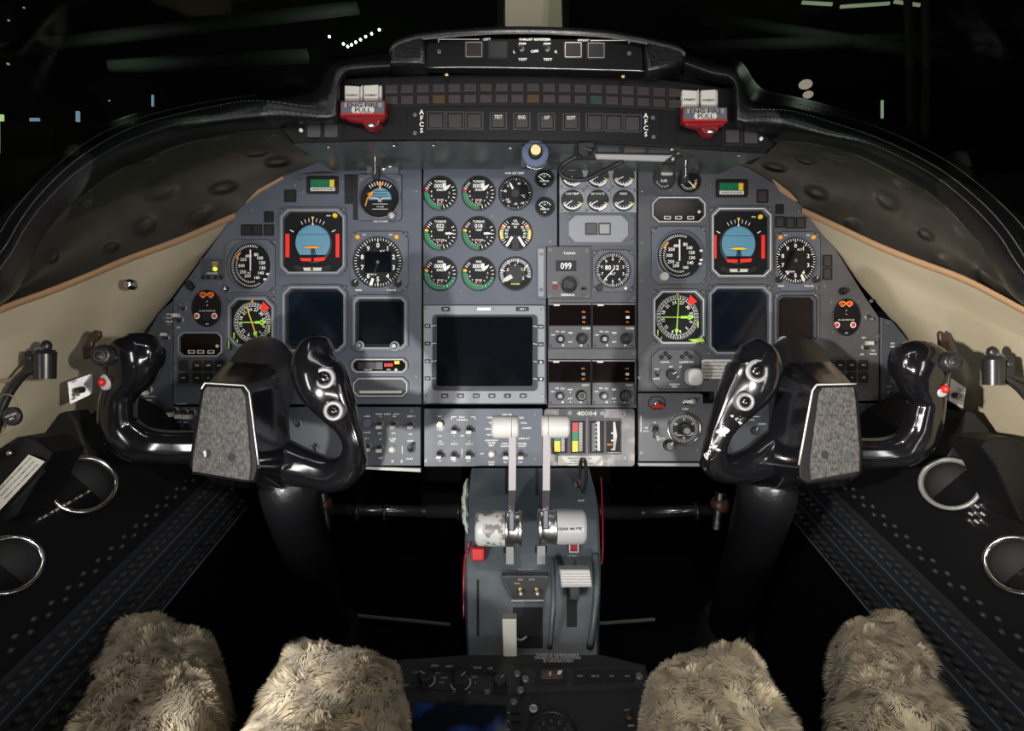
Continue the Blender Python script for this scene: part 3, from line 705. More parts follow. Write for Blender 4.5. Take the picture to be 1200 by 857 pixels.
screws(a1, [(322, 283.5), (270, 343-1), (321.5, 344-2)], 3.6, 2.2)
a2 = airspeed(796, 300, (763, 266.5, 826, 333), 'airspeed indicator on the right panel with a white knob at its lower left corner', .97, lights=True)
knob(a2, 777, 325, 5.2, 3.6, 5, 'knob_white', ridges=16); screws(a2, [(765, 270), (823.5, 268.5), (823, 330)], 3.6, 2.4)

def adi(box, u, v, label, amber, edge, asp):
    u0, v0, u1, v1 = box
    t = thing('attitude_display', label, 'display', u, v, group='two attitude displays')
    eight_bezel(t, u0, v0, u1, v1, 9, 5, edge=edge, h1=4)
    g = G(); h = .5; g.poly(octa(u0+4, v0+4, u1-4, v1-4, 8), .05, h, 'dial')
    g.ring(u, v, (24*asp, 25), (21*asp, 22), .5, 1.4, 'black', smooth=True)
    # blue ball with a flat lower limit and its mask
    b = [g.pt(u, v+1, 21.5, a) for a in range(-128, 129, 8)]
    g.asp = asp; b = [g.pt(u, v+1, 21.8, a) for a in range(-128, 129, 8)]
    g.flat(b, .7, 'sky_blue'); g.flat([p for p in b if p[1] < v-9], .75, 'sky_dark')
    g.flat([g.pt(u, v+1, 20.5, a) for a in range(-60, 61, 6)], .8, 'sky_blue'); g.box(u-20*asp, v-9.6, u+20*asp, v-9.1, .82, .88, 'seam')
    g.ticks(u, v, 24, 28.5, 7, -30, 30, .7, 1.5, 'white'); g.ticks(u, v, 26, 31, 2, -62, 62, 1, 1.5, 'white'); g.flat([(u-1.8, v-30), (u+1.8, v-30), (u, v-25.5)], 1.5, 'yellow'); g.flat([(u-1.3, v-20.5), (u+1.3, v-20.5), (u, v-24)], 1.5, 'white')
    g.build('horizon_ball', t)
    g = G()
    g.box(u-32.5*asp, v-10, u-27.8*asp, v+17.5, 1.5, 2.4, 'flag_red'); g.build('warning_flag', t, 'left upright red warning flag'); g = G()
    g.box(u+28*asp, v-10, u+32.3*asp, v+17.5, 1.5, 2.4, 'flag_red'); g.build('warning_flag', t, 'right upright red warning flag'); g = G()
    g.poly([(u-15, v+18.5), (u-1.5, v+18.5), (u-1.5, v+22), (u-13, v+22)], 1.5, 2.4, 'flag_red'); g.build('warning_flag', t, 'red warning flag, lower left'); g = G(); g.poly([(u+1.5, v+18), (u+15.5, v+17.5), (u+14, v+21.5), (u+1.5, v+22)], 1.5, 2.4, 'flag_red')
    g.build('warning_flag', t, 'red warning flag, lower right')
    g = G(); g.poly([(u-12, v+6.2), (u-4, v+4.8), (u+4, v+4.8), (u+11, v+6.2), (u+4, v+7.4), (u-4, v+7.4)], 2.4, 3, 'orange' if amber else 'yellow')
    for a in (-3.2, -1, 1, 3.2): g.rod((u+a*.5, v+7, 2.2), (u+a*.9+(1.5 if amber else 0), v+19, 2.2), .35, .35, 'black', 5)
    g.build('aircraft_symbol', t, 'yellow-orange aircraft symbol')
    g = G(); g.poly([(u-24*asp, v+27), (u-19*asp, v+25), (u-14, v+27.5), (u+14, v+27.5), (u+19*asp, v+25), (u+24*asp, v+27), (u+21*asp, v+33), (u+12, v+35), (u-12, v+35), (u-21*asp, v+33)], .5, 2, 'black', ch=.5)
    g.poly([(u-11, v+29.5), (u+11, v+29.5), (u+10, v+33.3), (u-10, v+33.3)], 2, 2.6, 'cream_white', ch=.4); g.disc(u-.5, v+31.4, 1.6, 2.6, 3.2, 'black', 12); g.build('slip_indicator', t)
    g = G(); g.lathe(u+27*asp, v-31.5, [(3, 1), (3, 2.5), (2, 3.6)], 'yellow', 12); g.build('warning_lamp', t, 'yellow round lamp')
    g = G(); g.text('MDA', u+19*asp, v-31.5, 1.6, 1.1); g.build('lettering', t)
    screws(t, [(u1-3, v0+2.5), (u0+3, v1-3), (u1-3, v1-3), (u0+2.5, v0+3)], 4, 1.8)
    return t
adi((328.5, 244.5, 407, 323.5), 367, 284.5, 'attitude display with blue ball on the left panel, red flags showing', True, 'bezel_light', .97)
adi((831, 243, 904, 327), 865, 286, 'attitude display with blue ball on the right panel, pale rim round its frame', False, 'cream_white', .94)

def altimeter(u, v, box, r, asp, label, na):
    u0, v0, u1, v1 = box
    t = thing('altimeter', label, 'gauge', u, v, group='two large altimeters')
    g = G(asp=asp); g.ring(u, v, octa(u0, v0, u1, v1, 8), (r*asp, r), .05, 3.8, 'bezel', lip=1, hin=.5); g.build('bezel', t)
    g = G(asp=asp); g.disc(u, v, r+.4, .05, .5, 'dial'); h = .6; g.ticks(u, v, r-4, r-1, 50, 0, 352.8, .7, h, 'white'); g.ticks(u, v, r-5.6, r-1, 10, 0, 324, 1.1, h, 'white')
    g.nums(list('0123456789'), u, v, r-9.6, 0, 324, 5.2 if r > 27 else 4.6, h); g.text('ALT', u+5, v-13, 2.4, h); g.build('dial', t)
    g = G(); k = r/29; g.box(u-15.5*k*asp, v-12*k, u+16*k*asp, v+11.5*k, .6, .9, 'screen'); g.text('MILLIBARS', u-7*k, v+14*k, 1.7, .7); g.build('digit_window', t)
    g = G(asp=asp); g.disc(u, v, 2, .9, 1.8, 'bezel', 12); g.needle(u, v, na, r*.86, 1.1, 0, 1.2, 'black', .5, .4); x, y = g.pt(u, v, r*.78, na); g.needle(x, y, na, 6, 3.2, 3, 1.4, 'white', .2, .4); g.build('needle', t)
    for s_ in (-1, 1): G().lathe(u+s_*23*k*asp, v-28.5*k, [(2.9*k, 3.8), (2.9*k, 5), (2, 5.6)], 'amber', 12).build('warning_lamp', t, 'amber lamp')
    knob(t, u-26*k*asp, v+25*k, 4.2*k, 3.8, 4, 'black_plastic', ridges=9, line=35); knob(t, u+25*k*asp, v+25*k, 4.2*k, 3.8, 4, 'black_plastic', ridges=9, line=20)
    g = G(); g.text('ALT', u-15.5*k*asp, v-31*k, 1.7, 3.85); g.text('MIN', u+16*k*asp, v-31*k, 1.7, 3.85); g.text('BARO', u-22*k*asp, v+32.5*k, 1.9, 3.85); g.text('PUSH SEL', u+17*k*asp, v+32.5*k, 1.9, 3.85); g.build('lettering', t)
    screws(t, [(u0+3, v0+3), (u1-2.5, v0+2.5), (u1-3, v1-3)], 3.8, 1.9)
    return t
altimeter(443, 307.5, (412, 272.5, 478.5, 342.5), 29.5, .97, 'large altimeter on the left panel, needle pointing down to the left of five', 197)
altimeter(932, 305.5, (907, 273, 959, 341), 27, .90, 'large altimeter on the right panel, needle pointing between four and five', 157)

def hsi(u, v, box, label, asp, green_a, yellow_a, edge):
    u0, v0, u1, v1 = box
    t = thing('horizontal_situation_indicator', label, 'gauge', u, v, group='two compass instruments')
    eight_bezel(t, u0, v0, u1, v1, 11, 5, edge=edge)
    g = G(asp=asp); g.poly(octa(u0+4, v0+4, u1-4, v1-4, 10), .05, .5, 'dial'); h = .6; r = min((u1-u0)/2/asp, (v1-v0)/2)-6.5
    g.ticks(u, v, r-3.2, r, 72, 0, 355, .5, h, 'white'); g.ticks(u, v, r-4.5, r, 36, 0, 350, .8, h, 'white'); g.arc(u, v, r-5.2, r-4.7, 0, 359, h, 'white')
    g.nums(['24', '27', '30', '33', '0', '3', '6', '9', '12', '15', '18', '21'], u, v, r-8.5, -12, 318, 3.6, h, radial=True); g.build('compass_card', t)
    g = G(asp=asp)
    x1, y1 = g.pt(u, v, r-5.5, green_a); x0, y0 = g.pt(u, v, r-5.5, green_a+180)
    g.needle(u, v, green_a, r-6, 1.2, r-6, 1.2, 'lime', 1); g.needle(u, v, green_a, r-6, 6, -r+13, 1.25, 'lime', .1); g.needle(u, v, green_a, r-10, 3.0, -4, 1.3, 'lime', 1, .2)
    g.build('course_pointer', t, 'green course pointer')
    g = G(asp=asp); g.needle(u, v, yellow_a, r-4, 1.3, r-5, 1.8, 'yellow' if edge == 'bezel_light' else 'lime', 1); g.needle(u, v, yellow_a+180, r-6, 4.6, -r+12, 1.9, 'lime', .1); g.build('bearing_pointer', t)
    g = G(asp=asp); g.flat([(u-3.2, v-r-4), (u+3.2, v-r-4), (u, v-r+1.6)], 1.0, 'amber'); x, y = g.pt(u, v, r, 42)
    g.flat([(x-2, y-7), (x+6, y+1), (x-1, y+5.5), (x-4.5, y+2)], 1.5, 'flag_red'); g.build('heading_flag', t, 'red heading flag')
    g = G()
    for i, a in enumerate(((u0+7, v1-18), (u0+11, v1-10))): g.flat([(a[0], a[1]), (a[0]+1.4, a[1]), (a[0]+1.4, a[1]+7), (a[0], a[1]+7)], 1.0, 'lime')
    g.box(u1-9, v+4, u1-7.6, v+12, .9, 1.1, 'lime'); g.build('side_pointers', t)
    screws(t, [(u0+3, v0+3), (u1-3, v0+3), (u0+3, v1-3), (u1-3, v1-3)], 3.6, 2.0)
    return t
hs = hsi(296, 378, (267, 347.5, 324, 408), 'compass instrument with green pointer on the left panel, partly behind the yoke hub', .92, 90, -20, 'bezel_light')
g = G(); g.poly([(270, 397), (273, 401), (272, 410), (268, 409), (267.5, 401)], .3, 4.5, 'bezel_dark'); g.box(269.8, 399, 270.8, 409, 4.5, 5, 'lime'); g.build('course_lever', hs)
hs2 = hsi(793.5, 372, (763, 339.5, 826, 405), 'compass instrument with green and yellow pointers on the right panel', .97, 90, 4, 'cream_white')
g = G(); g.poly([(805, 398), (822, 396.5), (824, 401), (812, 402)], 4, 6, 'lime', ch=.5); g.build('course_lever', hs2)

# standby attitude indicator
u, v = 445.5, 233
t = thing('standby_attitude_indicator', 'small round standby horizon with orange pointer, top of the left panel', 'gauge', u, v)
g = G(); g.ring(u, v, rrect(420.5, 206, 471, 259, 3), (22.5, 22.5), .05, 4, 'bezel', lip=1.5, hin=.5); g.ring(u, v, (25, 25), (22.8, 22.8), 4, 6, 'bezel', lip=.5, smooth=True); g.build('bezel', t)
g = G(); g.disc(u, v, 22.8, .05, .5, 'dial'); g.flat([g.pt(u, v+1, 13.5, a) for a in range(-92, 93, 8)], .6, 'sky_blue'); g.ticks(u, v, 16, 20.5, 9, -40, 40, .9, .6, 'white'); g.flat([(u-2, v-19), (u+2, v-19), (u+.8, v-11), (u-.8, v-11)], .9, 'orange')
for q in range(3): g.box(u-9, v-9+q*3.4, u+9, v-8.3+q*3.4, .65, .75, 'dial'); 
for q, y in enumerate((6, 12)): g.box(u-9, v+y, u+9, v+y+.7, .65, .75, 'cream_white')
g.text('PULL', u, v+3.4, 1.6, .7); g.text('TO CAGE', u, v+9.6, 1.4, .7); g.build('horizon_ball', t)
g = G(); g.rod((u-17, v+9, 1.5), (u-14.5, v, 1.5), .7, .9, 'orange', 6); g.rod((u-14.5, v, 1.5), (u-9, v-7, 1.5), .9, 1.6, 'orange', 6); g.poly([(u-15, v-5), (u-7, v-9), (u-9.5, v-3)], 1.2, 2, 'orange'); g.build('warning_flag', t, 'orange warning flag')
g = G(); g.poly([(u-12, v-1), (u-3, v-1), (u, v+2), (u+3, v-1), (u+12, v-1), (u+12, v), (u+4, v+.4), (u, v+3.4), (u-4, v+.4), (u-12, v)], 1.4, 1.9, 'cream_white'); g.build('aircraft_symbol', t)
knob(t, 461, 255.5, 4.6, 4, 7, 'steel', ridges=10, cap='steel', name='caging_knob'); screws(t, [(424, 210), (467.5, 210.5), (424, 255.5)], 4, 2)
g = G(); g.text('PULL TO CAGE', 447, 260.5, 1.7, 4.05); g.build('lettering', t)
G().poly([(404, 205), (419.5, 205), (419.5, 258), (414, 258), (414, 239), (404, 239)], .05, 1.0, 'black').poly([(405, 206), (413, 206), (413, 226), (405, 226)], 1, 1.8, 'matte_black', ch=.3).poly([(406, 230), (413, 230), (413, 237), (406, 237)], 1, 1.8, 'matte_black', ch=.3).solo('annunciator_strip', 'black annunciator blocks left of the small standby horizon', 'indicator')

# angle of attack windows
for u, v, lab in ((378.5, 217.5, 'left'), (857, 221.5, 'right')):
    t = thing('angle_of_attack_indicator', f'small green and yellow ANGLE OF ATTACK window on the {lab} panel', 'indicator', u, v, group='angle of attack indicators')
    g = G(); g.ring(u, v, rrect(u-18.5, v-10, u+18.5, v+10, 1.5, 2), rrect(u-15, v-7.5, u+15, v+7.5, .6, 2), .05, 2.4, 'black', lip=.6); g.build('bezel', t)
    g = G(); g.box(u-15.2, v-8, u+15.2, v+8, .05, .8, 'bezel_dark'); g.box(u-14, v-6.5, u+8.3, v+1.7, .8, 1.1, 'green'); g.box(u+8.3, v-6.5, u+13.4, v+1.7, .8, 1.1, 'yellow')
    if lab == 'right': g.box(u+13.4, v-6.5, u+14.6, v+1.7, .8, 1.1, 'red')
    for q in range(5): g.box(u-10+q*4, v-2.5, u-9.6+q*4, v+1.7, 1.1, 1.2, 'seam')
    g.build('scale', t)
    g = G(); g.box(u-14.3, v+2.5, u+14.3, v+6.8, .8, 1.3, 'label_paper'); g.text('ANGLE OF ATTACK', u, v+4.6, 1.9, 1.35, 'black'); g.build('placard', t)
    screws(t, [(u-24, v-6), (u-24, v+6.5), (u+22, v-6), (u+22, v+6.5)], .1, 1.8)

# square screens
def screen_unit(box, c, label, mscr, edge, knobs=(), name='flight_display', glassr=0):
    u0, v0, u1, v1 = box; t = thing(name, label, 'display', (u0+u1)/2, (v0+v1)/2)
    eight_bezel(t, u0, v0, u1, v1, c, 5, edge=edge, h1=4)
    g = G(); g.poly(octa(u0+4.4, v0+4.4, u1-4.4, v1-4.4, c*.8), .05, .5, 'seam'); g.poly(rrect(u0+8, v0+7, u1-7, v1-8, 7 if glassr else 1.5), .5, 1.2, mscr, ch=.5); g.build('screen', t)
    for x, y in knobs:
        g = G(); g.lathe(x, y, [(6, 4), (6, 5), (5.2, 5.6)], 'bezel_light', 18); g.lathe(x, y, [(3.6, 5.6), (3.6, 9), (2.6, 10)], 'steel', 14); g.build('knob', t)
    screws(t, [(u0+3, v0+3), (u1-3, v0+3), (u0+3, v1-3)], 4, 1.9); return t
screen_unit((331, 334.5, 408, 414), 9, 'tall dark blue screen in a grey eight-sided bezel, above the left yoke inner grip', 'screen_blue', 'bezel_light', glassr=1)
screen_unit((828, 334.5, 903.5, 417), 9, 'tall dark blue screen in a grey eight-sided bezel, behind the right yoke inner grip', 'screen_blue', 'bezel_light', glassr=1)
screen_unit((413, 346.5, 479, 411.5), 6, 'square dark screen with two grey knobs at its lower corners, left panel', 'screen', 'bezel_light', ((422.5, 405.5), (463.5, 406)), 'traffic_display')
screen_unit((906, 343.5, 958, 404), 6, 'square dark screen without lit picture beside the right altimeter', 'screen_red', 'bezel_dark', ((916, 400),), 'traffic_display')

# narrow readout windows
def readout(box, c, label, edge, content, name='readout_display'):
    u0, v0, u1, v1 = box; t = thing(name, label, 'display', (u0+u1)/2, (v0+v1)/2)
    eight_bezel(t, u0, v0, u1, v1, c, 3.4, m='bezel', h1=2.6, edge=edge)
    g = G(); g.poly(octa(u0+2.6, v0+2.6, u1-2.6, v1-2.6, c*.8), .05, .5, 'screen_red' if content != 'blank' else 'window_grey'); g.build('screen', t)
    g = G()
    if content == 'keys':
        w = (u1-u0)
        for k in (.3, .5, .72): g.ring(u0+w*k, v1-7, rrect(u0+w*k-4, v1-9, u0+w*k+4, v1-5, .8, 2), rrect(u0+w*k-3, v1-8.2, u0+w*k+3, v1-5.8, .5, 2), .5, 1.3, 'cream_white')
        g.lathe(u1-8, (v0+v1)/2+2, [(1.9, .5), (1.9, 1.6), (1.2, 2)], 'cream_white', 10); g.build('keys', t)
    elif content == 'nums':
        g.box(u0+8, v0+5, u0+30, v1-5, .5, .9, 'bezel_dark'); g.box(u0+30, v0+5, u0+37, v1-5, .5, .9, 'panel'); g.text('888', u0+44, v0+8.3, 4, 1, 'flag_red', sx=1.2); g.text('TIME', u0+44, v1-4.5, 1.5, 1)
        g.box(u0+51, v0+3.5, u0+57, v0+7.5, .5, 1.4, 'yellow'); g.lathe(u0+53, v1-4.5, [(2, .5), (2, 2.5), (1.4, 3)], 'cream_white', 10); g.text('PUSH SET', u0+20, v1-4.3, 1.5, 1); g.build('markings', t)
    else:
        g.box(u0+8, v1-8, u1-8, v1-5, .5, .9, 'label_paper'); g.build('paper_label', t, 'pale paper strip')
    return t
readout((411.5, 419.5, 478.5, 438), 5, 'slim readout with red digits and a yellow tab, below the left square screen', 'cream_white', 'nums')
readout((413.5, 442, 479, 466), 6, 'slim empty grey window with a pale strip, lowest on the left panel', 'cream_white', 'blank')
readout((208.5, 388, 263, 419.5), 6, 'dark eight-sided digital clock left of the captain compass', 'bezel_light', 'keys', 'digital_clock')
readout((762.5, 230.5, 827, 262.5), 8, 'dark eight-sided digital clock above the right airspeed indicator', 'cream_white', 'keys', 'digital_clock')

# surface position gauges (oval because the outer panels curve away)
for u, v, rx, ry, lab in ((243, 361.5, 17, 21, 'left'), (991.5, 372, 15.6, 21, 'right')):
    t = thing('electrical_gauge', f'black round gauge with small orange-red pointers at the outer end of the {lab} panel', 'gauge', u, v, group='outer panel gauges')
    g = G(); g.ring(u, v, (rx+1, ry+1), (rx, ry), .05, 1.4, 'bezel_dark', smooth=True); g.build('bezel', t)
    g = G(asp=rx/ry); g.disc(u, v, ry+.2, .05, .4, 'dial'); g.text('AC VOLTS', u, v+3, 1.7, .5); g.text('OIL', u-8, v+3, 1.4, .5); g.text('LBS', u+8, v+3, 1.4, .5)
    for x in (-5, 4): g.text('200', u+x*rx/17, v-13, 1.6, .5); g.ring(u+x*rx/17, v-16, (4, 3), (2.4, 1.8), .4, .9, 'orange')
    for x in (-12, 8.5): g.ring(u+x*rx/17, v+9, (3.4, 3.6), (2, 2.2), .4, .9, 'white'); 
    for q in (-8, -3.6): g.disc(u, v+q, .8, .4, .6, 'white', 8)
    g.text('OFF', u, v+18.5, 1.5, .5); g.box(u-5, v+6, u+4, v+14, .4, .7, 'black'); g.build('dial', t)
    for x, y in ((-6, -15.5), (4, -15.5), (-12, 9), (9, 9)): G().box(u+x*rx/17-2.4, v+y-1.8, u+x*rx/17+1.6, v+y+1.6, .9, 1.6, 'flag_red', .3).build('pointer', t, 'red pointer')
    screws(t, [(u-rx-1, v-ry+3), (u+rx, v-ry+2), (u-rx, v+ry-3), (u+rx-1, v+ry-3)], .1, 1.4)

# loose annunciator squares, one thing each
def square_lamp(u, v, w, hh, label, inner=False, m='matte_black', name='annunciator_light', group=None):
    t = thing(name, label, 'indicator light', u, v, group=group)
    g = G(); g.ring(u, v, rrect(u-w/2, v-hh/2, u+w/2, v+hh/2, .8, 2), rrect(u-w/2+1.3, v-hh/2+1.3, u+w/2-1.3, v+hh/2-1.3, .5, 2), .05, 1.6, 'black'); g.build('housing', t)
    g = G(); g.poly(rrect(u-w/2+1.2, v-hh/2+1.2, u+w/2-1.2, v+hh/2-1.2, .5, 2), .05, 1.3, 'seam' if inner else m, ch=.3); g.build('lens', t)
LG = [(340.5, 230, 14, 14, 'dark square light under the left ANGLE OF ATTACK window', 0), (315.5, 254.5, 11, 12.5, 'dark square light left of the left attitude display, topmost of four', 1),
      (289, 270, 12, 13, 'leftmost of three dark square lights above the left airspeed indicator', 0), (301.5, 270, 12, 13, 'middle of three dark square lights above the left airspeed indicator', 0), (315.5, 270, 12, 13, 'rightmost of three dark square lights above the left airspeed indicator', 0),
      (893, 230.5, 13, 15, 'brownish square light right of the right ANGLE OF ATTACK window', 0), (913, 245.5, 9.5, 11, 'small dark square light at the top of the right cluster', 1), (913.5, 260.5, 11, 13, 'dark square light directly beside the right attitude display', 0),
      (925.5, 261.5, 11, 13, 'middle of the three dark square lights above the right altimeter', 0), (938, 261.5, 11, 13, 'rightmost of the three dark square lights above the right altimeter', 0), (969, 306, 10.5, 14, 'upper of two dark square lights right of the right altimeter', 0), (969, 321, 10.5, 14, 'lower of two dark square lights right of the right altimeter', 0)]
for x in LG: square_lamp(x[0], x[1], x[2], x[3], x[4], bool(x[5]), 'annun' if x[0] > 600 else 'matte_black', group='dark square lights on the flight panels')

# button blocks
for u0, v0, cols, lab, tx in ((208, 421.5, (0, 16, 29, 42), 'left', 1), (962, 421, (0, 13.5, 27, 41), 'right', 1)):
    t = thing('audio_button_block', f'block of dark square push buttons in two rows, outer part of the {lab} panel', 'button panel', u0+27, v0+28)
    g = G(); g.poly([(u0, v0-2), (u0+56, v0-2), (u0+56, v0+31), (u0, v0+31)], .05, .9, 'plate', ch=.3); g.build('button_plate', t)
    for i, c in enumerate(cols):
        for j in (0, 1): key(t, u0+8+c, v0+7+j*14.5, 11.5, 12.5, .9, ('', 'ON', 'OFF', 'BFO')[i] if j == 0 else ('TEST', 'ON', 'HI', 'LO')[i], size=1.7, m='matte_black')
# light row with yellow lamp
t = thing('marker_light_panel', 'small plate with one lit yellow lamp over four dark holes, left panel', 'indicator panel', 248, 320)
g = G(); g.poly([(235, 303), (262, 303), (262, 328.5), (235, 328.5)], .05, .5, 'plate', ch=.2); g.text('GYRO', 252, 308, 1.9, .55, 'yellow'); g.text('SLAVE', 252, 311, 1.7, .55, 'yellow'); g.text('ANTI-SKID', 249, 320.5, 1.9, .55)
for x in (238.5, 244.5, 253, 259): g.lathe(x, 325, [(2.3, .5), (2.3, 1.3), (1.5, 1.3), (1.5, .6)], 'black', 12)
g.build('light_plate', t)
G().lathe(252.5, 315.5, [(2.6, .5), (2.6, 1.8), (1.4, 2.6)], 'led_yellow', 14).build('lamp', t, 'lit yellow lamp')
# small switches on the flight panels
toggle(left_panel, 216.5, 361.5, 1, paddle=False, k=.9); toggle(left_panel, 212, 375, 1, paddle=True, k=1.1)
g = G(); g.text('RADAR', 219, 356, 1.7, .06, 'brass'); g.text('HDG', 196+1.5, 368.5, 1.8, .06); g.text('SYNC', 198, 372.8, 1.8, .06); g.text('PNEUM', 198, 377, 1.8, .06); g.text('OFF', 209, 384, 1.8, .06); g.build('lettering', left_panel)
g = G(); g.poly([(219, 333), (224, 329), (229, 336), (226, 341), (221, 338)], 0, 6, 'matte_black', ch=1); g.build('clip', left_panel)
toggle(right_panel, 1016, 372, -1, paddle=False, k=.9); toggle(right_panel, 1013, 407, 1, paddle=True, k=1.1)
g = G(); g.text('STEREO', 1015, 366, 1.7, .06, 'brass'); g.text('TEST', 1012, 396, 1.8, .06); g.text('HDG', 1023, 411, 1.8, .06); g.text('PNEUM', 1023, 415, 1.8, .06); g.text('OFF', 1010, 415.5, 1.8, .06); g.build('lettering', right_panel)
g = G(); g.lathe(986.5, 341.5, [(4.4, 0), (4.4, 3), (3, 4), (3, 8), (1.6, 9)], 'black_plastic', 14); g.build('jack', right_panel)

# right-top partly hidden gauges
t, g = plain_gauge('oxygen_gauge', 778, 210, 12, 'small grey-faced round gauge with a white tab over its top edge, upper right panel', face='dial_grey'); g.text('0.00', 778, 212, 3, .4); g.ticks(778, 210, 8, 10, 8, 150, 250, .6, .4, 'white'); g.build('dial', t)
G().poly(rrect(774, 197, 788, 206.5, 2.5, 3), 1.6, 5, 'knob_white', ch=1.2).build('tab', t, 'white plastic tab')
t, g = plain_gauge('accelerometer_gauge', 807, 213, 13, 'small black round gauge with coloured specks under the right lamp stalk', face='dial'); g.arc(807, 213, 7, 9.5, 100, 150, .4, 'orange'); g.arc(807, 213, 8, 9, 150, 230, .4, 'green'); g.ticks(807, 213, 7, 10, 12, 80, 260, .7, .4, 'white'); g.box(800, 203, 806, 211, .4, .9, 'black'); g.build('dial', t)
G().needle(807, 213, 135, 11, 1.2, 2, .8, 'white').build('needle', t)

# landing gear warning panel
t = thing('warning_test_panel', 'eight-sided panel with a dark knob and a cream knob, below the right compass', 'control panel', 790, 434)
g = G(); g.poly(octa(761, 407.5, 822, 458, 9), .05, 1.2, 'panel_warm', ch=.4); g.ring(791, 433, octa(762.5, 409, 820.5, 456.5, 9), octa(763.3, 409.8, 819.7, 455.7, 8.8), 1.2, 1.4, 'seam'); g.build('panel_plate', t)
for i, (x, y) in enumerate(((779.5, 414.5), (774.5, 419), (784, 419), (804, 414.5), (799, 418.5), (808.5, 418.5))): G().lathe(x, y, [(2.7, 1.2), (2.7, 2.2), (1.7, 2.2), (1.7, 1.3)], 'black', 14).build('indicator_lamp', t)
g = G(); g.text('DOWN', 779, 424.5, 2, 1.3); g.text('LOCKED DN', 804, 424.5, 2, 1.3); g.text('TEST', 769, 433, 1.9, 1.3); g.text('MUTE', 769, 444, 1.9, 1.3); g.text('BRT', 786, 430, 1.8, 1.3); g.text('UP', 797, 430, 1.8, 1.3); g.text('ON', 793.5, 441.5, 1.8, 1.3); g.text('LANDING', 790, 450.5, 1.9, 1.3); g.text('GEAR', 790, 453.2, 1.9, 1.3); g.build('lettering', t)
toggle(t, 769, 439, 1, paddle=False, h=1.2, k=.8); knob(t, 785.5, 439, 6, 1.2, 6, 'black_plastic', ridges=14, line=60)
g = G(); g.rod((806, 441, 1.2), (807, 441, 12), 4, 4, 'steel', 12); g.poly(rrect(799, 431.5, 817, 451.5, 7, 5), 11, 25, 'knob_white', ch=3.5, steps=4, smooth=True); g.build('selector_knob', t, 'cream wheel-shaped knob')
# placard
g = G(); g.poly(rrect(822, 421.5, 858, 444, 3, 3), .05, .6, 'label_paper', ch=.2)
for q, s_ in enumerate(('OPERATION UNDER VFR', 'ONLY BETWEEN LIMITS', 'OF AIRSPEEDS AND ICING', 'CONDITIONS TO BE NOTED', 'BEFORE EACH FLIGHT')): g.text(s_, 840, 424.8+q*4, 1.9, .65, 'black', sx=1.05)
g.solo('limitations_placard', 'cream paper placard of small print beside the right yoke inner grip', 'placard')

# pressurization panel contents
P = press_panel
g = G(); g.lathe(801, 502.5, [(20, 0), (20, 2), (19.4, 3.4), (18.2, 3.6), (17.6, 1.4)], 'chrome', 36, caps=False); g.build('dial_rim', P, 'chrome rim')
g = G(); g.disc(801, 502.5, 17.8, 0, 1.3, 'dial_grey'); g.ticks(801, 502.5, 13, 16.5, 40, 0, 351, .5, 1.4, 'white'); g.nums(['0', '10', '20', '30', '40', '50'], 801, 502.5, 11, 0, 300, 2.4, 1.4); g.text('CABIN ALTITUDE', 801, 510, 1.6, 1.4); g.build('dial', P)
knob(P, 801, 502.5, 7.5, 1.3, 7, 'black_plastic', ridges=10); knob(P, 802, 504, 4, 8, 4, 'knob_grey', ridges=10)
knob(P, 783.5, 522, 5.5, 0, 8, 'black_plastic', ridges=12, line=30, skirt=6.8)
g = G(); g.ring(770, 472, octa(759.5, 464.5, 780, 480, 5), octa(760.5, 465.5, 779, 479, 4.6), 0, .4, 'seam'); g.lathe(770, 473, [(4, 0), (4, 2), (2.5, 2.6)], 'steel', 12); g.rod((770, 472, 2), (769, 474, 10), 1.2, 1.6, 'red', 8); g.poly([(764, 475), (777, 474), (777, 478), (765, 478.5)], 1, 5, 'red', ch=.6); g.build('guarded_switch', P, 'red guarded switch')
toggle(P, 767, 502, -1, paddle=False, k=1.3); g = G(); g.rod((767, 503, 2), (769, 514, 12), 1.4, 2.4, 'cream_white', 10); g.build('lever', P)
g = G(); g.lathe(803, 471, [(4, 0), (4, 2), (2, 2.6)], 'chrome', 12); g.rod((803, 471, 2), (810, 470, 10), 1.5, 3, 'cream_white', 12); g.build('lever_switch', P)
g = G(); g.text('UP', 767, 495.5, 1.7, .06); g.text('CAB', 757, 501.5, 1.7, .06); g.text('AUTO', 757, 505.5, 1.6, .06); g.text('DUMP', 803, 479.5, 1.8, .06); g.text('RATE', 776, 514, 1.8, .06); g.text('PRESSURIZATION', 748+3.2, 497, 1.7, .06, rot=-90); g.build('lettering', P)
# wing switch panels
for u, v in ((174.5, 457), (174.5, 479)): toggle(outer_left, u, v, -1, k=1.15, h=-1)
g = G(); g.box(168, 464.5, 182, 465.2, -1, -.9, 'white'); g.box(168, 486.5, 182, 487.2, -1, -.9, 'white'); g.text('AUDIO', 174, 469, 1.6, -.94); g.text('EMER', 174, 448, 1.7, -.94); g.build('lettering', outer_left)
knob(outer_left, 171, 497, 7, -1, 6, 'black_plastic', ridges=12, line=-40); toggle(outer_left, 196, 396, 1, k=.9, h=-1)
for u, v in ((1046, 438.5), (1043.5, 462), (1054.5, 462), (1043.5, 482), (1053.5, 482), (1064, 482)): toggle(outer_right, u, v, -1, k=1.0, h=-1)
knob(outer_right, 1048, 505, 9, -1, 6, 'black_plastic', ridges=14, line=-30)
g = G(); g.text('ADF', 1046.5, 402.5, 1.9, -.94); g.text('DME', 1046.5, 406.5, 1.9, -.94)
for y in (446.5, 469, 492): g.box(1043, y, 1066, y+.6, -1, -.9, 'white')
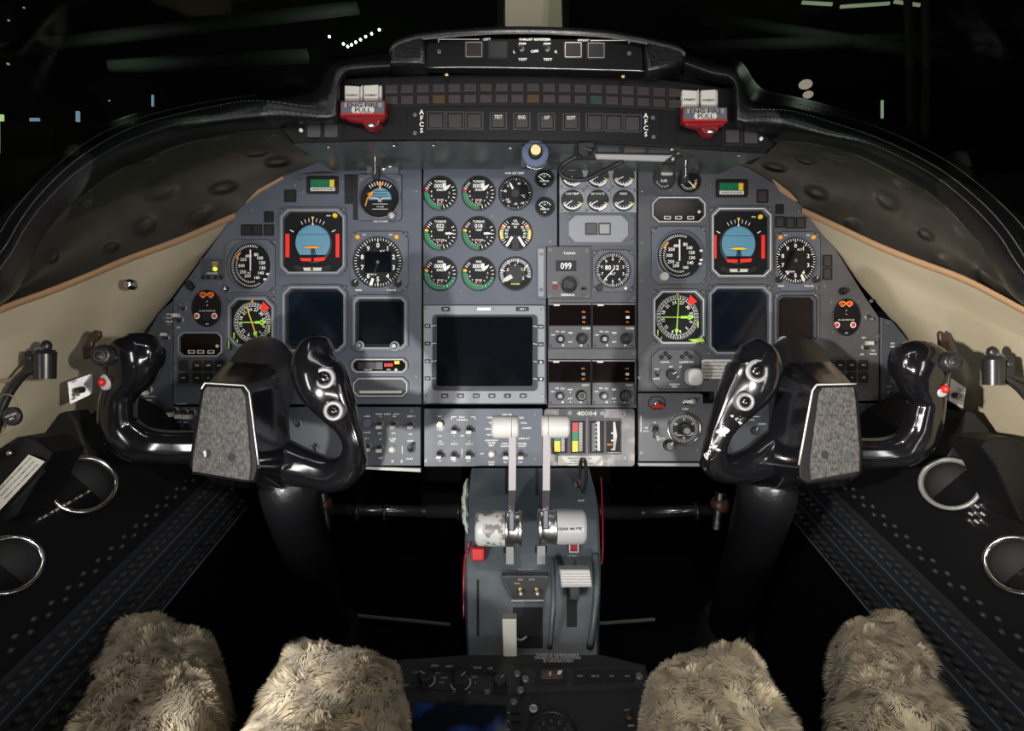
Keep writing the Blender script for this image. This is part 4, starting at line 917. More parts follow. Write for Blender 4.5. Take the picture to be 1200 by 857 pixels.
for x, y, s_ in ((1042, 453, 'COM1'), (1054, 453, 'COM2'), (1043, 474, 'NAV'), (1054, 474, 'ADF'), (1036+3, 499, 'OFF'), (1060, 499, 'INT'), (1050, 494.5, 'EMER')): g.text(s_, x, y, 1.6, -.94)
g.build('lettering', outer_right); key(outer_right, 1047, 410.5, 9, 6, -1, '')
for u, v in ((1012, 492), (1014, 515), (1024, 513)): toggle(low_right, u, v if v < 516 else 512, -1, k=1.2)
knob(low_right, 884, 505, 5, 0, 5, 'black_plastic', ridges=10, line=20); g = G(); g.text('CABIN', 893, 497, 2.2, .06); g.text('COOL', 880, 492, 2.2, .06); g.text('LOW', 894, 512, 2.0, .06); g.box(872, 488, 890, 488.8, 0, .1, 'white'); g.build('lettering', low_right)
# ------------------------------------------------------------------ glareshield
GF = PF(.79)            # frame of the face that carries the annunciators
t = thing('glareshield', 'black glareshield housing across the top with a slate grey sloping underside', 'glareshield', 620, 170, 0, GF)
lip = [(343, 166.5), (420, 164), (520, 163.5), (620, 165.5), (720, 168.5), (800, 172.5), (870, 177), (898, 178.5)]
top = [(328, 150), (345, 144), (397, 138), (397, 92), (440, 90), (540, 86), (640, 85), (740, 88), (800, 96), (860, 104), (862, 146), (893, 155), (911, 168)]
G(GF).poly(lip + top[::-1], -40, 0, 'console', ch=1.2).build('face_plate', t)
# sloping underside: from the lip back to the panel
fr = [K(x, y+1, .79) for x, y in lip]; mid = [K(x, y+2.2, .788) for x, y in lip]
bk = [K(x, y, .893) for x, y in ((390, 200.5), (450, 199.5), (530, 198), (620, 198.5), (700, 200), (770, 202), (815, 203.5), (841, 204))]
bk2 = [K(x, y-14, .896) for x, y in ((390, 200.5), (450, 199.5), (530, 198), (620, 198.5), (700, 200), (770, 202), (815, 203.5), (841, 204))]
g = G(); g.grid([fr, mid], 'steel'); g.build('lip_edge', t, 'bare metal lip edge')
g = G(); g.grid([mid, bk, bk2], 'slate', smooth=False)
g.add([mid[0], bk[0], bk2[0], K(330, 152, .80)], [(0, 1, 2, 3)], 'slate', raw=True); g.add([mid[-1], bk[-1], bk2[-1], K(911, 168, .80)], [(3, 2, 1, 0)], 'slate', raw=True)
g.build('underside', t)
for x, y in ((385, 171), (462, 169.5), (508, 169), (598, 172), (795, 178), (866, 181)):
    g = G(I4); p = K(x, y+2, .795); g.sphere(p, .0026, 'screw_bright', 8, 5, (1.3, 1, .6)); g.build('screw', t)
# annunciator lights, two rows of nineteen
random.seed(3)
t = thing('warning_light_array', 'two long rows of small unlit warning lights under the glareshield hood', 'warning light panel', 620, 118, 0, GF)
def arch(x): return 103.5 + 6.2*((x-600)/190)**2 if x > 600 else 103.5 + 2.0*((x-600)/140)**2
rowp = [(451+i*8.75) for i in range(40)]
g = G(GF); g.poly([(x, arch(x)-7.5) for x in rowp] + [(x, arch(x)+20.5) for x in rowp[::-1]], .05, 1.2, 'seam', ch=.3); g.build('housing', t)
for i in range(19):
    x = 459.5 + 18.37*i; y = arch(x); sl = math.degrees(math.atan((arch(x+5)-arch(x-5))/10))
    for j in (0, 1):
        m = 'annun'
        if j == 1 and i in (3, 9): m = 'annun_amber'
        if j == 1 and i == 13: m = 'annun_teal'
        dy = math.tan(R(sl))*7.7; yy = y + j*13
        p = [(x-7.5, yy-4.8-dy), (x+7.5, yy-4.8+dy), (x+7.5, yy+4.8+dy), (x-7.5, yy+4.8-dy)]
        g = G(GF); g.poly(p, 1.2, 3.6, m, ch=.8); g.build('annunciator_light', t)
# autopilot control strip
t = thing('autopilot_control_strip', 'black strip of square push buttons lettered A F C S at both ends', 'control panel', 625, 166, 0, GF)
def av(x): return 146 + (x-625)*.012 + (max(0, x-700))*.02
ax = [477+i*29.6 for i in range(11)]
g = G(GF); g.poly([(x, av(x)-19.5) for x in ax] + [(x, av(x)+19) for x in ax[::-1]], .05, 1.4, 'console', ch=.5); g.build('face', t)
for x, tx in ((511, ''), (533.5, ''), (556, ''), (584, 'TEST'), (611.5, 'ENG'), (640.5, 'A/P'), (669, 'SOFT'), (696.5, ''), (719, ''), (741, '')):
    y = av(x)-2.5; w = 9.6 if tx == '' else 9
    g = G(GF); g.ring(x, y, rrect(x-w-1.2, y-w-1.2, x+w+1.2, y+w+1.2, 1, 2), rrect(x-w+.6, y-w+.6, x+w-.6, y+w-.6, .8, 2), 1.4, 2.6, 'bezel_dark', m2='seam'); g.poly(rrect(x-w+1.6, y-w+1.6, x+w-1.6, y+w-1.6, .8, 2), 1.4, 3.2 if tx else 2.2, 'annun', ch=.5)
    if tx: g.text(tx, x, y-4.6, 4.2, 3.25, 'cream_white', sx=.72)
    g.build('push_button', t)
g = G(GF)
for x in (494.2, 756.5):
    for k, c in enumerate('AFCS'): g.text(c, x, av(x)-12.5+k*7.2, 5.4, 1.45)
g.build('lettering', t, 'white A F C S letters')
screws(t, [(486.5, 135), (486.5, 156.5), (765, 138.5), (765.5, 161)], 1.4, 2.4, 'screw', GF)
# end button pairs
for xs, lab, side_ in (((368.5, 388.5), 'two dark square buttons and a small white lamp, left end of the glareshield', 'L'), ((858, 879.5), 'two dark square buttons and a small white lamp, right end of the glareshield', 'R')):
    y0 = 155 if side_ == 'L' else 161.5
    t = thing('button_pair', lab, 'indicator', xs[0], y0, 0, GF, group='end button pairs')
    g = G(GF); g.poly([(xs[0]-11, y0-11), (xs[1]+11, y0-10.5), (xs[1]+11, y0+8.5), (xs[0]-11, y0+7)] if side_ == 'L' else [(xs[0]-11, y0-11), (xs[1]+11, y0-9), (xs[1]+11, y0+10), (xs[0]-11, y0+9)], .05, .8, 'matte_black', ch=.3); g.build('plate', t)
    for x in xs:
        y = y0 + (0 if side_ == 'L' else (x-858)*.04) - 1
        g = G(GF); g.ring(x, y, rrect(x-9, y-8.6, x+9, y+8.6, 1, 2), rrect(x-7.8, y-7.6, x+7.8, y+7.6, .8, 2), .8, 1.8, 'console'); g.poly(rrect(x-7.6, y-7.4, x+7.6, y+7.4, .8, 2), .8, 1.6, 'annun'); g.build('push_button', t)
    x = 353 if side_ == 'L' else 891.5; y = y0-2 if side_ == 'L' else y0+1.5
    G(GF).lathe(x, y, [(2.4, 0), (2.4, 1.5), (1.4, 2.6)], 'white', 12).build('lamp', t)
# engine fire handles with white ARMED squares
for ox, oy, lab in ((0, 0, 'left'), (390.5, 7, 'right')):
    t = thing('fire_handle', f'red T-shaped handle marked ENG FIRE PULL, {lab} of the warning light rows', 'fire handle', 430+ox, 150+oy, 0, GF, group='engine fire handles')
    sl = .0 if ox == 0 else .02
    g = G(GF); g.poly([(403.5+ox, 126+oy), (456+ox, 125.5+oy+sl*40), (456+ox, 143+oy), (403.5+ox, 144+oy)], 10, 17, 'dark_red', ch=.8)
    g.poly([(404.5+ox, 141+oy), (457+ox, 140+oy), (452+ox, 146.5+oy), (440+ox, 147.5+oy), (423+ox, 148.5+oy), (411+ox, 146.5+oy)], 8, 15, 'dark_red', ch=1)
    g.poly([(424+ox, 145+oy), (449+ox, 144+oy), (447+ox, 151+oy), (441+ox, 156+oy), (432+ox, 155+oy)], 1, 13, 'dark_red', ch=1.5, steps=3); g.build('grip', t)
    g = G(GF); g.poly([(405+ox, 127.8+oy), (454.5+ox, 127.2+oy), (454.5+ox, 141+oy), (405+ox, 141.8+oy)], 17, 18, 'annun' if ox < 0 else 'bezel', ch=.4)
    g.poly(rrect(417+ox, 133.5+oy, 443+ox, 140.5+oy, 3, 3), 18, 18.3, 'label_paper'); g.box(409+ox, 128.5+oy, 451+ox, 134+oy, 18, 18.2, 'knob_grey')
    g.text('ENG FIRE', 430+ox, 131.6+oy, 5.0, 18.35, 'black', sx=1.25); g.text('PULL', 430+ox, 137.4+oy, 4.8, 18.35, 'black', sx=1.25); g.build('lens', t, 'clear lens with black lettering')
    g = G(GF); g.box(404+ox, 141+oy, 455+ox, 142.6+oy, 17, 18.6, 'red', .3); g.build('lens_edge', t)
    g = G(GF); g.sphere((438+ox, 152.5+oy, 12.5), 4.2, 'screw_bright', 12, 6, (1.3, .8, .7)); g.build('release_button', t, 'bright metal release button')
    g = G(GF); g.box(403+ox, 145+oy, 478+ox if ox == 0 else 457+ox, 164+oy, .05, 1.2, 'console'); g.build('base_plate', t)
    for k, (a, b) in enumerate(((406.5, 425.5), (428.5, 447.5))):
        d = thing('armed_button', f'{"left" if k == 0 else "right"} of two white ARMED buttons above the {lab} fire handle', 'push button', a+9+ox, 125+oy, 0, GF, group='white ARMED buttons')
        yo = (104.5 if ox == 0 else 102.5)+oy+(0.6*k if ox else 0)
        g = G(GF); g.poly([(a+ox, yo), (b-2+ox, yo+(1 if k == 0 else -1)), (b-2+ox, yo+23), (a+ox, yo+23)], 1, 9, 'cream_white', ch=.5); g.text('ARMED', (a+b)/2-1+ox, yo+11.5, 2.6, 9.1, 'black', sx=1.2); g.build('button_cap', d)
        g = G(GF); g.poly([(b-1.8+ox, yo), (b+1+ox, yo-2), (b+1+ox, yo+22), (b-1.8+ox, yo+23)], .5, 6, 'label_paper', ch=.3); g.build('guard', d)

# thrust reverser panel
HF = PF(.77)
t = thing('thrust_reverser_panel', 'black panel lettered THRUST REVERSER at the top centre, four square lights', 'control panel', 627, 82, 0, HF)
g = G(HF); g.poly([(499, 45), (752, 46), (754, 84), (620, 81), (500, 79)], -12, 0, 'console', ch=.5); g.grid; g.build('face', t)
g = G(HF); g.tube([(500, 79.5, .6), (560, 79, .6), (640, 80.5, .6), (700, 81.8, .6), (749, 83, .6), (754, 84.5, .6)], .7, 'steel', 6, 3); g.build('lower_edge', t, 'bright worn lower edge')
for x, y, m in ((555.5, 59, 'knob_grey'), (583.5, 59.3, 'bezel_dark'), (671.5, 59.3, 'cream_white'), (698.3, 60, 'knob_grey')):
    g = G(HF); g.ring(x, y, rrect(x-11.5, y-10.5, x+11.5, y+10.5, 1.5, 2), rrect(x-9.6, y-8.8, x+9.6, y+8.8, 1, 2), 0, 1.4, 'matte_black'); g.ring(x, y, rrect(x-9.6, y-8.8, x+9.6, y+8.8, 1, 2), rrect(x-9, y-8.1, x+9, y+8.1, .8, 2), 1, 2.0, m); g.poly(rrect(x-9.2, y-8.4, x+9.2, y+8.4, .8, 2), 0, 1.7, 'annun'); g.build('square_light', t)
for x in (611.5, 641.5):
    g = G(HF); g.lathe(x, 57.5, [(3.4, 0), (3.4, 1), (2, 1.6)], 'screw', 12); bat(g, x, 57.5, -4, 2.5, 10, 1.0, 1.7, 'bezel_dark', 1); g.build('toggle_switch', t)
g = G(HF)
for s_, x, y, z in (('LEFT', 570.5, 44.8+0, 2.6), ('THRUST REVERSER', 626.5, 45, 2.6), ('RIGHT', 683.5, 46, 2.6), ('ARM', 612, 50, 2.5), ('ARM', 641, 50, 2.5), ('L', 602.5, 59.5, 3), ('OFF', 626.5, 59, 3), ('R', 651.5, 59.5, 3), ('TEST', 612.5, 68.5, 2.8), ('TEST', 642, 68.5, 2.8)): g.text(s_, x, y+1.2, z, .1, sx=1.2)
g.box(513.5, 45.6, 561.5, 46.5, .02, .15, 'white'); g.box(513.5, 45.6, 514.4, 49.5, .02, .15, 'white'); g.box(692, 47, 737.5, 47.9, .02, .15, 'white'); g.box(736.6, 47, 737.5, 51, .02, .15, 'white'); g.build('lettering', t)
screws(t, [(514.5, 60.5), (737.5, 62.5)], 0, 2.6, 'screw', HF)
for x, y in ((523, 86), (731, 88)):
    g = G(HF); g.sphere((x, y, -3), 3, 'brass', 10, 6, (1.2, .9, .8)); g.build('mounting_screw', t)

# leather hood around the thrust reverser panel
g = G(HF)
o = [(458, 66), (459, 57), (466, 49), (480, 43.5), (500, 39.5), (560, 34.5), (620, 33), (700, 36.5), (745, 43), (770, 48.5), (790, 53.5), (800, 60), (800, 66)]
hood_top = catmull(o, 4)
# roll that follows the outline
rowsK = []
for k in range(9):
    a = R(-40 + 130*k/8); ring_ = []
    for (x, y) in hood_top:
        rr = 7.0; ring_.append(HF @ Vector((x, y + rr - rr*math.sin(a)*1.0, (rr+3)*math.cos(a)*1.0 - (0 if k < 8 else 0))))
    rowsK.append(ring_)
rowsK.append([PF(.80) @ Vector((x, y+2, -40)) for x, y in [((p[0]-620)*1.02+620, p[1]+4) for p in hood_top]])
g.grid(rowsK, 'leather', raw=True)
g.solo('glareshield_hood', 'black leather covered hood arching over the THRUST REVERSER panel', 'leather hood')
for xs, lab in ((((458, 62), (463, 50), (482, 43), (500, 42), (500, 79), (490, 79), (458, 79)), 'left'), (((752, 46), (768, 48), (790, 53), (801, 62), (802, 78), (760, 88), (756, 86)), 'right')):
    g = G(HF); g.poly(list(xs), -30, 9, 'leather', ch=6, steps=5, smooth=True); g.solo('hood_cheek', f'rounded black leather cheek on the {lab} side of the THRUST REVERSER panel', 'leather hood')
# back filler of the shield under the hood
G(HF).poly([(396, 86), (470, 62), (780, 62), (862, 92), (862, 118), (396, 110)], -60, -28, 'console').solo('shield_recess', 'black recess behind the warning light rows, under the leather hood', 'glareshield')

# ------------------------------------------------------------------ leather coaming and black foam shroud on both sides
def strip(table, sub=6):
    """table rows = stations, each a list of (px, py, d); returns rows of K points"""
    n = len(table[0]); cols = [catmull([st[i] for st in table], sub) for i in range(n)]
    return [[K(*p) for p in c] for c in cols]
LEFT = [  # outer back, outer crest, bulge, front crest, band, inner lower edge
 [(462, 58, .90), (460, 62, .83), (459, 68, .775), (458, 74, .765), (457, 79, .768), (457, 86, .80)],
 [(420, 62, .90), (418, 66, .83), (416, 72, .775), (414, 77, .765), (413, 83, .77), (413, 90, .80)],
 [(385, 66, .90), (387, 71, .83), (394, 78, .775), (401, 83, .765), (404, 87, .77), (406, 92, .80)],
 [(374, 78, .90), (378, 84, .83), (386, 90, .775), (394, 94, .765), (398, 98, .77), (400, 102, .80)],
 [(366, 90, .90), (369, 98, .83), (379, 108, .775), (390, 116, .765), (397, 120, .77), (400, 122, .80)],
 [(350, 97, .89), (352, 104, .83), (362, 116, .775), (374, 128, .765), (388, 140, .77), (398, 146, .80)],
 [(300, 104, .88), (300, 110, .82), (300, 115, .77), (300, 120, .76), (315, 138, .768), (330, 151, .80)],
 [(250, 112, .86), (250, 117, .80), (250, 122, .755), (250, 127, .745), (262, 143, .75), (277, 155, .79)],
 [(200, 123, .84), (200, 127, .78), (202, 132, .735), (205, 137, .72), (210, 155, .73), (215, 168, .77)],
 [(155, 134, .81), (157, 139, .75), (160, 144, .705), (163, 149, .69), (168, 170, .70), (173, 184, .74)],
 [(112, 151, .77), (116, 156, .71), (121, 161, .67), (127, 166, .655), (130, 187, .665), (135, 201, .70)],
 [(72, 178, .72), (77, 183, .665), (82, 187, .63), (88, 192, .61), (93, 211, .62), (101, 225, .655)],
 [(36, 212, .665), (41, 216, .615), (47, 220, .58), (54, 224, .565), (62, 240, .575), (72, 250, .61)],
 [(6, 245, .61), (12, 250, .57), (20, 253, .535), (28, 257, .52), (36, 272, .53), (47, 284, .565)],
 [(-18, 285, .56), (-12, 288, .52), (-3, 291, .495), (5, 295, .48), (15, 310, .49), (29, 322, .525)],
 [(-50, 328, .52), (-45, 330, .48), (-38, 332, .46), (-28, 334, .445), (-14, 341, .455), (8, 350, .50)],
 [(-120, 380, .46), (-114, 380, .43), (-104, 380, .41), (-94, 380, .40), (-80, 384, .41), (-55, 388, .46)]]
RIGHT = [
 [(796, 52, .90), (798, 58, .83), (799, 64, .775), (800, 70, .765), (801, 76, .768), (802, 88, .80)],
 [(830, 64, .90), (831, 69, .83), (832, 75, .775), (833, 82, .765), (834, 88, .77), (834, 96, .80)],
 [(862, 68, .90), (860, 73, .83), (858, 80, .775), (855, 87, .765), (854, 92, .77), (853, 100, .80)],
 [(875, 80, .90), (871, 86, .83), (868, 92, .775), (864, 98, .765), (861, 102, .77), (858, 106, .80)],
 [(884, 95, .90), (880, 103, .83), (874, 111, .775), (867, 118, .765), (862, 123, .77), (859, 128, .80)],
 [(898, 106, .89), (893, 114, .83), (886, 122, .775), (876, 130, .765), (866, 144, .77), (860, 152, .80)],
 [(935, 114, .88), (933, 120, .82), (930, 126, .77), (925, 132, .76), (915, 148, .768), (900, 162, .80)],
 [(985, 127, .86), (983, 133, .80), (980, 140, .755), (975, 146, .745), (965, 160, .75), (953, 168, .79)],
 [(1030, 141, .84), (1028, 147, .78), (1025, 154, .735), (1020, 161, .72), (1010, 172, .73), (1000, 179, .77)],
 [(1075, 161, .81), (1073, 167, .75), (1069, 173, .705), (1063, 180, .69), (1052, 191, .70), (1042, 199, .74)],
 [(1118, 184, .77), (1115, 190, .71), (1110, 196, .67), (1102, 202, .655), (1090, 212, .665), (1080, 219, .70)],
 [(1150, 207, .72), (1146, 213, .665), (1140, 219, .63), (1131, 224, .61), (1118, 234, .62), (1107, 240, .655)],
 [(1180, 232, .665), (1175, 238, .615), (1168, 243, .58), (1158, 249, .565), (1143, 257, .575), (1130, 263, .61)],
 [(1207, 259, .61), (1201, 265, .57), (1193, 271, .535), (1181, 277, .52), (1165, 281, .53), (1150, 286, .565)],
 [(1232, 295, .56), (1226, 300, .52), (1216, 305, .495), (1202, 309, .48), (1184, 312, .49), (1167, 315, .525)],
 [(1262, 338, .52), (1256, 340, .48), (1246, 343, .46), (1233, 345, .445), (1214, 348, .455), (1192, 350, .50)],
 [(1330, 400, .46), (1324, 400, .43), (1314, 400, .41), (1300, 400, .40), (1285, 400, .41), (1262, 398, .46)]]
def coaming(tab, lab):
    t = thing('leather_coaming', f'black stitched leather coaming sweeping down the {lab} side', 'coaming', at=K(*tab[6][3]), group='leather coamings')
    ex = [st[:1] + st + [(st[5][0], st[5][1]+2, st[5][2]+.05)] for st in tab]
    for st in ex: st[0] = (st[1][0], st[1][1]+6, st[1][2]+.10)
    rows = strip(ex, 6); sm = catmull([[c for p in r for c in p] for r in rows], 4)      # smooth across the section too
    n = len(rows[0]); rows2 = [[Vector(r[3*i:3*i+3]) for i in range(n)] for r in sm]
    g = G(); g.grid(rows2, 'leather', raw=True); g.build('leather_cover', t)
    g = G(I4)
    for off, (ri) in enumerate((15, 18, 9)):
        src = rows2[ri]; L = 0
        for i in range(36 if off == 2 else 30, len(src)-1):
            for q in range(2):
                a = src[i].lerp(src[i+1], q/2+.08); b = src[i].lerp(src[i+1], q/2+.36); out = -a.normalized()*.0012
                g.rod(a+out, b+out, .0006, .0006, 'thread', 4, False)
    st_ = g.build('stitching', t); st_['kind'] = 'stuff'; return t
coaming(LEFT, 'left'); coaming(RIGHT, 'right')

# black foam shroud between the coaming and the cream side trim, with pressed dimples
FL = [(400, 203, .90), (372, 204, .90), (335, 207, .90), (303, 227, .90), (276, 249, .90), (212, 277, .80), (150, 300, .72), (105, 319, .665), (60, 337, .62), (0, 359, .56), (-60, 385, .50), (-100, 405, .47)]
FR = [(830, 203, .90), (868, 204, .90), (890, 212, .90), (915, 227, .90), (940, 243, .90), (985, 264, .82), (1030, 285, .75), (1075, 303, .69), (1133, 325, .62), (1200, 360, .55), (1260, 392, .50), (1300, 415, .47)]
def shroud(tab, Fp, dents, lab):
    top_ = catmull([st[5] for st in tab[5:]], 8); bot = catmull(Fp, 8)
    def at(c, t):
        x = t*(len(c)-1); i = min(int(x), len(c)-2); f = x-i; return [a+(b-a)*f for a, b in zip(c[i], c[i+1])]
    nu, nv = 260, 90; rows = []
    for j in range(nv+1):
        v = j/nv; r = []
        for i in range(nu+1):
            u = i/nu; a = at(top_, u); b = at(bot, u); p = [x+(y-x)*v for x, y in zip(a, b)]
            p[2] += .06*math.sin(math.pi*v)*(.6+.4*u if u < .9 else 1)
            if v < .02: p[2] += .004
            for (dx, dy, rx, ry, an) in dents:
                ca, sa = math.cos(R(an)), math.sin(R(an)); X = (p[0]-dx)*ca + (p[1]-dy)*sa; Y = -(p[0]-dx)*sa + (p[1]-dy)*ca; q = (X/rx)**2 + (Y/ry)**2
                if q < 6: p[2] += .016*math.exp(-q*q*.9)
            n_ = noise.noise(Vector((p[0]*.02, p[1]*.02, 1)))*.004
            r.append(K(p[0], p[1], p[2]+n_))
        rows.append(r)
    g = G(); g.grid(rows, 'foam'); return g.solo('foam_shroud', f'dark dimpled foam shroud between the {lab} coaming and the cream side trim', 'shroud')
shroud(LEFT, FL, [(187, 222, 17, 11, -15), (300, 177, 15, 6, -5), (233, 253, 15, 8, -25), (262, 220, 14, 6, -12), (170, 265, 12, 9, -30), (325, 190, 13, 5, -5), (170, 185, 14, 7, -15), (95, 235, 12, 8, -30), (255, 157, 16, 6, -8), (130, 290, 9, 5, -20), (60, 300, 9, 7, -40)], 'left')
shroud(RIGHT, FR, [(944, 187, 12, 5, 15), (908, 196, 12, 4, 12), (957, 226, 12, 6, 20), (982, 180, 18, 6, 15), (1063, 213, 16, 8, 25), (1040, 235, 14, 8, 35), (1132, 268, 14, 9, 30), (1000, 264, 9, 6, 20), (1105, 310, 12, 9, 20), (1125, 330, 11, 7, 20), (1155, 325, 12, 8, 50), (1085, 275, 9, 5, 30)], 'right')

# ------------------------------------------------------------------ cream side walls
ML = [(235, 302, .92), (235, 302, .92), (180, 330, .80), (118, 356, .72), (75, 371, .665), (30, 388, .62), (-35, 412, .56), (-90, 435, .50)]
GL = [(130, 560, .93), (130, 560, .93), (90, 590, .80), (40, 620, .72), (0, 650, .665), (-40, 690, .62), (-110, 760, .56), (-180, 830, .50)]
MR = [(985, 302, .92), (985, 302, .92), (1035, 323, .82), (1085, 345, .75), (1130, 362, .69), (1185, 388, .62), (1250, 420, .55), (1310, 450, .50)]
GR = [(1086, 560, .93), (1086, 560, .93), (1120, 590, .82), (1165, 620, .75), (1205, 650, .69), (1255, 690, .62), (1320, 760, .55), (1385, 830, .50)]
for Fp, Mp, Gp, lab in ((FL, ML, GL, 'left'), (FR, MR, GR, 'right')):
    f0 = [(276 if lab == 'left' else 940, 249 if lab == 'left' else 243, .93)] + Fp[4:11]
    bl = [(32, 13), (32, 13), (20, 12), (14, 8), (8, 5), (4, 2), (0, 0), (0, 0)] if lab == 'left' else [(-40, -42), (-40, -42), (-37, -34), (-30, -26), (-22, -18), (-12, -9), (0, 0), (0, 0)]
    tb = [[a, (a[0]*.5+b[0]*.5, a[1]*.5+b[1]*.5+1, a[2]), b, (b[0], b[1]+3, b[2]+.002), (b[0]*.66+c[0]*.34-q[0], b[1]*.66+c[1]*.34, b[2]), (b[0]*.33+c[0]*.67-q[1], b[1]*.33+c[1]*.67, c[2]), c] for a, b, c, q in zip(f0, Mp, Gp, bl)]
    rows = strip(tb, 6)
    g = G(); g.grid(rows, 'cream'); g.solo('wall_' + lab, kind='structure')
    ledge = catmull(Fp[4:], 6); sgn = 1 if lab == 'left' else -1
    rr = [[K(x, y-.6, d+.012) for x, y, d in ledge], [K(x, y-.3, d-.004) for x, y, d in ledge], [K(x, y+2.5, d-.006) for x, y, d in ledge], [K(x, y+6+.9/d, d-.003) for x, y, d in ledge], [K(x, y+7+.9/d, d+.004) for x, y, d in ledge]]
    g = G(); g.grid(rr, 'tan'); g.solo('trim_1' if lab == 'left' else 'trim_2', kind='structure')
# thin tan slivers of trim where the shroud meets the panel
for p, lab in (([(288, 239), (305, 226), (333, 210), (332, 207), (303, 223)], 'left'), ([(905, 211), (925, 226), (934, 236), (931, 236), (914, 225)], 'right')):
    G().poly(p, 0.2, 2.5, 'tan', ch=.3).solo('trim_sliver', f'thin brown edge of trim along the {lab} shoulder of the instrument panel', 'trim strip')
# chrome wall screw
t = thing('wall_screw', 'round chrome cap screw high on the left cream wall', 'screw', at=K(151, 333, .70))
g = G(PF(.70)); g.lathe(151, 333, [(6.2, -8), (6.2, 1), (4.5, 3), (2, 4)], 'chrome', 16, rx=.85); g.build('screw_head', t)
# ------------------------------------------------------------------ things mounted under the glareshield
GU = PF(.80)
t = thing('eyeball_lamp', 'gold-centred round lamp on a blue-grey disc at the middle of the glareshield underside', 'lamp', 627, 183, 0, GU)
g = G(GU); g.poly([(610.5, 164), (641, 164), (641, 196), (610.5, 196)], -8, 2, 'bezel_dark', ch=.6); g.build('mount_plate', t)
g = G(GU); g.lathe(627, 182.5, [(15.4, 2), (15.4, 8), (14.6, 9), (8.5, 9)], 'sky_matte', 32); g.build('disc', t, 'blue-grey felt disc')
g = G(GU); g.lathe(627, 182.5, [(8, 8.8), (8, 14), (6.8, 15)], 'black', 24); g.lathe(627, 182.5, [(6.6, 14.6), (6.6, 18), (5.8, 18.6)], 'brass', 24); g.build('knob', t, 'brass knob')
g = G(GU); g.tube([(613, 190, 4), (619, 197, 4), (627, 199.5, 4), (635, 198, 4), (641, 189, 4)], .6, 'chrome', 5, 5); g.build('wire_clip', t)
t = thing('map_light_bracket', 'black bracket with three dark windows and a pale bar, under the glareshield right half', 'bracket', 728, 185, 0, GU)
g = G(GU); g.poly([(673, 169), (797, 172), (797, 177), (792, 178), (792, 192), (778, 192), (776, 187), (673, 186.5)], -4, 4, 'matte_black', ch=.6); g.build('body', t)
for a, b, m in ((699, 725, 'bezel_dark'), (730, 755, 'annun'), (758.5, 784, 'bezel_dark')):
    g = G(GU); g.poly(rrect(a, 171.8 + (a-699)*.02, b, 180.5 + (a-699)*.02, 1, 2), 4, 5.4, m, ch=.5); g.build('window', t)
g = G(GU); g.poly([(696, 182.8), (786, 184.5), (777, 191.5), (698, 188.5)], 4, 9, 'knob_grey', ch=1.5); g.build('bevelled_bar', t, 'pale bevelled bar')
g = G(GU); g.poly([(676, 171), (695, 171), (695, 177), (690, 179), (688, 186), (682, 187), (676, 182)], 4, 11, 'black', ch=.8); g.rod((680, 176, 9), (692, 181, 12), 1.6, 2, 'bezel_dark'); g.build('clip', t)
g = G(GU); g.sphere((785.5, 177.8, 6), 2.6, 'brass', 8, 5); g.poly([(785, 174.5), (797, 173.5), (795, 176.5), (787, 179)], 4, 6.5, 'brass', ch=.3); g.build('fitting', t); screws(t, [(787.5, 187.5)], 4, 2, 'screw_bright', GU)
g = G(I4); g.tube([K(676, 183, .795), K(661, 192, .80), K(656, 201, .80), K(662, 208, .80), K(675, 211, .80), K(690, 209, .80), K(706, 201, .80), K(722, 193, .80), K(730, 189, .795)], .0032, 'black', 8, 6)
g.solo('cable', 'black cable looping over the square meters below the bracket', 'cable')
for x, lab in ((440.5, 'left'), (802.5, 'right')):
    dy = 0 if lab == 'left' else 4
    t = thing('lamp_stalk', f'slim chrome lamp stalk hanging from the {lab} half of the glareshield underside', 'lamp stalk', x, 190, 0, GU, group='chrome lamp stalks')
    g = G(GU); g.rod((x, 172+dy, 0), (x, 186+dy, 3), .8, 1.2, 'chrome'); g.rod((x, 186+dy, 3), (x, 190+dy, 3), 2.6, 2.6, 'chrome', 10); g.rod((x, 190+dy, 3), (x, 204+dy, 3), 1.4, 1.6, 'chrome'); g.build('stalk', t)
    g = G(GU); g.box(x-4, 196+dy, x+4, 210+dy, -4, 2, 'black', .6); g.sphere((x-1, 205+dy, 4), 1.6, 'chrome', 8, 5); g.build('lamp_head', t)
    if lab == 'left':
        g = G(GU); g.box(428, 193, 466, 201, -12, -6, 'plate', .5); g.sphere((448, 196, -5), 2.4, 'screw_bright', 8, 5, (1.6, .8, .5)); g.sphere((456, 193.5, -5), 2.0, 'screw_bright', 8, 5, (1.8, .7, .5)); g.build('mount_plate', t)

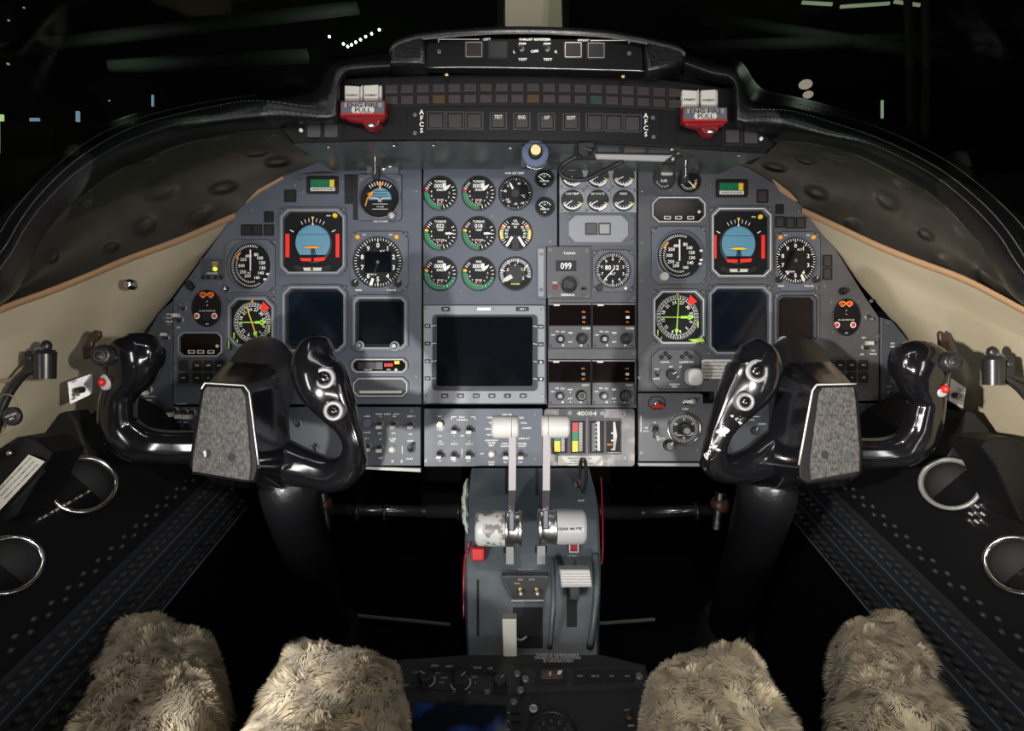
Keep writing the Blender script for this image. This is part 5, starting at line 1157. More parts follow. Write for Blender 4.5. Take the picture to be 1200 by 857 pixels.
# ------------------------------------------------------------------ control yokes
def limb(g, pts, m='yoke', seg=22, n=7, q=1.0):
    P = catmull(pts, n); C = [K(p[0], p[1], p[2]) for p in P]; rings = []
    for i, p in enumerate(P):
        t_ = (C[min(i+1, len(C)-1)] - C[max(i-1, 0)]).normalized(); nn = t_.cross(Vector((0, 1, 0))).normalized(); dd = nn.cross(t_).normalized(); s = p[2]/F
        ring = []
        for k in range(seg):
            a = 2*math.pi*k/seg; ca, sa = math.cos(a), math.sin(a)
            e = .82
            ring.append(C[i] + nn*max(.5, p[3])*s*math.copysign(abs(ca)**e, ca) + dd*max(.5, p[4])*s*math.copysign(abs(sa)**e, sa))
        rings.append(ring)
    return g.loft(rings, m)
def hubring(poly, d, n=36, c=None):
    cx = c[0] if c else sum(p[0] for p in poly)/len(poly); cy = c[1] if c else sum(p[1] for p in poly)/len(poly); out = []
    for k in range(n):
        a = 2*math.pi*k/n; dx, dy = math.cos(a), math.sin(a); best = 1
        for i in range(len(poly)):
            x1, y1 = poly[i][0]-cx, poly[i][1]-cy; x2, y2 = poly[(i+1) % len(poly)][0]-cx, poly[(i+1) % len(poly)][1]-cy
            ex, ey = x2-x1, y2-y1; den = dx*ey-dy*ex
            if abs(den) < 1e-9: continue
            tt = (x1*ey-y1*ex)/den; w = (x1*dy-y1*dx)/den
            if tt > 0 and -1e-3 <= w <= 1.001: best = max(best, tt)
        out.append(K(cx+dx*best, cy+dy*best, d))
    return out
def shift(poly, dx, dy, k=1.0):
    cx = sum(p[0] for p in poly)/len(poly); cy = sum(p[1] for p in poly)/len(poly)
    return [((x-cx)*k+cx+dx, (y-cy)*k+cy+dy) for x, y in poly]
def yoke(side_):
    L = side_ == 'left'
    if L:
        rim = [(240, 449), (286, 452), (292, 460), (303, 545), (301, 564), (296, 567), (222, 555), (222, 540), (236, 456)]
        pad = [(243, 452.5), (283, 455), (288, 463), (295, 545), (293, 564), (225, 553), (226, 538), (239, 457)]
        mid = [(266, 424), (318, 427), (326, 440), (345, 535), (335, 575), (250, 562), (240, 545), (256, 440)]
        tube = [(300, 466, 41, .70), (304, 450, 41, .74), (307, 438, 40, .78), (309, 431, 37, .83), (310, 430, 30, .855)]
        outer = [(275, 522, .65, 19, 15), (225, 524, .648, 20, 16), (185, 523, .645, 20, 15), (158, 518, .64, 23, 15), (140, 500, .636, 22, 15), (138, 478, .632, 20, 15), (143, 456, .63, 20, 17), (152, 434, .625, 30, 21), (161, 412, .62, 31, 22), (164, 399, .62, 24, 18), (164, 391, .62, 12, 10)]
        inner = [(285, 525, .665, 34, 16), (325, 540, .658, 29, 16), (362, 550, .652, 22, 14), (392, 557, .646, 20, 14), (411, 545, .64, 18, 14), (415, 522, .634, 13, 13), (408, 500, .63, 15, 14), (396, 479, .625, 23, 18), (382, 456, .62, 30, 21), (373, 434, .62, 31, 22), (374, 417, .62, 27, 18), (381, 408, .62, 18, 13), (388, 404, .62, 8, 7)]
        btn = [(380.5, 443, 13), (391, 481.5, 12)]; sw = (126, 417, 13, -1); rb = (124, 448); holes = [(243.5, 532), (272, 536)]
        colm = [(338, 560, .68), (343, 590, .70), (366, 665, .85), (391, 748, 1.02)]
    else:
        rim = [(1003, 450), (1005, 458), (1011, 530), (1010, 556), (1006, 560), (945, 568), (934, 560), (936, 545), (952, 458), (957, 451)]
        pad = [(1000, 453), (1002, 460), (1007.5, 530), (1007, 553), (950, 563), (948, 545), (959, 461), (964, 454)]
        mid = [(975, 424), (984, 440), (1000, 540), (995, 565), (905, 575), (893, 540), (912, 440), (922, 426)]
        tube = [(943, 466, 42, .70), (939, 450, 42, .74), (935, 437, 41, .78), (932, 431, 37, .83), (931, 430, 30, .855)]
        outer = [(965, 528, .65, 18, 15), (1010, 531, .648, 18, 15), (1040, 530, .645, 18, 15), (1064, 524, .64, 21, 15), (1079, 505, .636, 21, 15), (1084, 484, .632, 20, 15), (1085, 466, .63, 20, 17), (1080, 444, .625, 29, 21), (1077, 424, .62, 33, 22), (1078, 409, .62, 26, 18), (1079, 401, .62, 14, 10)]
        inner = [(950, 520, .665, 36, 16), (912, 530, .658, 29, 16), (883, 543, .652, 21, 14), (856, 549, .646, 18, 14), (838, 542, .64, 18, 14), (838, 521, .634, 14, 13), (848, 496, .63, 17, 14), (864, 470, .625, 26, 18), (880, 445, .62, 32, 21), (884, 424, .62, 29, 22), (880, 409, .62, 20, 15), (876, 401, .62, 10, 8)]
        btn = [(887, 435, 14), (873, 471, 11)]; sw = (1108, 424, 12, 1); rb = (1103, 456); holes = [(966, 533), (993, 533)]
        colm = [(900, 560, .68), (896, 590, .70), (873, 665, .85), (850, 745, 1.02)]
    t = thing('control_yoke', f'glossy black two-horned control yoke on the {side_} side with a grey ribbed centre pad', 'yoke', at=K(colm[3][0], colm[3][1], colm[3][2]), group='control yokes')
    g = G(); sgn = 1 if L else -1; cc = (sum(p[0] for p in rim)/len(rim), 508)
    rings = [hubring(shift(rim, 0, 0, .93), .5995), hubring(shift(rim, 0, 0, .99), .600), hubring(rim, .603), hubring(shift(rim, 2*sgn, -1, 1.01), .612), hubring(shift(mid, -4*sgn, 4, 1.0), .650), hubring(mid, .657), hubring(shift(mid, 1*sgn, -2, .96), .664)]
    for cx, cy, r, d in tube: rings.append([K(cx+r*math.cos(2*math.pi*k/36), cy+r*math.sin(2*math.pi*k/36), d) for k in range(36)])
    g.loft(rings[:3], 'rim_black'); g.loft(rings[2:6], 'yoke'); g.loft(rings[5:], 'yoke_satin'); g.build('hub', t)
    g = G(PF(.5985)); g.poly(inset(pad, .5) if area2(pad) > 0 else inset(pad[::-1], .5), -1.5, 1.2, 'pad', ch=.6)
    for i, (x, y) in enumerate(holes):
        g.disc(x, y, 5.2, 1.2, 1.35, 'seam' if (L or i == 0) else 'bezel_dark', 18, rx=4.6)
        if L and i == 0: g.poly([(x-4.6, y-2.5), (x-2, y-4.6), (x-1, y-2), (x-1.2, y+3), (x-3, y+4)], 1.35, 1.5, 'knob_grey')
    if not L: g.box(951, 486.5, 1004, 487.2, 1.2, 1.3, 'seam'); g.box(949, 541, 1007, 541.6, 1.2, 1.3, 'seam')
    g.build('centre_pad', t, 'grey ribbed centre pad')
    g = G(I4); ed = [rim[-1], rim[0], rim[1], rim[2], rim[3]] if L else [rim[0], rim[-1], rim[-2], rim[-3]]
    q = []
    for a, b in zip(ed, ed[1:]):
        for k in range(5): q.append(K(a[0]+(b[0]-a[0])*k/5, a[1]+(b[1]-a[1])*k/5, .5990))
    q.append(K(ed[-1][0], ed[-1][1], .5990)); g.tube(q, .0011 if not L else .0009, 'yoke_worn', 6, 1); g.build('pad_rim', t, 'worn bright rim around the pad')
    g = G(); limb(g, outer); g.build('outer_horn', t)
    g = G(); limb(g, inner, 'yoke' if L else 'yoke_chipped'); g.build('inner_horn', t)
    if not L: chipped([(tuple(K(x, y, .618)-ORG[t.name]), r) for x, y, r in ((824, 558, .030), (829, 540, .026), (838, 522, .018), (848, 505, .018), (862, 489, .020), (880, 478, .014), (905, 440, .012))])
    # grip controls
    for x, y, r in btn:
        fr_ = PF(.602); b = t
        g = G(fr_)
        g.lathe(x, y, [(r, -10), (r, 1.5), (r*.92, 2.6), (r*.66, 2.9), (r*.60, 1.6)], 'ring_grey', 28, caps=False); g.build('button_ring', t, 'steel ring')
        g = G(fr_); g.lathe(x, y, [(r*.64, -2), (r*.6, 2.0), (r*.45, 4.2), (r*.25, 5.2), (r*.05, 5.6)], 'yoke', 22); g.build('grip_button', t)
    g = G(PF(.60)); x, y, r, sg = sw
    g.M = PF(.607)
    g.poly(rrect(x-sg*14-14, y-15, x-sg*14+14, y+19, 7, 4), -12, 2, 'black_plastic', ch=3, steps=3, smooth=True)
    g.lathe(x, y, [(r, -4), (r*1.02, 7), (r*.92, 9), (r*.9, 12), (r*.7, 13.5), (r*.45, 13.8), (r*.3, 16), (r*.1, 16.4)], 'black_plastic', 16)
    g.lathe(x, y, [(r*.55, 13.6), (r*.55, 14.4), (r*.48, 14.6)], 'bezel_dark', 16); g.build('trim_switch', t)
    g = G(PF(.612)); x, y = rb; g.lathe(x, y, [(9.5, -6), (9.5, 2), (8, 3), (5.4, 3)], 'knob_grey', 22, rx=.72); g.lathe(x+sg*1.5, y, [(5, 0), (5, 5), (3.6, 7.5), (1.4, 8.4)], 'red', 16, rx=.8); g.build('red_button', t, 'red push button in a pale ring')
    # column
    g = G(); pts = catmull([(a, b, c) for a, b, c in colm], 8); C = [K(*p) for p in pts]; rings = []
    for i, c in enumerate(C):
        tt = (C[min(i+1, len(C)-1)]-C[max(i-1, 0)]).normalized(); nx = tt.cross(Vector((0, 1, 0))).normalized(); ny = nx.cross(tt); rr = .0345
        rings.append([c + nx*rr*math.cos(2*math.pi*k/28) + ny*rr*math.sin(2*math.pi*k/28) for k in range(28)])
    g.loft(rings, 'column'); g.build('column', t)
    bx = (377, 578) if L else (845, 578); g = G(PF(.80)); g.lathe(bx[0], bx[1]+14, [(9, -10), (9, 4), (7, 7), (3, 8)], 'brown_metal', 14); g.rod((bx[0], bx[1], 0), (bx[0]+(6 if L else -6), bx[1]+42, 0), 7, 5, 'column', 12); g.build('linkage', t, 'rusty brown linkage')
    g = G(); c = C[-1]; rings = []
    for hh, rr in ((.05, .040), (.03, .046), (.0, .050), (-.02, .052)): 
        o = WK(0, 0, hh); rings.append([c + o + WK(rr*math.cos(2*math.pi*k/28), rr*math.sin(2*math.pi*k/28), 0) for k in range(28)])
    g.loft(rings, 'matte_black'); g.build('boot', t); return t
yoke('left'); yoke('right')
# ------------------------------------------------------------------ centre pedestal with the levers
PD = [(549, .885, 553, 690), (575, .845, 548.5, 697), (600, .81, 546, 701), (640, .77, 545, 703), (690, .738, 545, 703.5), (740, .715, 546, 702), (774, .70, 547, 702)]
def pd(y):
    for a, b in zip(PD, PD[1:]):
        if y <= b[0]: f = (y-a[0])/(b[0]-a[0]); return [a[k]+(b[k]-a[k])*f for k in (1, 2, 3)]
    return list(PD[-1][1:])
def S(x, y, off=.0): return K(x, y, pd(y)[0]-off)
ped = thing('throttle_quadrant', 'grey-blue throttle quadrant standing between the two yokes, red pull on its left edge', 'pedestal', at=WK(.02, .62, -.80))
rows = []
for p in catmull(PD, 5):
    y, d, x0, x1 = p
    rows.append([K(x0, y, d+.14), K(x0-.3, y, d+.02), K(x0, y, d+.004), K(x0+2.5, y, d), K(x1-2.5, y, d), K(x1, y, d+.004), K(x1+.3, y, d+.02), K(x1, y, d+.14)])
g = G(); g.grid(rows, 'quadrant', smooth=False); g.build('housing', ped)
def strip_on(g, x0, y0, x1, y1, off, m, n=6, slant=0):
    r = [[S(x0+slant*k/n, y0+(y1-y0)*k/n, off), S(x1+slant*k/n, y0+(y1-y0)*k/n, off)] for k in range(n+1)]
    g.grid(r, m, smooth=False)
g = G(); strip_on(g, 592, 549, 595.5, 664, .0006, 'seam'); strip_on(g, 627.5, 549, 631, 590, .0006, 'bezel_dark'); strip_on(g, 558.5, 655, 561.5, 746, .0008, 'seam'); g.build('slots', ped)
g = G(); strip_on(g, 590, 640, 603, 664, .0010, 'seam', 3); strip_on(g, 627, 640, 641, 663, .0010, 'seam', 3); strip_on(g, 593.2, 641, 602, 661.5, .0022, 'knob_grey', 3); strip_on(g, 629.5, 640, 639, 661.5, .0022, 'knob_grey', 3); g.build('slot_covers', ped, 'pale slot covers')
def xcyl(g, prof, cy, d, m, seg=26):
    rings = []
    for x, r in prof: rings.append([K(x, cy, d) + Vector((0, r*d/F*math.cos(2*math.pi*k/seg), r*d/F*math.sin(2*math.pi*k/seg))) for k in range(seg)])
    g.loft(rings, m)
def lever(name, label, side_):
    L = side_ == 'left'; t = thing(name, label, 'lever', at=S(600 if L else 638, 640), group='thrust levers')
    kx = (576, 608) if L else (634, 667); ax = 601 if L else 641; ky = 500.5 if L else 500
    g = G(); xcyl(g, [(kx[0], 10), (kx[0]+1.4, 12.4), (kx[0]+3.5, 13.4), (kx[1]-9, 13.4)] if L else [(kx[0]+8, 13.4), (kx[1]-3.5, 13.4), (kx[1]-1.4, 12.4), (kx[1], 10)], ky, .685, 'knob_white')
    xcyl(g, [(kx[1]-8.3, 13.4), (kx[1]-3, 13.2), (kx[1]-.8, 12), (kx[1], 10)] if L else [(kx[0], 10), (kx[0]+.8, 12), (kx[0]+3, 13.2), (kx[0]+7.5, 13.4)], ky, .685, 'knob_white'); g.build('reverser_knob', t, 'off-white knob')
    g = G(I4)
    def bar(x0a, x1a, ya, da, x0b, x1b, yb, db, th, m):
        P = [K(x0a, ya, da), K(x1a, ya, da), K(x1b, yb, db), K(x0b, yb, db)]; Q = [p+Vector((0, th, 0)) for p in P]
        g.add(P+Q, [(0, 1, 2, 3), (7, 6, 5, 4), (0, 4, 5, 1), (1, 5, 6, 2), (2, 6, 7, 3), (3, 7, 4, 0)], m)
    bar(ax-4.6, ax+3.8, ky+9, .678, ax-5, ax+3.4, 575, .682, .006, 'bright_steel'); bar(ax-5, ax+3.4, 575, .682, ax-5.6, ax+1.6, 602, .695, .008, 'steel'); g.build('reverser_arm', t, 'bare metal arm')
    cy = 619.5 if L else 617.5; d = .70; r = 20
    g = G()
    if L: xcyl(g, [(557.5, 16), (559, 18.5), (562, 20), (592, 20.3)], cy, d, 'knob_chipped')
    else: xcyl(g, [(652, 20.3), (681, 20), (684.5, 18.5), (686, 16)], cy, d, 'knob_grey')
    g.build('knob', t, 'chipped grey-white knob' if L else 'smooth grey knob lettered GEAR MUTE')
    g = G(); a = 592 if L else 630
    xcyl(g, [(a, 19), (a+.5, 20.4), (a+3, 20.4), (a+3.6, 19), (a+15, 19), (a+16, 20.6), (a+19, 20.6), (a+20, 18.5)] if L else [(a, 18.5), (a+1, 20.6), (a+4, 20.6), (a+5, 19), (a+18, 19), (a+19, 20.4), (a+21.5, 20.4), (a+22, 19)], cy, d, 'steel')
    g.build('hub', t, 'steel hub')
    g = G(PF(d-.0218)); g.box(ax-5.4, cy-19, ax+2.2, cy+3, -1, .6, 'seam'); g.box(ax-3.8, cy-19, ax+.8, cy+1.5, .6, 1.2, 'bezel'); g.build('hub_slot', t)
    if not L: g = G(PF(d-.0213)); g.text('GEAR MUTE', 667.5, cy+2.6, 3.0, .35, 'black', sx=1.25); g.build('lettering', t)
    g = G(I4); bar(ax-6, ax+6, cy-6, .705, ax-6, ax+6, cy+2, .76, .05, 'steel'); g.build('lever_stem', t); return t
lever('thrust_lever', 'left thrust lever with a chipped drum knob and a white-topped metal arm', 'left')
lever('thrust_lever', 'right thrust lever with a GEAR MUTE drum knob and a white-topped metal arm', 'right')
# red pull and its cable
t = thing('red_pull_handle', 'small bright red pull on the left edge of the throttle quadrant', 'handle', at=S(559, 648))
g = G(PF(pd(648)[0]-.006)); g.poly(rrect(553, 640, 568, 655, 2.5, 3), -4, 9, 'red', ch=2, steps=3, smooth=True); g.build('handle', t)
g = G(I4); g.tube([K(550, 636, .77), K(548, 646, .765), K(545.5, 652, .765), K(544, 668, .755), K(543.5, 700, .745), K(543.5, 725, .74)], .0022, 'dark_red', 7, 5); g.build('cable', t, 'dark red cable')
g = G(I4); g.tube([K(704.5, 560, .85), K(706, 600, .81), K(706.5, 640, .78), K(705, 662, .77)], .0013, 'dark_red', 7, 5); g.solo('red_cable', 'dark red cable running down the right edge of the throttle quadrant', 'cable')
# torn foam at the left edge
random.seed(11)
g = G(I4); rings = []
for i in range(15):
    y = 562+i*4.6; w = 5.5*math.sin(math.pi*(i+.6)/15.2)**.5*random.uniform(.75, 1.2); x = 547.5-2.4*math.sin(math.pi*i/14)+random.uniform(-.8, .8); d = pd(y)[0]+.006
    rings.append([K(x+w*.75*math.cos(a)*random.uniform(.8, 1.15), y+1.4*math.sin(a), d+.011*math.sin(a)) for a in [2*math.pi*k/9 for k in range(9)]])
g.loft(rings, 'torn_foam', smooth=False); g.solo('torn_foam_strip', 'torn pale green foam strip sticking out at the upper left edge of the throttle quadrant', 'foam')
# small red guard under GEAR MUTE knob, lettering, plates
g = G(PF(pd(642)[0]-.002)); g.poly([(667, 636), (677.5, 636), (677.5, 646.5), (667, 646.5)], 0, 2.4, 'dark_red', ch=.4); g.ring(672, 641.5, [(666.5, 636), (678, 636), (678, 647), (666.5, 647)], [(668, 637), (676.5, 637), (676.5, 645.5), (668, 645.5)], 2.4, 3, 'knob_grey'); g.build('guard_tab', ped, 'small red tab in a pale frame')
g = G(PF(pd(652)[0]-.0015)); g.text('HORN', 671, 652, 2.4, 0, 'knob_grey', sx=1.2); g.build('lettering', ped)
g = G(PF(pd(588)[0]-.0015)); g.text('EXT', 681, 587, 2.4, 0, 'knob_grey', sx=1.2); g.build('lettering', ped)
g = G(PF(pd(668)[0]-.0015)); g.text('CUT-OFF', 615, 668.5, 2.6, 0, 'knob_grey', sx=1.2); g.build('lettering', ped)
sp = PF(pd(690)[0]-.004)
g = G(sp); g.poly([(587.5, 673), (643, 673), (636, 702), (600, 702)], -6, 6, 'quadrant', ch=.8); g.poly([(589, 674.5), (641, 674.5), (634.8, 700), (601, 700)], 6, 6.4, 'pedestal'); g.poly([(599, 700.5), (637, 700.5), (637, 702.6), (599, 702.6)], 5.5, 7, 'knob_grey', ch=.3)
g.text('ENG', 610, 675.5+1.5, 2, 6.5, 'brass'); g.text('SYNC', 623, 677, 2, 6.5, 'brass'); g.text('SYNC', 606, 681.5, 1.9, 6.5, 'knob_grey'); g.build('switch_box', ped)
for x in (609.5, 628.5):
    g = G(sp); g.lathe(x, 688, [(3, 6.4), (3, 7.4), (2, 8)], 'brass', 12); g.rod((x, 688, 7), (x+.6, 690, 15), 1.2, 2.2, 'brass_pale', 10); g.sphere((x+.6, 690, 15), 2.3, 'brass_pale', 10, 6); g.build('toggle_switch', ped)
# flap lever with its two curved guide rails
t = thing('flap_lever', 'wide ribbed grey flap lever handle between two curved rails, right side of the quadrant', 'lever', at=S(673, 690))
fl = PF(.71)
g = G(fl); g.poly([(655.5, 666.5), (690.5, 666.5), (693.5, 687), (657.5, 687.5)], -10, 4, 'knob_grey', ch=1.5, steps=3)
for q in range(5): g.box(657+q*.3, 668.5+q*3.3, 691+q*.4, 669.8+q*3.3, 3.6, 5.2, 'label_paper', .4)
g.build('handle', t)
g = G(fl); g.poly([(668, 687), (680, 687), (679, 706), (669, 706)], -24, -6, 'bezel_dark', ch=.8); g.build('lever_arm', t)
for x, y0, y1, r in ((647.5, 655, 757, 3.0), (697.5, 650, 757, 4.2)):
    g = G(I4); pts = []
    for k in range(9): f = k/8; y = y0+(y1-y0)*f; pts.append(K(x+4.0*math.sin(math.pi*f)*(1 if x > 680 else .6) - 6*f*(1 if x > 680 else .5), y, pd(y)[0]-.004-.022*math.sin(math.pi*(.12+.8*f))))
    g.tube(pts, r*.72/F, 'quadrant', 8, 3); g.build('guide_rail', t)
g = G(I4)
for x in (664, ): strip_on(g, 664, 690, 676, 735, .0012, 'seam', 4)
g.build('slot', t)
# metal spoiler lever slab
t = thing('metal_lever', 'upright bare metal slab lever at the bottom of the throttle quadrant', 'lever', at=K(597, 773, .67))
g = G(PF(.665)); g.poly([(588.5, 725), (605.5, 725), (606, 773), (589.5, 773)], -14, 2, 'steel_dull', ch=1.2, steps=2); g.build('lever_plate', t)
g = G(PF(.675)); g.tube([(605, 748, 0), (609, 750, 0), (613, 749, 0), (617, 746, 0)], 1.4, 'bezel', 6, 4); g.build('side_pin', t)
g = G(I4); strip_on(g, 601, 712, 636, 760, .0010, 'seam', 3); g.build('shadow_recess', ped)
# loop handle
t = thing('loop_handle', 'slim black metal loop handle rising in front of the placard, top of the throttle quadrant', 'handle', at=S(682, 578))
g = G(I4); g.tube([K(679.5, 560, .86), K(680, 548, .80), K(681.5, 539.5, .77), K(685, 540, .77), K(687, 552, .78), K(686.5, 566, .81), K(683, 578, .845), K(676, 572, .85)], .0026, 'loop_steel', 8, 6); g.build('loop', t)
g = G(PF(pd(568)[0]-.002)); g.poly([(673, 565), (679, 562), (680, 568), (674, 571)], 0, 2, 'brown_metal'); g.build('pivot_plate', t)

# ------------------------------------------------------------------ lower console
def frame(o, u, v, s):
    u = u.normalized(); v = v.normalized(); n = -(u.cross(v)).normalized()
    if n.dot(-o) < 0: n = -n
    return Matrix(((u.x*s, v.x*s, n.x*s, o.x), (u.y*s, v.y*s, n.y*s, o.y), (u.z*s, v.z*s, n.z*s, o.z), (0, 0, 0, 1)))
def hit(px, py, p0, n):
    r = K(px, py, 1); return r*(p0.dot(n)/r.dot(n))
ZC = -.53
cn = WK(0, 0, 1); cp = WK(0, 0, ZC)
A = {k: hit(*v, cp, cn) for k, v in {'tl': (468, 774), 'tr': (756, 780), 'ml': (545, 768), 'mr': (705, 768), 'bl': (430, 940), 'br': (800, 940)}.items()}
lc = thing('centre_console', 'dark centre console running between the two seats, lettered TAWS placard at its front', 'console', at=WK(.03, .40, -.80))
g = G(I4); P = [A[k] for k in ('bl', 'tl', 'ml', 'mr', 'tr', 'br')]; dn = WK(0, 0, -.26)
Q = [p+dn for p in P]; g.add(P+Q, [tuple(range(6))] + [(i, 6+i, 6+(i+1) % 6, (i+1) % 6) for i in range(6)], 'pedestal'); g.build('console_body', lc)
def CP(px, py): return hit(px, py, cp, cn)
def cquad(g, pts, h, m):
    up = WK(0, 0, h); P = [CP(x, y)+up for x, y in pts]; B = [CP(x, y) for x, y in pts]; n = len(pts)
    g.add(P+B, [tuple(range(n))] + [(i, (i+1) % n, n+(i+1) % n, n+i) for i in range(n)], m)
def cframe(px, py, s): return frame(CP(px, py), Vector((1, 0, 0)), WK(0, -1, 0), s)
def ctext(parent, s_, px, py, size, h=.0035, m='knob_grey', rot=0, name='lettering'):
    g = G(cframe(px, py, CP(px, py).y/F)); g.text(s_, 0, 0, size, h*F/CP(px, py).y, m, rot=rot, sx=.95); return g
g = ctext(lc, 'TAWS IS UNRELIABLE', 653, 770.5, 2.6*1.5); g.build('placard_line', lc); g = ctext(lc, 'WHEN FLAP POSITION', 653.5, 774, 2.6*1.5); g.build('placard_line', lc); g = ctext(lc, 'IS UNCERTAIN', 654, 777.5, 2.6*1.5); g.build('placard_line', lc)
# radar control head
rc = thing('radar_control_panel', 'dark panel with five small buttons and three black knobs, left half of the centre console', 'control panel', at=CP(540, 800), group=None)
g = G(I4); cquad(g, [(468, 779), (608, 783), (610, 817), (462, 808)], .003, 'console_panel'); g.build('panel_plate', rc)
for x, tx in ((510, 'STBY'), (526.5, 'TEST'), (543, ''), (559.5, 'STAB'), (574.5, 'L/R')):
    y = 786+(x-510)*.045; g = G(I4); cquad(g, [(x-6.8, y-4), (x+6.8, y-3.6), (x+6.8, y+4.4), (x-6.8, y+4)], .006, 'black'); g.build('button', rc)
    if tx: ctext(rc, tx, x, y, 3.0, .0068).build('lettering', rc)
for x, y, r, a in ((499, 801, 9, -60), (540, 804, 9.5, 40), (586, 806, 8, 45)):
    fr_ = cframe(x, y, CP(x, y).y/F); g = G(fr_)
    g.lathe(0, 0, [(r*1.25, 4), (r*1.25, 4.6)], 'console_panel', 24)
    if a != 45: g.arc(0, 0, r*1.1, r*1.3, 60, 150, 5, 'knob_grey')
    if a == 40: g.arc(0, 0, r*1.1, r*1.3, 205, 260, 5, 'knob_grey')
    p = [((r if k % 2 else r*.93)*math.cos(math.pi*k/12), (r if k % 2 else r*.93)*math.sin(math.pi*k/12)) for k in range(24)]
    g.poly(p, 4.6, 14, 'black_plastic', ch=1.2); g.needle(0, 0, a, r*.9, 1.2, -1, 14, 'knob_grey', 1, .4); g.build('knob', rc)
for s_, x, y in (('MODE', 474, 806), ('WX', 513, 792), ('MAP', 521, 797.5), ('TFC', 518, 803), ('OFF', 487, 791), ('TILT', 556, 796.5), ('10', 532, 814), ('10', 550, 814.5), ('0', 557, 803), ('GAIN', 589, 797), ('PRE', 571, 812.5), ('SET', 571, 815.5)): ctext(rc, s_, x, y, 2.8, .0035).build('lettering', rc)
rd = thing('radar_display', 'dark radar screen with a faint blue glow, lower left of the centre console', 'display', at=CP(540, 850))
g = G(I4); cquad(g, [(462, 809), (609, 818), (612, 930), (440, 930)], .003, 'console_panel'); g.build('bezel', rd)
g = G(I4); cquad(g, [(487, 827), (594, 831), (596, 925), (474, 925)], .0045, 'radar_glow'); g.build('screen', rd, 'screen with a faint blue glow')
g = G(I4); cquad(g, [(524, 822.5), (545, 823.5), (545, 826.5), (524, 825.5)], .005, 'black'); g.build('maker_plate', rd)
for x, y in ((469, 838), (468, 848), (466.5, 858), (604, 847), (605, 857), (604, 837)):
    g = G(I4); cquad(g, [(x-5, y-3), (x+5, y-2.7), (x+5, y+3.3), (x-5, y+3)], .006, 'black'); g.build('button', rd)
    g = G(I4); cquad(g, [(x+(7 if x < 500 else -14), y), (x+(14 if x < 500 else -7), y+1.2), (x+(14 if x < 500 else -7), y+1.8), (x+(7 if x < 500 else -14), y+.6)], .0038, 'knob_grey'); g.build('index_line', rd)
# right half
rp = thing('light_control_panel', 'dark panel with a small brown window and four black buttons, on the centre console', 'control panel', at=CP(685, 795))
g = G(I4); cquad(g, [(612, 786), (752, 783), (756, 808), (613, 812)], .003, 'console_panel'); g.build('panel_plate', rp)
g = G(I4); cquad(g, [(627, 789), (664, 788.5), (664, 804.5), (627, 806)], .006, 'black'); g.build('window_frame', rp); g = G(I4); cquad(g, [(635, 790.5), (659, 790.5), (659, 801), (635, 802)], .007, 'brown_glass'); cquad(g, [(643, 794), (646, 794), (646, 798), (643, 798)], .0085, 'knob_grey'); cquad(g, [(654, 793), (659, 792.5), (657, 796), (653, 796.5)], .0085, 'cream_white'); g.build('window', rp)
m = MATS['radar_glow']
def _rg():
    nt = m.node_tree; b = nt.nodes['Principled BSDF']; tc = nt.nodes.new('ShaderNodeTexCoord'); n = nt.nodes.new('ShaderNodeTexNoise'); n.inputs['Scale'].default_value = 22; n.inputs['Detail'].default_value = 5
    r = nt.nodes.new('ShaderNodeMapRange'); r.inputs['From Min'].default_value = .5; r.inputs['From Max'].default_value = .75; r.inputs['To Max'].default_value = .55
    nt.links.new(tc.outputs['Object'], n.inputs['Vector']); nt.links.new(n.outputs['Fac'], r.inputs['Value']); nt.links.new(r.outputs['Result'], b.inputs['Emission Strength'])
_rg()
for i, x in enumerate((679.5, 697.5, 717, 735)):
    g = G(I4); cquad(g, [(x-8.4, 790-i*.3), (x+8, 790-i*.3), (x+8, 804-i*.6), (x-8.4, 804.5-i*.6)], .006, 'black'); g.build('button', rp)
    ctext(rp, ('STBY', 'GD LT', 'FLT', 'ALT')[i], x, 798, 2.4, .0068).build('lettering', rp)
fg = thing('fuel_quantity_gauge', 'round FUEL QUANTITY dial cut by the bottom edge, right half of the centre console', 'gauge', at=CP(647, 856))
fr_ = cframe(647, 862, CP(647, 862).y/F); g = G(fr_); g.lathe(0, 0, [(29, 0), (29, 5), (26, 6), (25.5, 4)], 'black', 32); g.lathe(0, 0, [(25.5, 3), (25, 3.6)], 'dial', 32); g.ticks(0, 0, 20, 24, 25, -120, 120, .7, 4, 'knob_grey'); g.nums(list('1234567'), 0, 0, 16, -110, 110, 5, 4, 'knob_grey'); g.text('FUEL', 0, -6, 3, 4, 'knob_grey'); g.text('QUANTITY', 0, -1, 2.6, 4, 'knob_grey'); g.build('dial', fg)
g = G(cframe(625, 833.5, CP(625, 833.5).y/F)); g.lathe(0, 0, [(5, 3), (5, 5), (3.8, 6), (3.4, 4)], 'knob_grey', 18); g.solo('eyelet', 'small metal eyelet just above the fuel quantity dial', 'eyelet')
fs = thing('fuel_switch', 'small switch with a red base beside the right seat, lower right of the centre console', 'switch', at=CP(737, 842))
g = G(cframe(737, 842, CP(737, 842).y/F)); g.lathe(0, 0, [(5, 2), (5, 4), (3, 5)], 'brown_metal', 14); g.rod((0, 0, 4), (2, -2, 16), 1.3, 2, 'bezel_dark'); g.text('OFF', -1, -8, 2.4, 3, 'knob_grey'); g.text('XFER', 0, 12, 2.4, 3, 'knob_grey'); g.build('switch', fs)
for x, y in ((465, 802), (606, 793), (610, 812), (462, 826), (602, 826), (616, 799), (749, 796)):
    g = G(cframe(x, y, CP(x, y).y/F)); g.lathe(0, 0, [(4.4, 3), (4.4, 5.2), (3.4, 5.8)], 'screw', 12); g.build('fastener', lc)

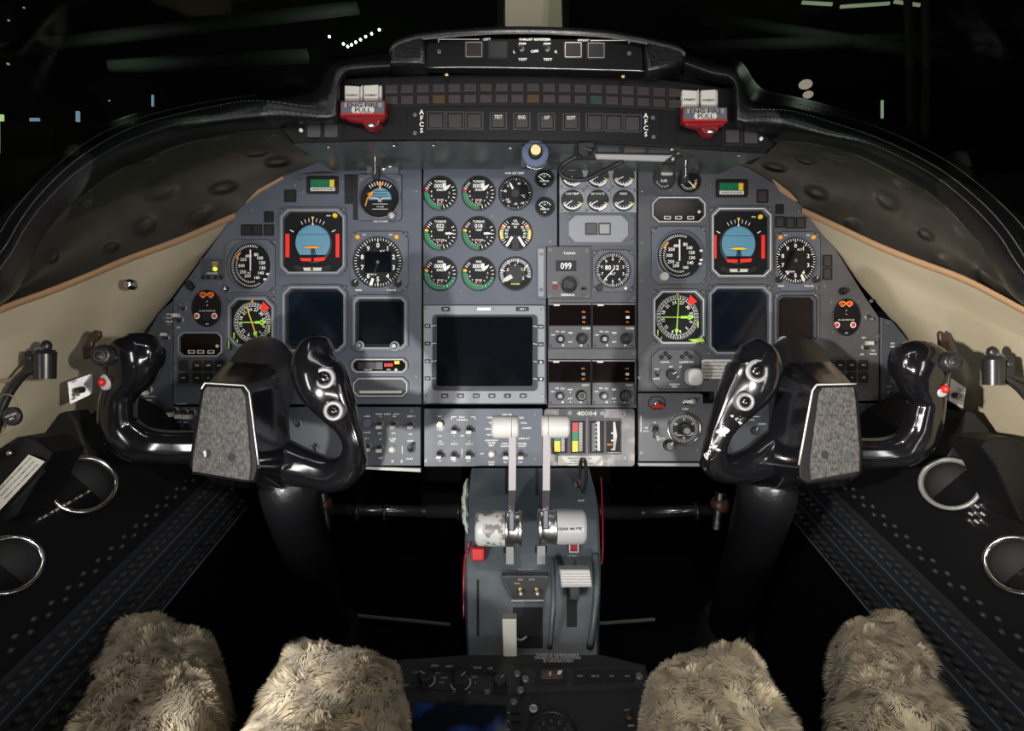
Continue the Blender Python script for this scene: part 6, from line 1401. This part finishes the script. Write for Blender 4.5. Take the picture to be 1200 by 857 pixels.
# ------------------------------------------------------------------ side consoles
CS = [(-.60, -.30), (-.545, -.335), (-.472, -.435), (-.431, -.503), (-.436, -.80), (-.60, -.80)]
def side(x): return x
def console(lab):
    s = -1 if lab == 'left' else 1; off = 0 if s < 0 else .008
    def W(x, y, z): return WK(-s*x*1.0+off if s > 0 else x, y, z)
    W = (lambda x, y, z: WK(x, y, z)) if s < 0 else (lambda x, y, z: WK(-x+.008, y, z))
    t = thing('side_console', f'black side console along the {lab} wall, cup holder openings in its sloping top', 'console', at=W(-.52, .45, -.80), group='side consoles')
    g = G(); y0, y1 = .815, .10; rows = [[W(x, y0, z) for x, z in CS], [W(x, y1, z) for x, z in CS]]
    n = len(CS); g.add(rows[0]+rows[1], [(i, i+1, n+i+1, n+i) for i in range(n-1)] + [tuple(range(n)), tuple(range(n, 2*n))[::-1]], 'console', raw=True); g.build('console_body', t)
    # sloping top face frame
    a = W(-.545, .5, -.335); b = W(-.472, .5, -.435); nrm = (b-a).cross(WK(0, 1, 0)).normalized()
    rings_ = ((98, 568, 33, 'first'), (10, 662, 33, 'second')) if s < 0 else ((1113, 567, 30, 'first'), (1194, 662, 33, 'second'))
    for px, py, r, w in rings_:
        o = hit(px, py, a, nrm); sc_ = o.y/F; n0 = nrm if nrm.dot(-o) > 0 else -nrm; nn = (n0*.45 + (-o).normalized()*.55).normalized(); uu = WK(0, 1, 0); uu = (uu-nn*uu.dot(nn)).normalized(); o = o*.975; M = frame(o, uu, nn.cross(uu), sc_)
        c = thing('cup_holder', f'{"chrome" if s < 0 else "steel"}-rimmed round cup holder, {"farther" if w == "first" else "nearer"} one in the {lab} side console', 'cup holder', at=o, group='cup holders')
        g = G(M); g.lathe(0, 0, [(r, -.5), (r+.8, 1.0), (r, 2.6), (r-2.4, 3.0), (r-4.2, 1.6), (r-4.8, -2.0)], 'chrome' if w == 'second' or s < 0 else 'ring_grey', 40, caps=False); g.build('rim', c, 'bright metal rim')
        g = G(M); g.lathe(0, 0, [(r, -.5), (r*.9, -34)], 'console', 32, caps=False); g.lathe(0, 0, [(r-4.8, -1), (r-6, -20), (.01, -20)], 'seam', 32, caps=False); g.build('well', c)
    # connectors between the cup holders and the breaker panel
    M = frame(hit(150 if s < 0 else 1064, 640, a, nrm), WK(0, 1, 0), (b-a), .001)
    # small audio panel specks
    for k in range(9):
        px, py = ((45+k*7, 610-k*4) if s < 0 else (1138+(k % 3)*7, 588+(k//3)*9)); o = hit(px, py+(0 if s < 0 else 6), a, nrm); M = frame(o, WK(0, 1, 0), (b-a), .001)
        g = G(M)
        if k % 2: g.box(-3, -1.2, 3, 1.2, .3, 1.2, 'knob_grey')
        else: g.lathe(0, 0, [(2.6, .3), (2.6, 5), (1.6, 6)], 'screw_bright', 8)
        g.build('small_switch', t)
    # breaker panel
    p0 = W(-.472, .5, -.435); p1 = W(-.431, .5, -.503); v = p1-p0; wid = v.length; nrm2 = v.cross(WK(0, 1, 0)).normalized()
    M = frame(p0, WK(0, 1, 0), v, .001)
    cb = thing('circuit_breaker_panel', f'long dark circuit breaker panel with three rows of round breakers, {lab} side console', 'breaker panel', at=p0, group='circuit breaker panels')
    W_ = wid*1000
    g = G(M); g.poly([(-350, 1), (300, 1), (300, W_-1), (-350, W_-1)], .2, 2.0, 'breaker_plate', ch=.5)
    for q in (.36, .68): g.box(-350, W_*q-.8, 300, W_*q+.8, 2, 3.2, 'plate')
    g.box(-350, W_-2.4, 300, W_-.8, 2, 3.4, 'bezel')
    g.build('breaker_plate', cb)
    for r_ in range(3):
        cnt = 33
        for k in range(cnt):
            u = 292-k*15.5; vv = W_*(.15+.33*r_)
            if k == 0 and r_ == 0:
                g = G(M); g.lathe(0, 0, [(4.2, 2), (4.2, 6), (3.4, 7), (3.2, 11), (2.6, 12)], 'matte_black', 12); proto = g.build('breaker', cb); base = proto; prox = M @ Vector((0, 0, 0))
                o = proto
            else: o = base.copy(); COL.objects.link(o); o.parent = cb
            o.location = (M @ Vector((u, vv, 0))) - (M @ Vector((0, 0, 0)))
    g = G(M); random.seed(4)
    for r_ in range(3):
        for k in range(33):
            u = 292-k*15.5; vv = W_*(.15+.33*r_)+8.2; g.text(random.choice(('FUEL', 'HTR', 'NAV 1', 'GEAR', 'FLAP', 'COM 2', 'PITOT', 'LTS')), u, vv, 2.3, 2.1, 'knob_dim', rot=0)
            g.lathe(u+6, vv-6, [(1.1, 2), (1.1, 2.6)], 'knob_dim', 6)
    g.build('lettering', cb)
    # row of small connectors above the breakers
    M = frame(p0, WK(0, 1, 0), (a-b), .001)
    for k in range(44):
        g = None
        if k == 0:
            g = G(M); g.lathe(0, 0, [(2.6, .5), (2.6, 4), (1.6, 5)], 'bezel_dark', 8); base = g.build('small_terminal', t); o = base
        else: o = base.copy(); COL.objects.link(o); o.parent = t
        o.location = (M @ Vector((295-k*11.5, 12+(k % 2)*7, 0))) - (M @ Vector((0, 0, 0)))
    # the two raised black boxes at the wall
    return t
console('left'); console('right')
MP = lambda p: [(1214-x, y) for x, y in p][::-1]
for lab in ('left', 'right'):
    L = lab == 'left'; f = (lambda p: p) if L else MP
    g = G(PF(.60)); g.poly([(-70, 565), (30, 511), (40, 514), (62, 531), (20, 605), (-70, 660)] if L else [(1150, 524), (1156, 516), (1185, 512), (1290, 560), (1290, 700), (1196, 610), (1168, 548)], -50, 0, 'console', ch=3, steps=2); g.solo('armrest_box', f'black box standing on the {lab} side console against the cream wall', 'box')
    g = G(PF(.70)); g.poly(f([(38, 522), (72, 484), (80, 482), (88, 492), (103, 536), (60, 540)]), -30, 0, 'matte_black', ch=3, steps=3); g.solo('wedge_pad', f'black wedge shaped pad leaning on the {lab} cream wall behind the console box', 'pad')
g = G(PF(.596)); g.poly([(0-6, 577), (34, 533), (53, 541), (8, 590), (-6, 604)], 0, .8, 'label_paper', ch=.2)
for k in range(5): g.text('WARNING OXYGEN EQUIPMENT NOTICE', 17+k*4.2, 557+k*3.8, 2.1, .9, 'black', rot=-46)
g.solo('warning_placard', 'tilted white placard of small print on the black box, lower left', 'placard'); 
G(PF(.598)).lathe(12, 531, [(3.2, 0), (3.2, 2), (2, 3)], 'screw_bright', 12).solo('box_screw', 'round screw head above the tilted white placard', 'screw')

# ------------------------------------------------------------------ fittings on the cream walls
for lab in ('left', 'right'):
    L = lab == 'left'; M = PF(.60)
    if L: cx, cy, sg = 54, 425, 1
    else: cx, cy, sg = 1163, 432, -1
    t = thing('oxygen_mask_connector', f'black socket fitting with a thick cable on the {lab} cream wall', 'connector', cx, cy, -12, M, group='wall connectors')
    g = G(M); g.rod((cx+sg*4, cy+19, 6), (cx+sg*4, cy-10, 6), 10.5, 11, 'black_plastic', 16); g.rod((cx+sg*4, cy-10, 6), (cx+sg*4, cy-15, 6), 12.5, 9, 'black_plastic', 16); g.rod((cx+sg*3, cy-12, 6), (cx+sg*5, cy-22, 6), 7, 5, 'black_plastic', 14); g.sphere((cx+sg*7, cy-19, 8), 5.5, 'black_plastic', 12, 8, (1.1, 1.3, 1)); g.build('socket_body', t)
    g = G(M); g.poly(rrect(cx-sg*10-9, cy-14, cx-sg*10+9, cy+11, 4, 4), -6, 9, 'black_plastic', ch=2.5, steps=3, smooth=True); g.lathe(cx-sg*11, cy-5, [(3.4, 9), (3.4, 11), (2, 12)], 'bezel_dark', 12); g.build('housing', t)
    g = G(M); g.lathe(cx+sg*3, cy-13, [(5, 12), (5, 14), (3.6, 15), (3.4, 13)], 'bezel', 14); g.build('ring', t)
    g = G(M)
    if L: g.tube([(44, 434, 4), (34, 438, 5), (20, 455, 6), (10, 478, 8), (4, 505, 10), (-10, 540, 12)], 4.4, 'black_plastic', 10, 6)
    else: g.tube([(1172, 442, 4), (1182, 449, 5), (1193, 460, 6), (1205, 478, 8), (1220, 505, 10)], 4.0, 'black_plastic', 10, 6)
    g.build('cable', t)
    g = G(M)
    if L: g.tube([(40, 420, -6), (22, 432, -4), (10, 445, -4), (-4, 447, -4)], 2.2, 'cable_tan', 8, 6)
    else: g.tube([(1176, 436, 2), (1188, 444, 2), (1204, 449, 2)], 2.8, 'black_plastic', 8, 6)
    g.build('thin_cable', t)
    # leather tab
    x, y = (108, 403) if L else (1105, 396)
    t = thing('leather_tab', f'small dark brown keyhole-shaped leather tab on the {lab} cream wall', 'tab', x, y, 0, PF(.67 if L else .72), group='brown leather tabs')
    g = G(PF(.67 if L else .72))
    if L: g.poly([(99, 420), (98, 407), (104, 398), (107, 391), (113, 387), (118, 388), (119, 394), (115, 399), (110, 401), (109, 410), (105, 419), (101, 421)], -2, 3, 'leather_tab', ch=.8)
    else: g.poly([(1099, 391), (1101, 388), (1106, 391), (1110, 399), (1111, 408), (1115, 412), (1114, 430), (1104, 428), (1101, 411)], -2, 3, 'leather_tab', ch=.8)
    g.build('tab', t)
    # switch plate
    t = thing('wall_switch', f'toggle switch on a small silver plate set in the {lab} cream wall', 'switch', (91 if L else 1121), 456, 0, PF(.66), group='wall toggle switches')
    pl = [(79.5, 448), (98, 438), (98, 462), (82, 474)] if L else [(1114.5, 443), (1132, 455.5), (1128.5, 479), (1112, 469)]
    g = G(PF(.66)); P = [PF(.66) @ Vector((x, y, (0 if (x < 90) == L else -14))) for x, y in pl]; Q = [p+Vector((0, .003, 0)) for p in P]
    g.add(P+Q, [(0, 1, 2, 3), (7, 6, 5, 4), (0, 4, 5, 1), (1, 5, 6, 2), (2, 6, 7, 3), (3, 7, 4, 0)], 'plate_silver', raw=True); g.build('switch_plate', t)
    g = G(PF(.655)); cx = 92 if L else 1122.5; g.rod((cx, 457 if L else 464, -6), (cx+(1 if L else -1), 457.5 if L else 464, 4), 4, 3.2, 'bezel_dark', 12)
    if L: g.rod((93, 457.5, 3), (102, 462, 14), 1.4, 2.0, 'brown_steel')
    else: g.rod((1121, 464, 3), (1112.5, 470, 14), 1.4, 2.0, 'brown_steel')
    g.build('toggle', t)
    g = G(PF(.655)); cx2 = 88 if L else 1124
    for k, s_ in enumerate(('ON', 'OFF')): g.text(s_, cx2, 447+k*20 if L else 457+k*16, 2.4, 1, 'black', rot=-25 if L else 35)
    g.build('lettering', t)
g = G(PF(.575)); g.lathe(15, 488, [(11, -2), (11, 2), (9.5, 3), (8.5, 2)], 'black_plastic', 22, rx=.95); g.ring(15, 488, (8, 8.4), (6.6, 7), 2, 2.6, 'bezel_dark', smooth=True); g.text('OXYGEN', 15, 486.5, 2.4, 2.7, 'cream_white', rot=-20); g.text('MIC', 16, 490.5, 2.4, 2.7, 'cream_white', rot=-20); g.solo('microphone_jack', 'round black jack with a lettered rim under the cable, far left', 'jack')
# thin wire loops at far left
g = G(PF(.58)); g.tube([(-6, 470, 0), (8, 462, 0), (19, 470, 0), (23, 488, 0), (17, 502, 0), (4, 510, 0), (-8, 512, 0)], .7, 'cable_tan', 5, 6); g.solo('thin_wire', 'thin tan wire looping behind the black jack at the far left', 'wire')

# ------------------------------------------------------------------ sheepskin seats
random.seed(21)
def seat(lab):
    s = -1 if lab == 'left' else 1
    t = thing('pilot_seat', f'{lab} pilot seat with shaggy cream sheepskin over its two front cushion lobes', 'seat', at=WK(.255*s, .30, -.80), group='pilot seats')
    lobes = [('outer', .372 if s < 0 else .396, .42, .060 if s < 0 else .047, .500 if s < 0 else .508), ('inner', .166 if s < 0 else .186, 0.03, .062 if s < 0 else .058, .462 if s < 0 else .458)]
    sq = lambda v, e: math.copysign(abs(v)**e, v)
    for nm, xc, slant, a, yf in lobes:
        yb = .08; b = (yf-yb)/2; yc = (yf+yb)/2; c = .062; zc = -.492
        def sp(th, ph):
            ct, st = math.cos(th), math.sin(th); cp_, sp_ = math.cos(ph), math.sin(ph)
            x = a*sq(cp_, .55)*sq(ct, .4) if False else a*sq(st, .45)*sq(cp_, .45); y = b*sq(st, .45)*sq(sp_, .28); z = c*sq(ct, .7)
            yy = yc+y; X = s*(xc + slant*(yy-yf)*.9) + x
            yy += .34*x*s*max(0, (yy-yb)/(yf-yb)); n_ = noise.noise(Vector((X*16, yy*16, z*16))); n2 = noise.noise(Vector((X*40, yy*55, z*40)))
            return Vector((X, yy, zc+z + n_*.004 + n2*.0022))
        rows = [[WK(*sp(math.pi*i/28, 2*math.pi*k/72)) for k in range(72)] for i in range(29)]
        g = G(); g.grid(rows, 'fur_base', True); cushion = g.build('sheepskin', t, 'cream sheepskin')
        # tufts
        V = []; Fc = []
        cam_cut = .30
        N = 60000
        for _ in range(N):
            th = math.acos(random.uniform(-.35, 1)); ph = random.uniform(0, 2*math.pi)
            # spread evenly over the flat top
            if random.random() < .6:
                ux, uy = random.uniform(-.98, .98), random.uniform(-.98, .98); yy0 = yc+b*uy
                if yy0 < cam_cut: continue
                lo_, hi_ = .001, 1.0; F_ = lambda k: (abs(ux)/k)**4.444+(abs(uy)/k)**7.143
                if F_(1.0) >= 1: continue
                for _q in range(14):
                    k_ = (lo_+hi_)/2
                    if F_(k_) > 1: lo_ = k_
                    else: hi_ = k_
                th = math.asin(min(1, k_**2.222)); ph = math.atan2(math.copysign((abs(uy)/k_)**3.571, uy), math.copysign((abs(ux)/k_)**2.222, ux))
            p = sp(th, ph)
            if p.y < cam_cut: continue
            e = .01; tu = sp(th+e, ph)-p; tv = sp(th, ph+e)-p; n = tu.cross(tv)
            if n.length < 1e-12: n = Vector((0, 0, 1))
            n.normalize()
            if n.dot(p-Vector((s*xc, yc, zc))) < 0: n = -n
            w1 = noise.noise_vector(Vector((p.x*38, p.y*38, 3.1+s))); w2 = noise.noise_vector(Vector((p.x*110, p.y*110, 7)))
            lay = Vector((-.35*s*(1 if nm == 'outer' else -1), -.9, 0)) + w1*1.5 + w2*.8
            d = (n*1.0 + lay*.62); d = d.normalized(); L_ = random.uniform(.009, .0150)
            side_ = d.cross(n)
            if side_.length < 1e-6: continue
            side_ = side_.normalized()*random.uniform(.0003, .0007); mid_ = p + d*L_*.55 + n*L_*.10; tip = p + d*L_ + lay*L_*.25
            i0 = len(V); V += [WK(*(p-side_)), WK(*(p+side_)), WK(*(mid_+side_*.8)), WK(*(mid_-side_*.8)), WK(*tip)]
            Fc += [(i0, i0+1, i0+2, i0+3), (i0+3, i0+2, i0+4)]
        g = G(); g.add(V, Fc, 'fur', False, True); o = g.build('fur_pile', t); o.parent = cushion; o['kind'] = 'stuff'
        # dark cloth side
        g = G(I4); x0 = s*(xc+slant*-.1)
        P = [WK(x0-a*.86, yb, -.53), WK(x0+a*.86, yb, -.53), WK(s*(xc)+a*.86, yf-.02, -.53), WK(s*xc-a*.86, yf-.02, -.53)]; Q = [p_+WK(0, 0, -.10) for p_ in P]
        g.add(P+Q, [(0, 1, 2, 3), (7, 6, 5, 4), (0, 4, 5, 1), (1, 5, 6, 2), (2, 6, 7, 3), (3, 7, 4, 0)], 'cloth'); g.build('cushion_base', t)
    g = G(I4); rows = [[WK(s*.26+.185*sq(math.cos(ph), .5)*sq(math.sin(th), .5), .17+.19*sq(math.sin(ph), .5)*sq(math.sin(th), .5), -.50+.05*math.cos(th)) for ph in [2*math.pi*k/48 for k in range(48)]] for th in [math.pi*i/16 for i in range(17)]]
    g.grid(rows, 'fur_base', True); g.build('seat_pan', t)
    g = G(I4); P = [WK(s*.26-.17, -.05, -.56), WK(s*.26+.17, -.05, -.56), WK(s*.26+.17, .34, -.56), WK(s*.26-.17, .34, -.56)]; Q = [p_+WK(0, 0, -.239) for p_ in P]
    g.add(P+Q, [(0, 1, 2, 3), (7, 6, 5, 4), (0, 4, 5, 1), (1, 5, 6, 2), (2, 6, 7, 3), (3, 7, 4, 0)], 'console'); g.build('seat_frame', t)
seat('left'); seat('right')

# ------------------------------------------------------------------ floor, footwell, walls behind
def slab(name, pts, m, kind='structure'):
    g = G(I4); P = [WK(*p) for p in pts[:4]]; Q = [WK(*p) for p in pts[4:]]
    g.add(P+Q, [(3, 2, 1, 0), (4, 5, 6, 7), (0, 1, 5, 4), (1, 2, 6, 5), (2, 3, 7, 6), (3, 0, 4, 7)], m); return g.solo(name, kind=kind)
def wbox(name, x0, x1, y0, y1, z0, z1, m): return slab(name, [(x0, y0, z0), (x1, y0, z0), (x1, y1, z0), (x0, y1, z0), (x0, y0, z1), (x1, y0, z1), (x1, y1, z1), (x0, y1, z1)], m)
wbox('floor', -.75, .75, -.5, 1.45, -.83, -.80, 'carpet')
wbox('wall_front', -.75, .75, 1.30, 1.33, -.80, .02, 'carpet')
wbox('wall_lower_left', -.66, -.62, -.3, 1.3, -.80, -.25, 'console'); wbox('wall_lower_right', .64, .68, -.3, 1.3, -.80, -.25, 'console')
# torque tube and floor edges in the footwell
t = thing('torque_tube', 'horizontal polished tube crossing the dark footwell behind the throttle quadrant', 'tube', at=K(620, 600, 1.05))
g = G(I4); g.tube([K(385, 597, 1.05), K(500, 599, 1.05)], .011, 'tube_metal', 18); g.tube([K(500, 599, 1.05), K(750, 601, 1.05)], .0135, 'tube_metal', 18); g.tube([K(750, 601, 1.05), K(850, 597, 1.05)], .011, 'tube_metal', 18); g.build('tube', t)
for x in (420, 452, 538, 702, 815): g = G(I4); g.tube([K(x-2, 599.5, 1.05), K(x+2, 599.5, 1.05)], .018, 'black_plastic', 16); g.build('collar', t)
for a, b, lab in (((414, 721), (527, 732), 'left'), ((700, 731), (768, 726), 'right')):
    p, q = hit(*a, WK(0, 0, -.76), WK(0, 0, 1)), hit(*b, WK(0, 0, -.76), WK(0, 0, 1)); g = G(I4); dd = WK(0, .004, 0); up = WK(0, 0, -.004)
    P = [p, q, q+dd, p+dd]; Q = [x+up for x in P]; g.add(P+Q, [(0, 1, 2, 3), (7, 6, 5, 4), (0, 4, 5, 1), (1, 5, 6, 2), (2, 6, 7, 3), (3, 7, 4, 0)], 'floor_edge'); g.solo('floor_strip', f'pale metal edge strip across the dark footwell floor, {lab} of the throttle quadrant', 'floor strip')
for s, lab in ((-1, 'left'), (1, 'right')):
    t = thing('rudder_pedals', f'dim black pair of rudder pedals deep in the {lab} footwell', 'pedals', at=WK(s*.26, 1.12, -.80), group='rudder pedals')
    for dx in (-.09, .09):
        g = G(I4); x = s*.26+dx+.01; P = [WK(x-.045, 1.12, -.70), WK(x+.045, 1.12, -.70), WK(x+.045, 1.18, -.56), WK(x-.045, 1.18, -.56)]; Q = [p_+WK(0, .012, 0) for p_ in P]
        g.add(P+Q, [(0, 1, 2, 3), (7, 6, 5, 4), (0, 4, 5, 1), (1, 5, 6, 2), (2, 6, 7, 3), (3, 7, 4, 0)], 'pedal'); g.rod(WK(x, 1.13, -.70), WK(x, 1.15, -.799), .008, .008, 'pedal'); g.build('pedal', t)

# ------------------------------------------------------------------ windscreen and dark hangar outside
for lab, s in (('left', -1), ('right', 1)):
    rows = []
    for j in range(13):
        v = j/12; r = []
        for i in range(17):
            u = i/16; x = s*(.045+u*.60); yb = 1.02-.55*u**1.7; zb = .16-.30*u**1.6
            r.append(WK(x+.01, yb-.42*v-.04*u*v, zb+.62*v**.9-.03*math.sin(u*3)*v))
        rows.append(r)
    g = G(); g.grid(rows, 'windscreen'); back = [[p+Vector((0, .004, 0)) for p in r] for r in rows]; g.grid(back, 'windscreen'); g.solo('window_1' if s < 0 else 'window_2', kind='structure')
g = G(I4); P = [K(592, 34, 1.06), K(659, 34, 1.06), K(657, -60, .90), K(592, -60, .90)]; Q = [p+Vector((0, .03, 0)) for p in P]
g.add(P+Q, [(0, 1, 2, 3), (7, 6, 5, 4), (0, 4, 5, 1), (1, 5, 6, 2), (2, 6, 7, 3), (3, 7, 4, 0)], 'post_cream'); g.solo('trim_3', kind='structure')
# black window seals
for pts, nm in (([(586, 34, 1.05), (588, 0, .99), (589, -60, .88)], 'trim_4'), ([(663, 34, 1.05), (662, 0, .99), (661, -60, .88)], 'trim_5')):
    g = G(I4); g.tube([K(*p) for p in pts], .006, 'black', 8, 4); g.solo(nm, kind='structure')
# right windscreen post: two dim strips
for xs, nm in (((1062, 1066, 1067), 'trim_6'), ((1082, 1086, 1083), 'trim_7')):
    rows = [[K(x-5.5, y, d), K(x+5.5, y, d), K(x+5.5, y, d+.012), K(x-5.5, y, d+.012)] for x, y, d in catmull([(xs[0], -40, .92), (xs[1], 60, .95), (xs[2], 175, .99)], 8)]
    g = G(); g.grid(rows, 'post_strip', True); g.solo(nm, kind='structure')
# hangar
g = G(I4)
for a in ([(-12, 9, -2), (12, 9, -2), (12, 9, 6), (-12, 9, 6)], [(-12, -2, 5), (12, -2, 5), (12, 9, 6), (-12, 9, 6)], [(-9, -2, -2), (-9, 9, -2), (-9, 9, 6), (-9, -2, 6)], [(9, -2, -2), (9, 9, -2), (9, 9, 6), (9, -2, 6)]): g.add([WK(*p) for p in a], [(0, 1, 2, 3)], 'hangar')
g.solo('wall_hangar', kind='structure')
def farbox(name, lab, cat, x0, y0, x1, y1, d, m, th=.05, group=None):
    g = G(PF(d)); g.box(x0, y0, x1, y1, 0, th*F/d, m); g.solo(name, lab, cat, group=group)
farbox('storage_board', 'dim upright tan board standing in the dark hangar, far left', 'board', 10, 147, 62, 240, 3.0, 'board_dim')
for i, (x, y) in enumerate(((386, 43), (402.5, 51.5), (407.5, 54.5), (412, 52.5), (417, 49.5), (422.5, 46.5), (428.5, 43), (435.5, 39.5), (444.5, 35))):
    g = G(PF(7)); g.sphere((x, y, 0), 1.5, 'lamp', 8, 6); g.solo('hangar_lamp_glow', f'{("", "second", "third", "fourth", "fifth", "sixth", "seventh", "eighth", "last")[i]} small bright hangar lamp from the left in the row over the coaming' if i else 'small bright hangar lamp standing apart at the left of the lamp row', 'lamp', group='row of hangar lamps')
for x, y, r, lab, m in ((944, 99, 6.5, 'upper half of a blurred pink lamp reflection, built as a glowing ball, over the right coaming', 'pink_reflection'), (947, 111, 5, 'lower half of a blurred pink lamp reflection, built as a glowing ball, over the right coaming', 'pink_reflection'), (10, 24, 1.2, 'tiny hangar lamp at the top left corner', 'lamp_dim'), (28, 9, 1.2, 'tiny hangar lamp nearest the top edge, far left', 'lamp_dim'), (9.5, 75, 1.5, 'tiny hangar lamp low at the far left', 'lamp_dim'), (128, 118, 1.0, 'tiny hangar lamp just above the left coaming', 'lamp_dim')):  # the two pink balls imitate one lamp's reflection by their own glow
    g = G(PF(7)); g.sphere((x, y, 0), r, m, 12, 8, (1.2, .8, 1)); g.solo('hangar_lamp_glow', lab, 'lamp')
for x0, y0, x1, y1, m, lab in ((178.5, 112, 180.5, 125, 'lit_blue', 'narrow blue lit slot in the hangar wall over the left coaming'), (90, 131, 94, 143, 'lit_blue', 'small blue lit window left of the narrow slot'), (36, 139, 47, 147, 'lit_blue', 'small bluish window just above the tan board'), (-6, 135, 5, 180, 'lit_green', 'green-yellow lit opening at the far left edge'), (1032, 118, 1034.5, 139, 'lamp_dim', 'narrow pale green slot over the right coaming')):
    farbox('hangar_window', lab, 'window', x0, y0, x1, y1, 7.5, m, .02)
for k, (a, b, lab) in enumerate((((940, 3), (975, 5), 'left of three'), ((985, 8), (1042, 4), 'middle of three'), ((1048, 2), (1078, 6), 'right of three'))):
    g = G(I4); g.tube([K(a[0], a[1], 6), K(b[0], b[1], 6)], .018, 'reflection_glow', 8); g.solo('reflection_bar', f'dim greenish glowing bar in place of a reflection at the top right edge of the picture, {lab}', 'lamp')  # glowing bars stand in for blotchy greenish reflections in the glass
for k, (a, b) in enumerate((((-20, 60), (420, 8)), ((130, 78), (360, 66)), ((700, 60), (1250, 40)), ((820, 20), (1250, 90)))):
    g = G(I4); g.tube([K(*a, 6.5), K(*b, 6.5)], .08, 'hangar_beam', 6); g.solo('beam_and_reflection_bar', ('long dim bar in place of a wing reflection, upper left of the dark hangar', 'lower roof beam crossing the upper left of the dark hangar', 'roof beam crossing the upper right of the dark hangar', 'steeper roof beam at the top right of the dark hangar')[k], 'beam')  # first bar stands in for an aircraft wing reflected in the windscreen

# ------------------------------------------------------------------ camera and light
cam = bpy.data.cameras.new('camera'); co = bpy.data.objects.new('camera', cam); COL.objects.link(co); sc.camera = co
cam.sensor_fit = 'HORIZONTAL'; cam.sensor_width = 36; cam.lens = 36*F/1200; cam.clip_start = .02; cam.clip_end = 60
co.matrix_world = T @ Matrix.Rotation(R(90), 4, 'X')
def spot(px, py, pz, tx, ty, tz, power, size, blend, rad, col=(1, .98, .95)):
    l = bpy.data.lights.new('spot', 'SPOT'); l.energy = power; l.spot_size = R(size); l.spot_blend = blend; l.shadow_soft_size = rad; l.color = col
    o = bpy.data.objects.new('key_and_fill_spot', l); COL.objects.link(o); a = Vector((px, py, pz)); b = Vector((tx, ty, tz))
    q = (b-a).to_track_quat('-Z', 'Y').to_matrix().to_4x4(); q.translation = a; o.matrix_world = T @ q; return o
# spots around the camera at the panel, then ones added for walls and cushions
spot(-.33, .10, -.24, .02, .90, .08, 23, 74, 1.0, .012)
spot(.33, .10, -.24, .10, .90, .08, 14, 74, 1.0, .015, (1, .97, .94))
spot(.02, -.05, .42, 0, .90, .10, 7, 75, 1.0, .03)
spot(-.20, .0, .0, .56, .62, .02, 66, 42, 1.0, .012, (1, .93, .84))       # added spot to brighten the right wall
spot(.15, .0, .02, -.52, .62, .03, 17, 52, 1.0, .012, (1, .95, .88))      # added spot to lift the left wall
spot(-.40, .14, .0, -.225, .50, -.30, 27, 18, .9, .012)      # added spot brightening the inner left cushion
spot(.02, -.05, .25, .34, .52, -.30, 13, 50, 1.0, .03, (1, .95, .86))  # added spot brightening the right seat
def area(px, py, pz, tx, ty, tz, power, sx, sy, col=(1, .98, .95)):
    l = bpy.data.lights.new('area', 'AREA'); l.shape = 'RECTANGLE'; l.size = sx; l.size_y = sy; l.energy = power; l.color = col
    o = bpy.data.objects.new('highlight_strip', l); COL.objects.link(o); a = Vector((px, py, pz)); b = Vector((tx, ty, tz))
    q = (b-a).to_track_quat('-Z', 'Y').to_matrix().to_4x4(); q.translation = a; o.matrix_world = T @ q; return o
spot(.05, .30, .30, .04, 1.0, .63, 13, 30, 1.0, .01, (1, .95, .88))     # added spot so the cream centre post shows bright
area(.0, -.30, .60, .0, .75, .30, 1.7, 1.3, .06)  # added overhead strip that puts highlights on the leather crest
area(-.66, -.05, -.22, -.20, .65, -.05, 1.6, .05, .45); area(.66, -.05, -.22, .25, .65, -.05, 1.1, .05, .45, (1, .95, .95)); area(.0, -.15, -.35, .0, .65, -.1, 1.6, .5, .04)  # added strips that draw highlights along the glossy yokes
for x, y, d, e in ((420, 40, 6.2, 3), (1000, -20, 5.5, 3.5), (100, 60, 6.0, 2)):      # added point lights that bring out the dark hangar's beams
    l = bpy.data.lights.new('hangar', 'POINT'); l.energy = e; l.shadow_soft_size = .1; l.color = (.85, 1, .8); o = bpy.data.objects.new('hangar_fill', l); COL.objects.link(o); o.matrix_world = T @ Matrix.Translation(K(x, y, d))
w = bpy.data.worlds.new('World'); sc.world = w; w.use_nodes = True
w.node_tree.nodes['Background'].inputs[0].default_value = (.30, .34, .36, 1); w.node_tree.nodes['Background'].inputs[1].default_value = .012
sc.view_settings.view_transform = 'Standard'; sc.view_settings.look = 'None'; sc.view_settings.gamma = 1; sc.view_settings.use_curve_mapping = False
sc.view_settings.exposure = 0
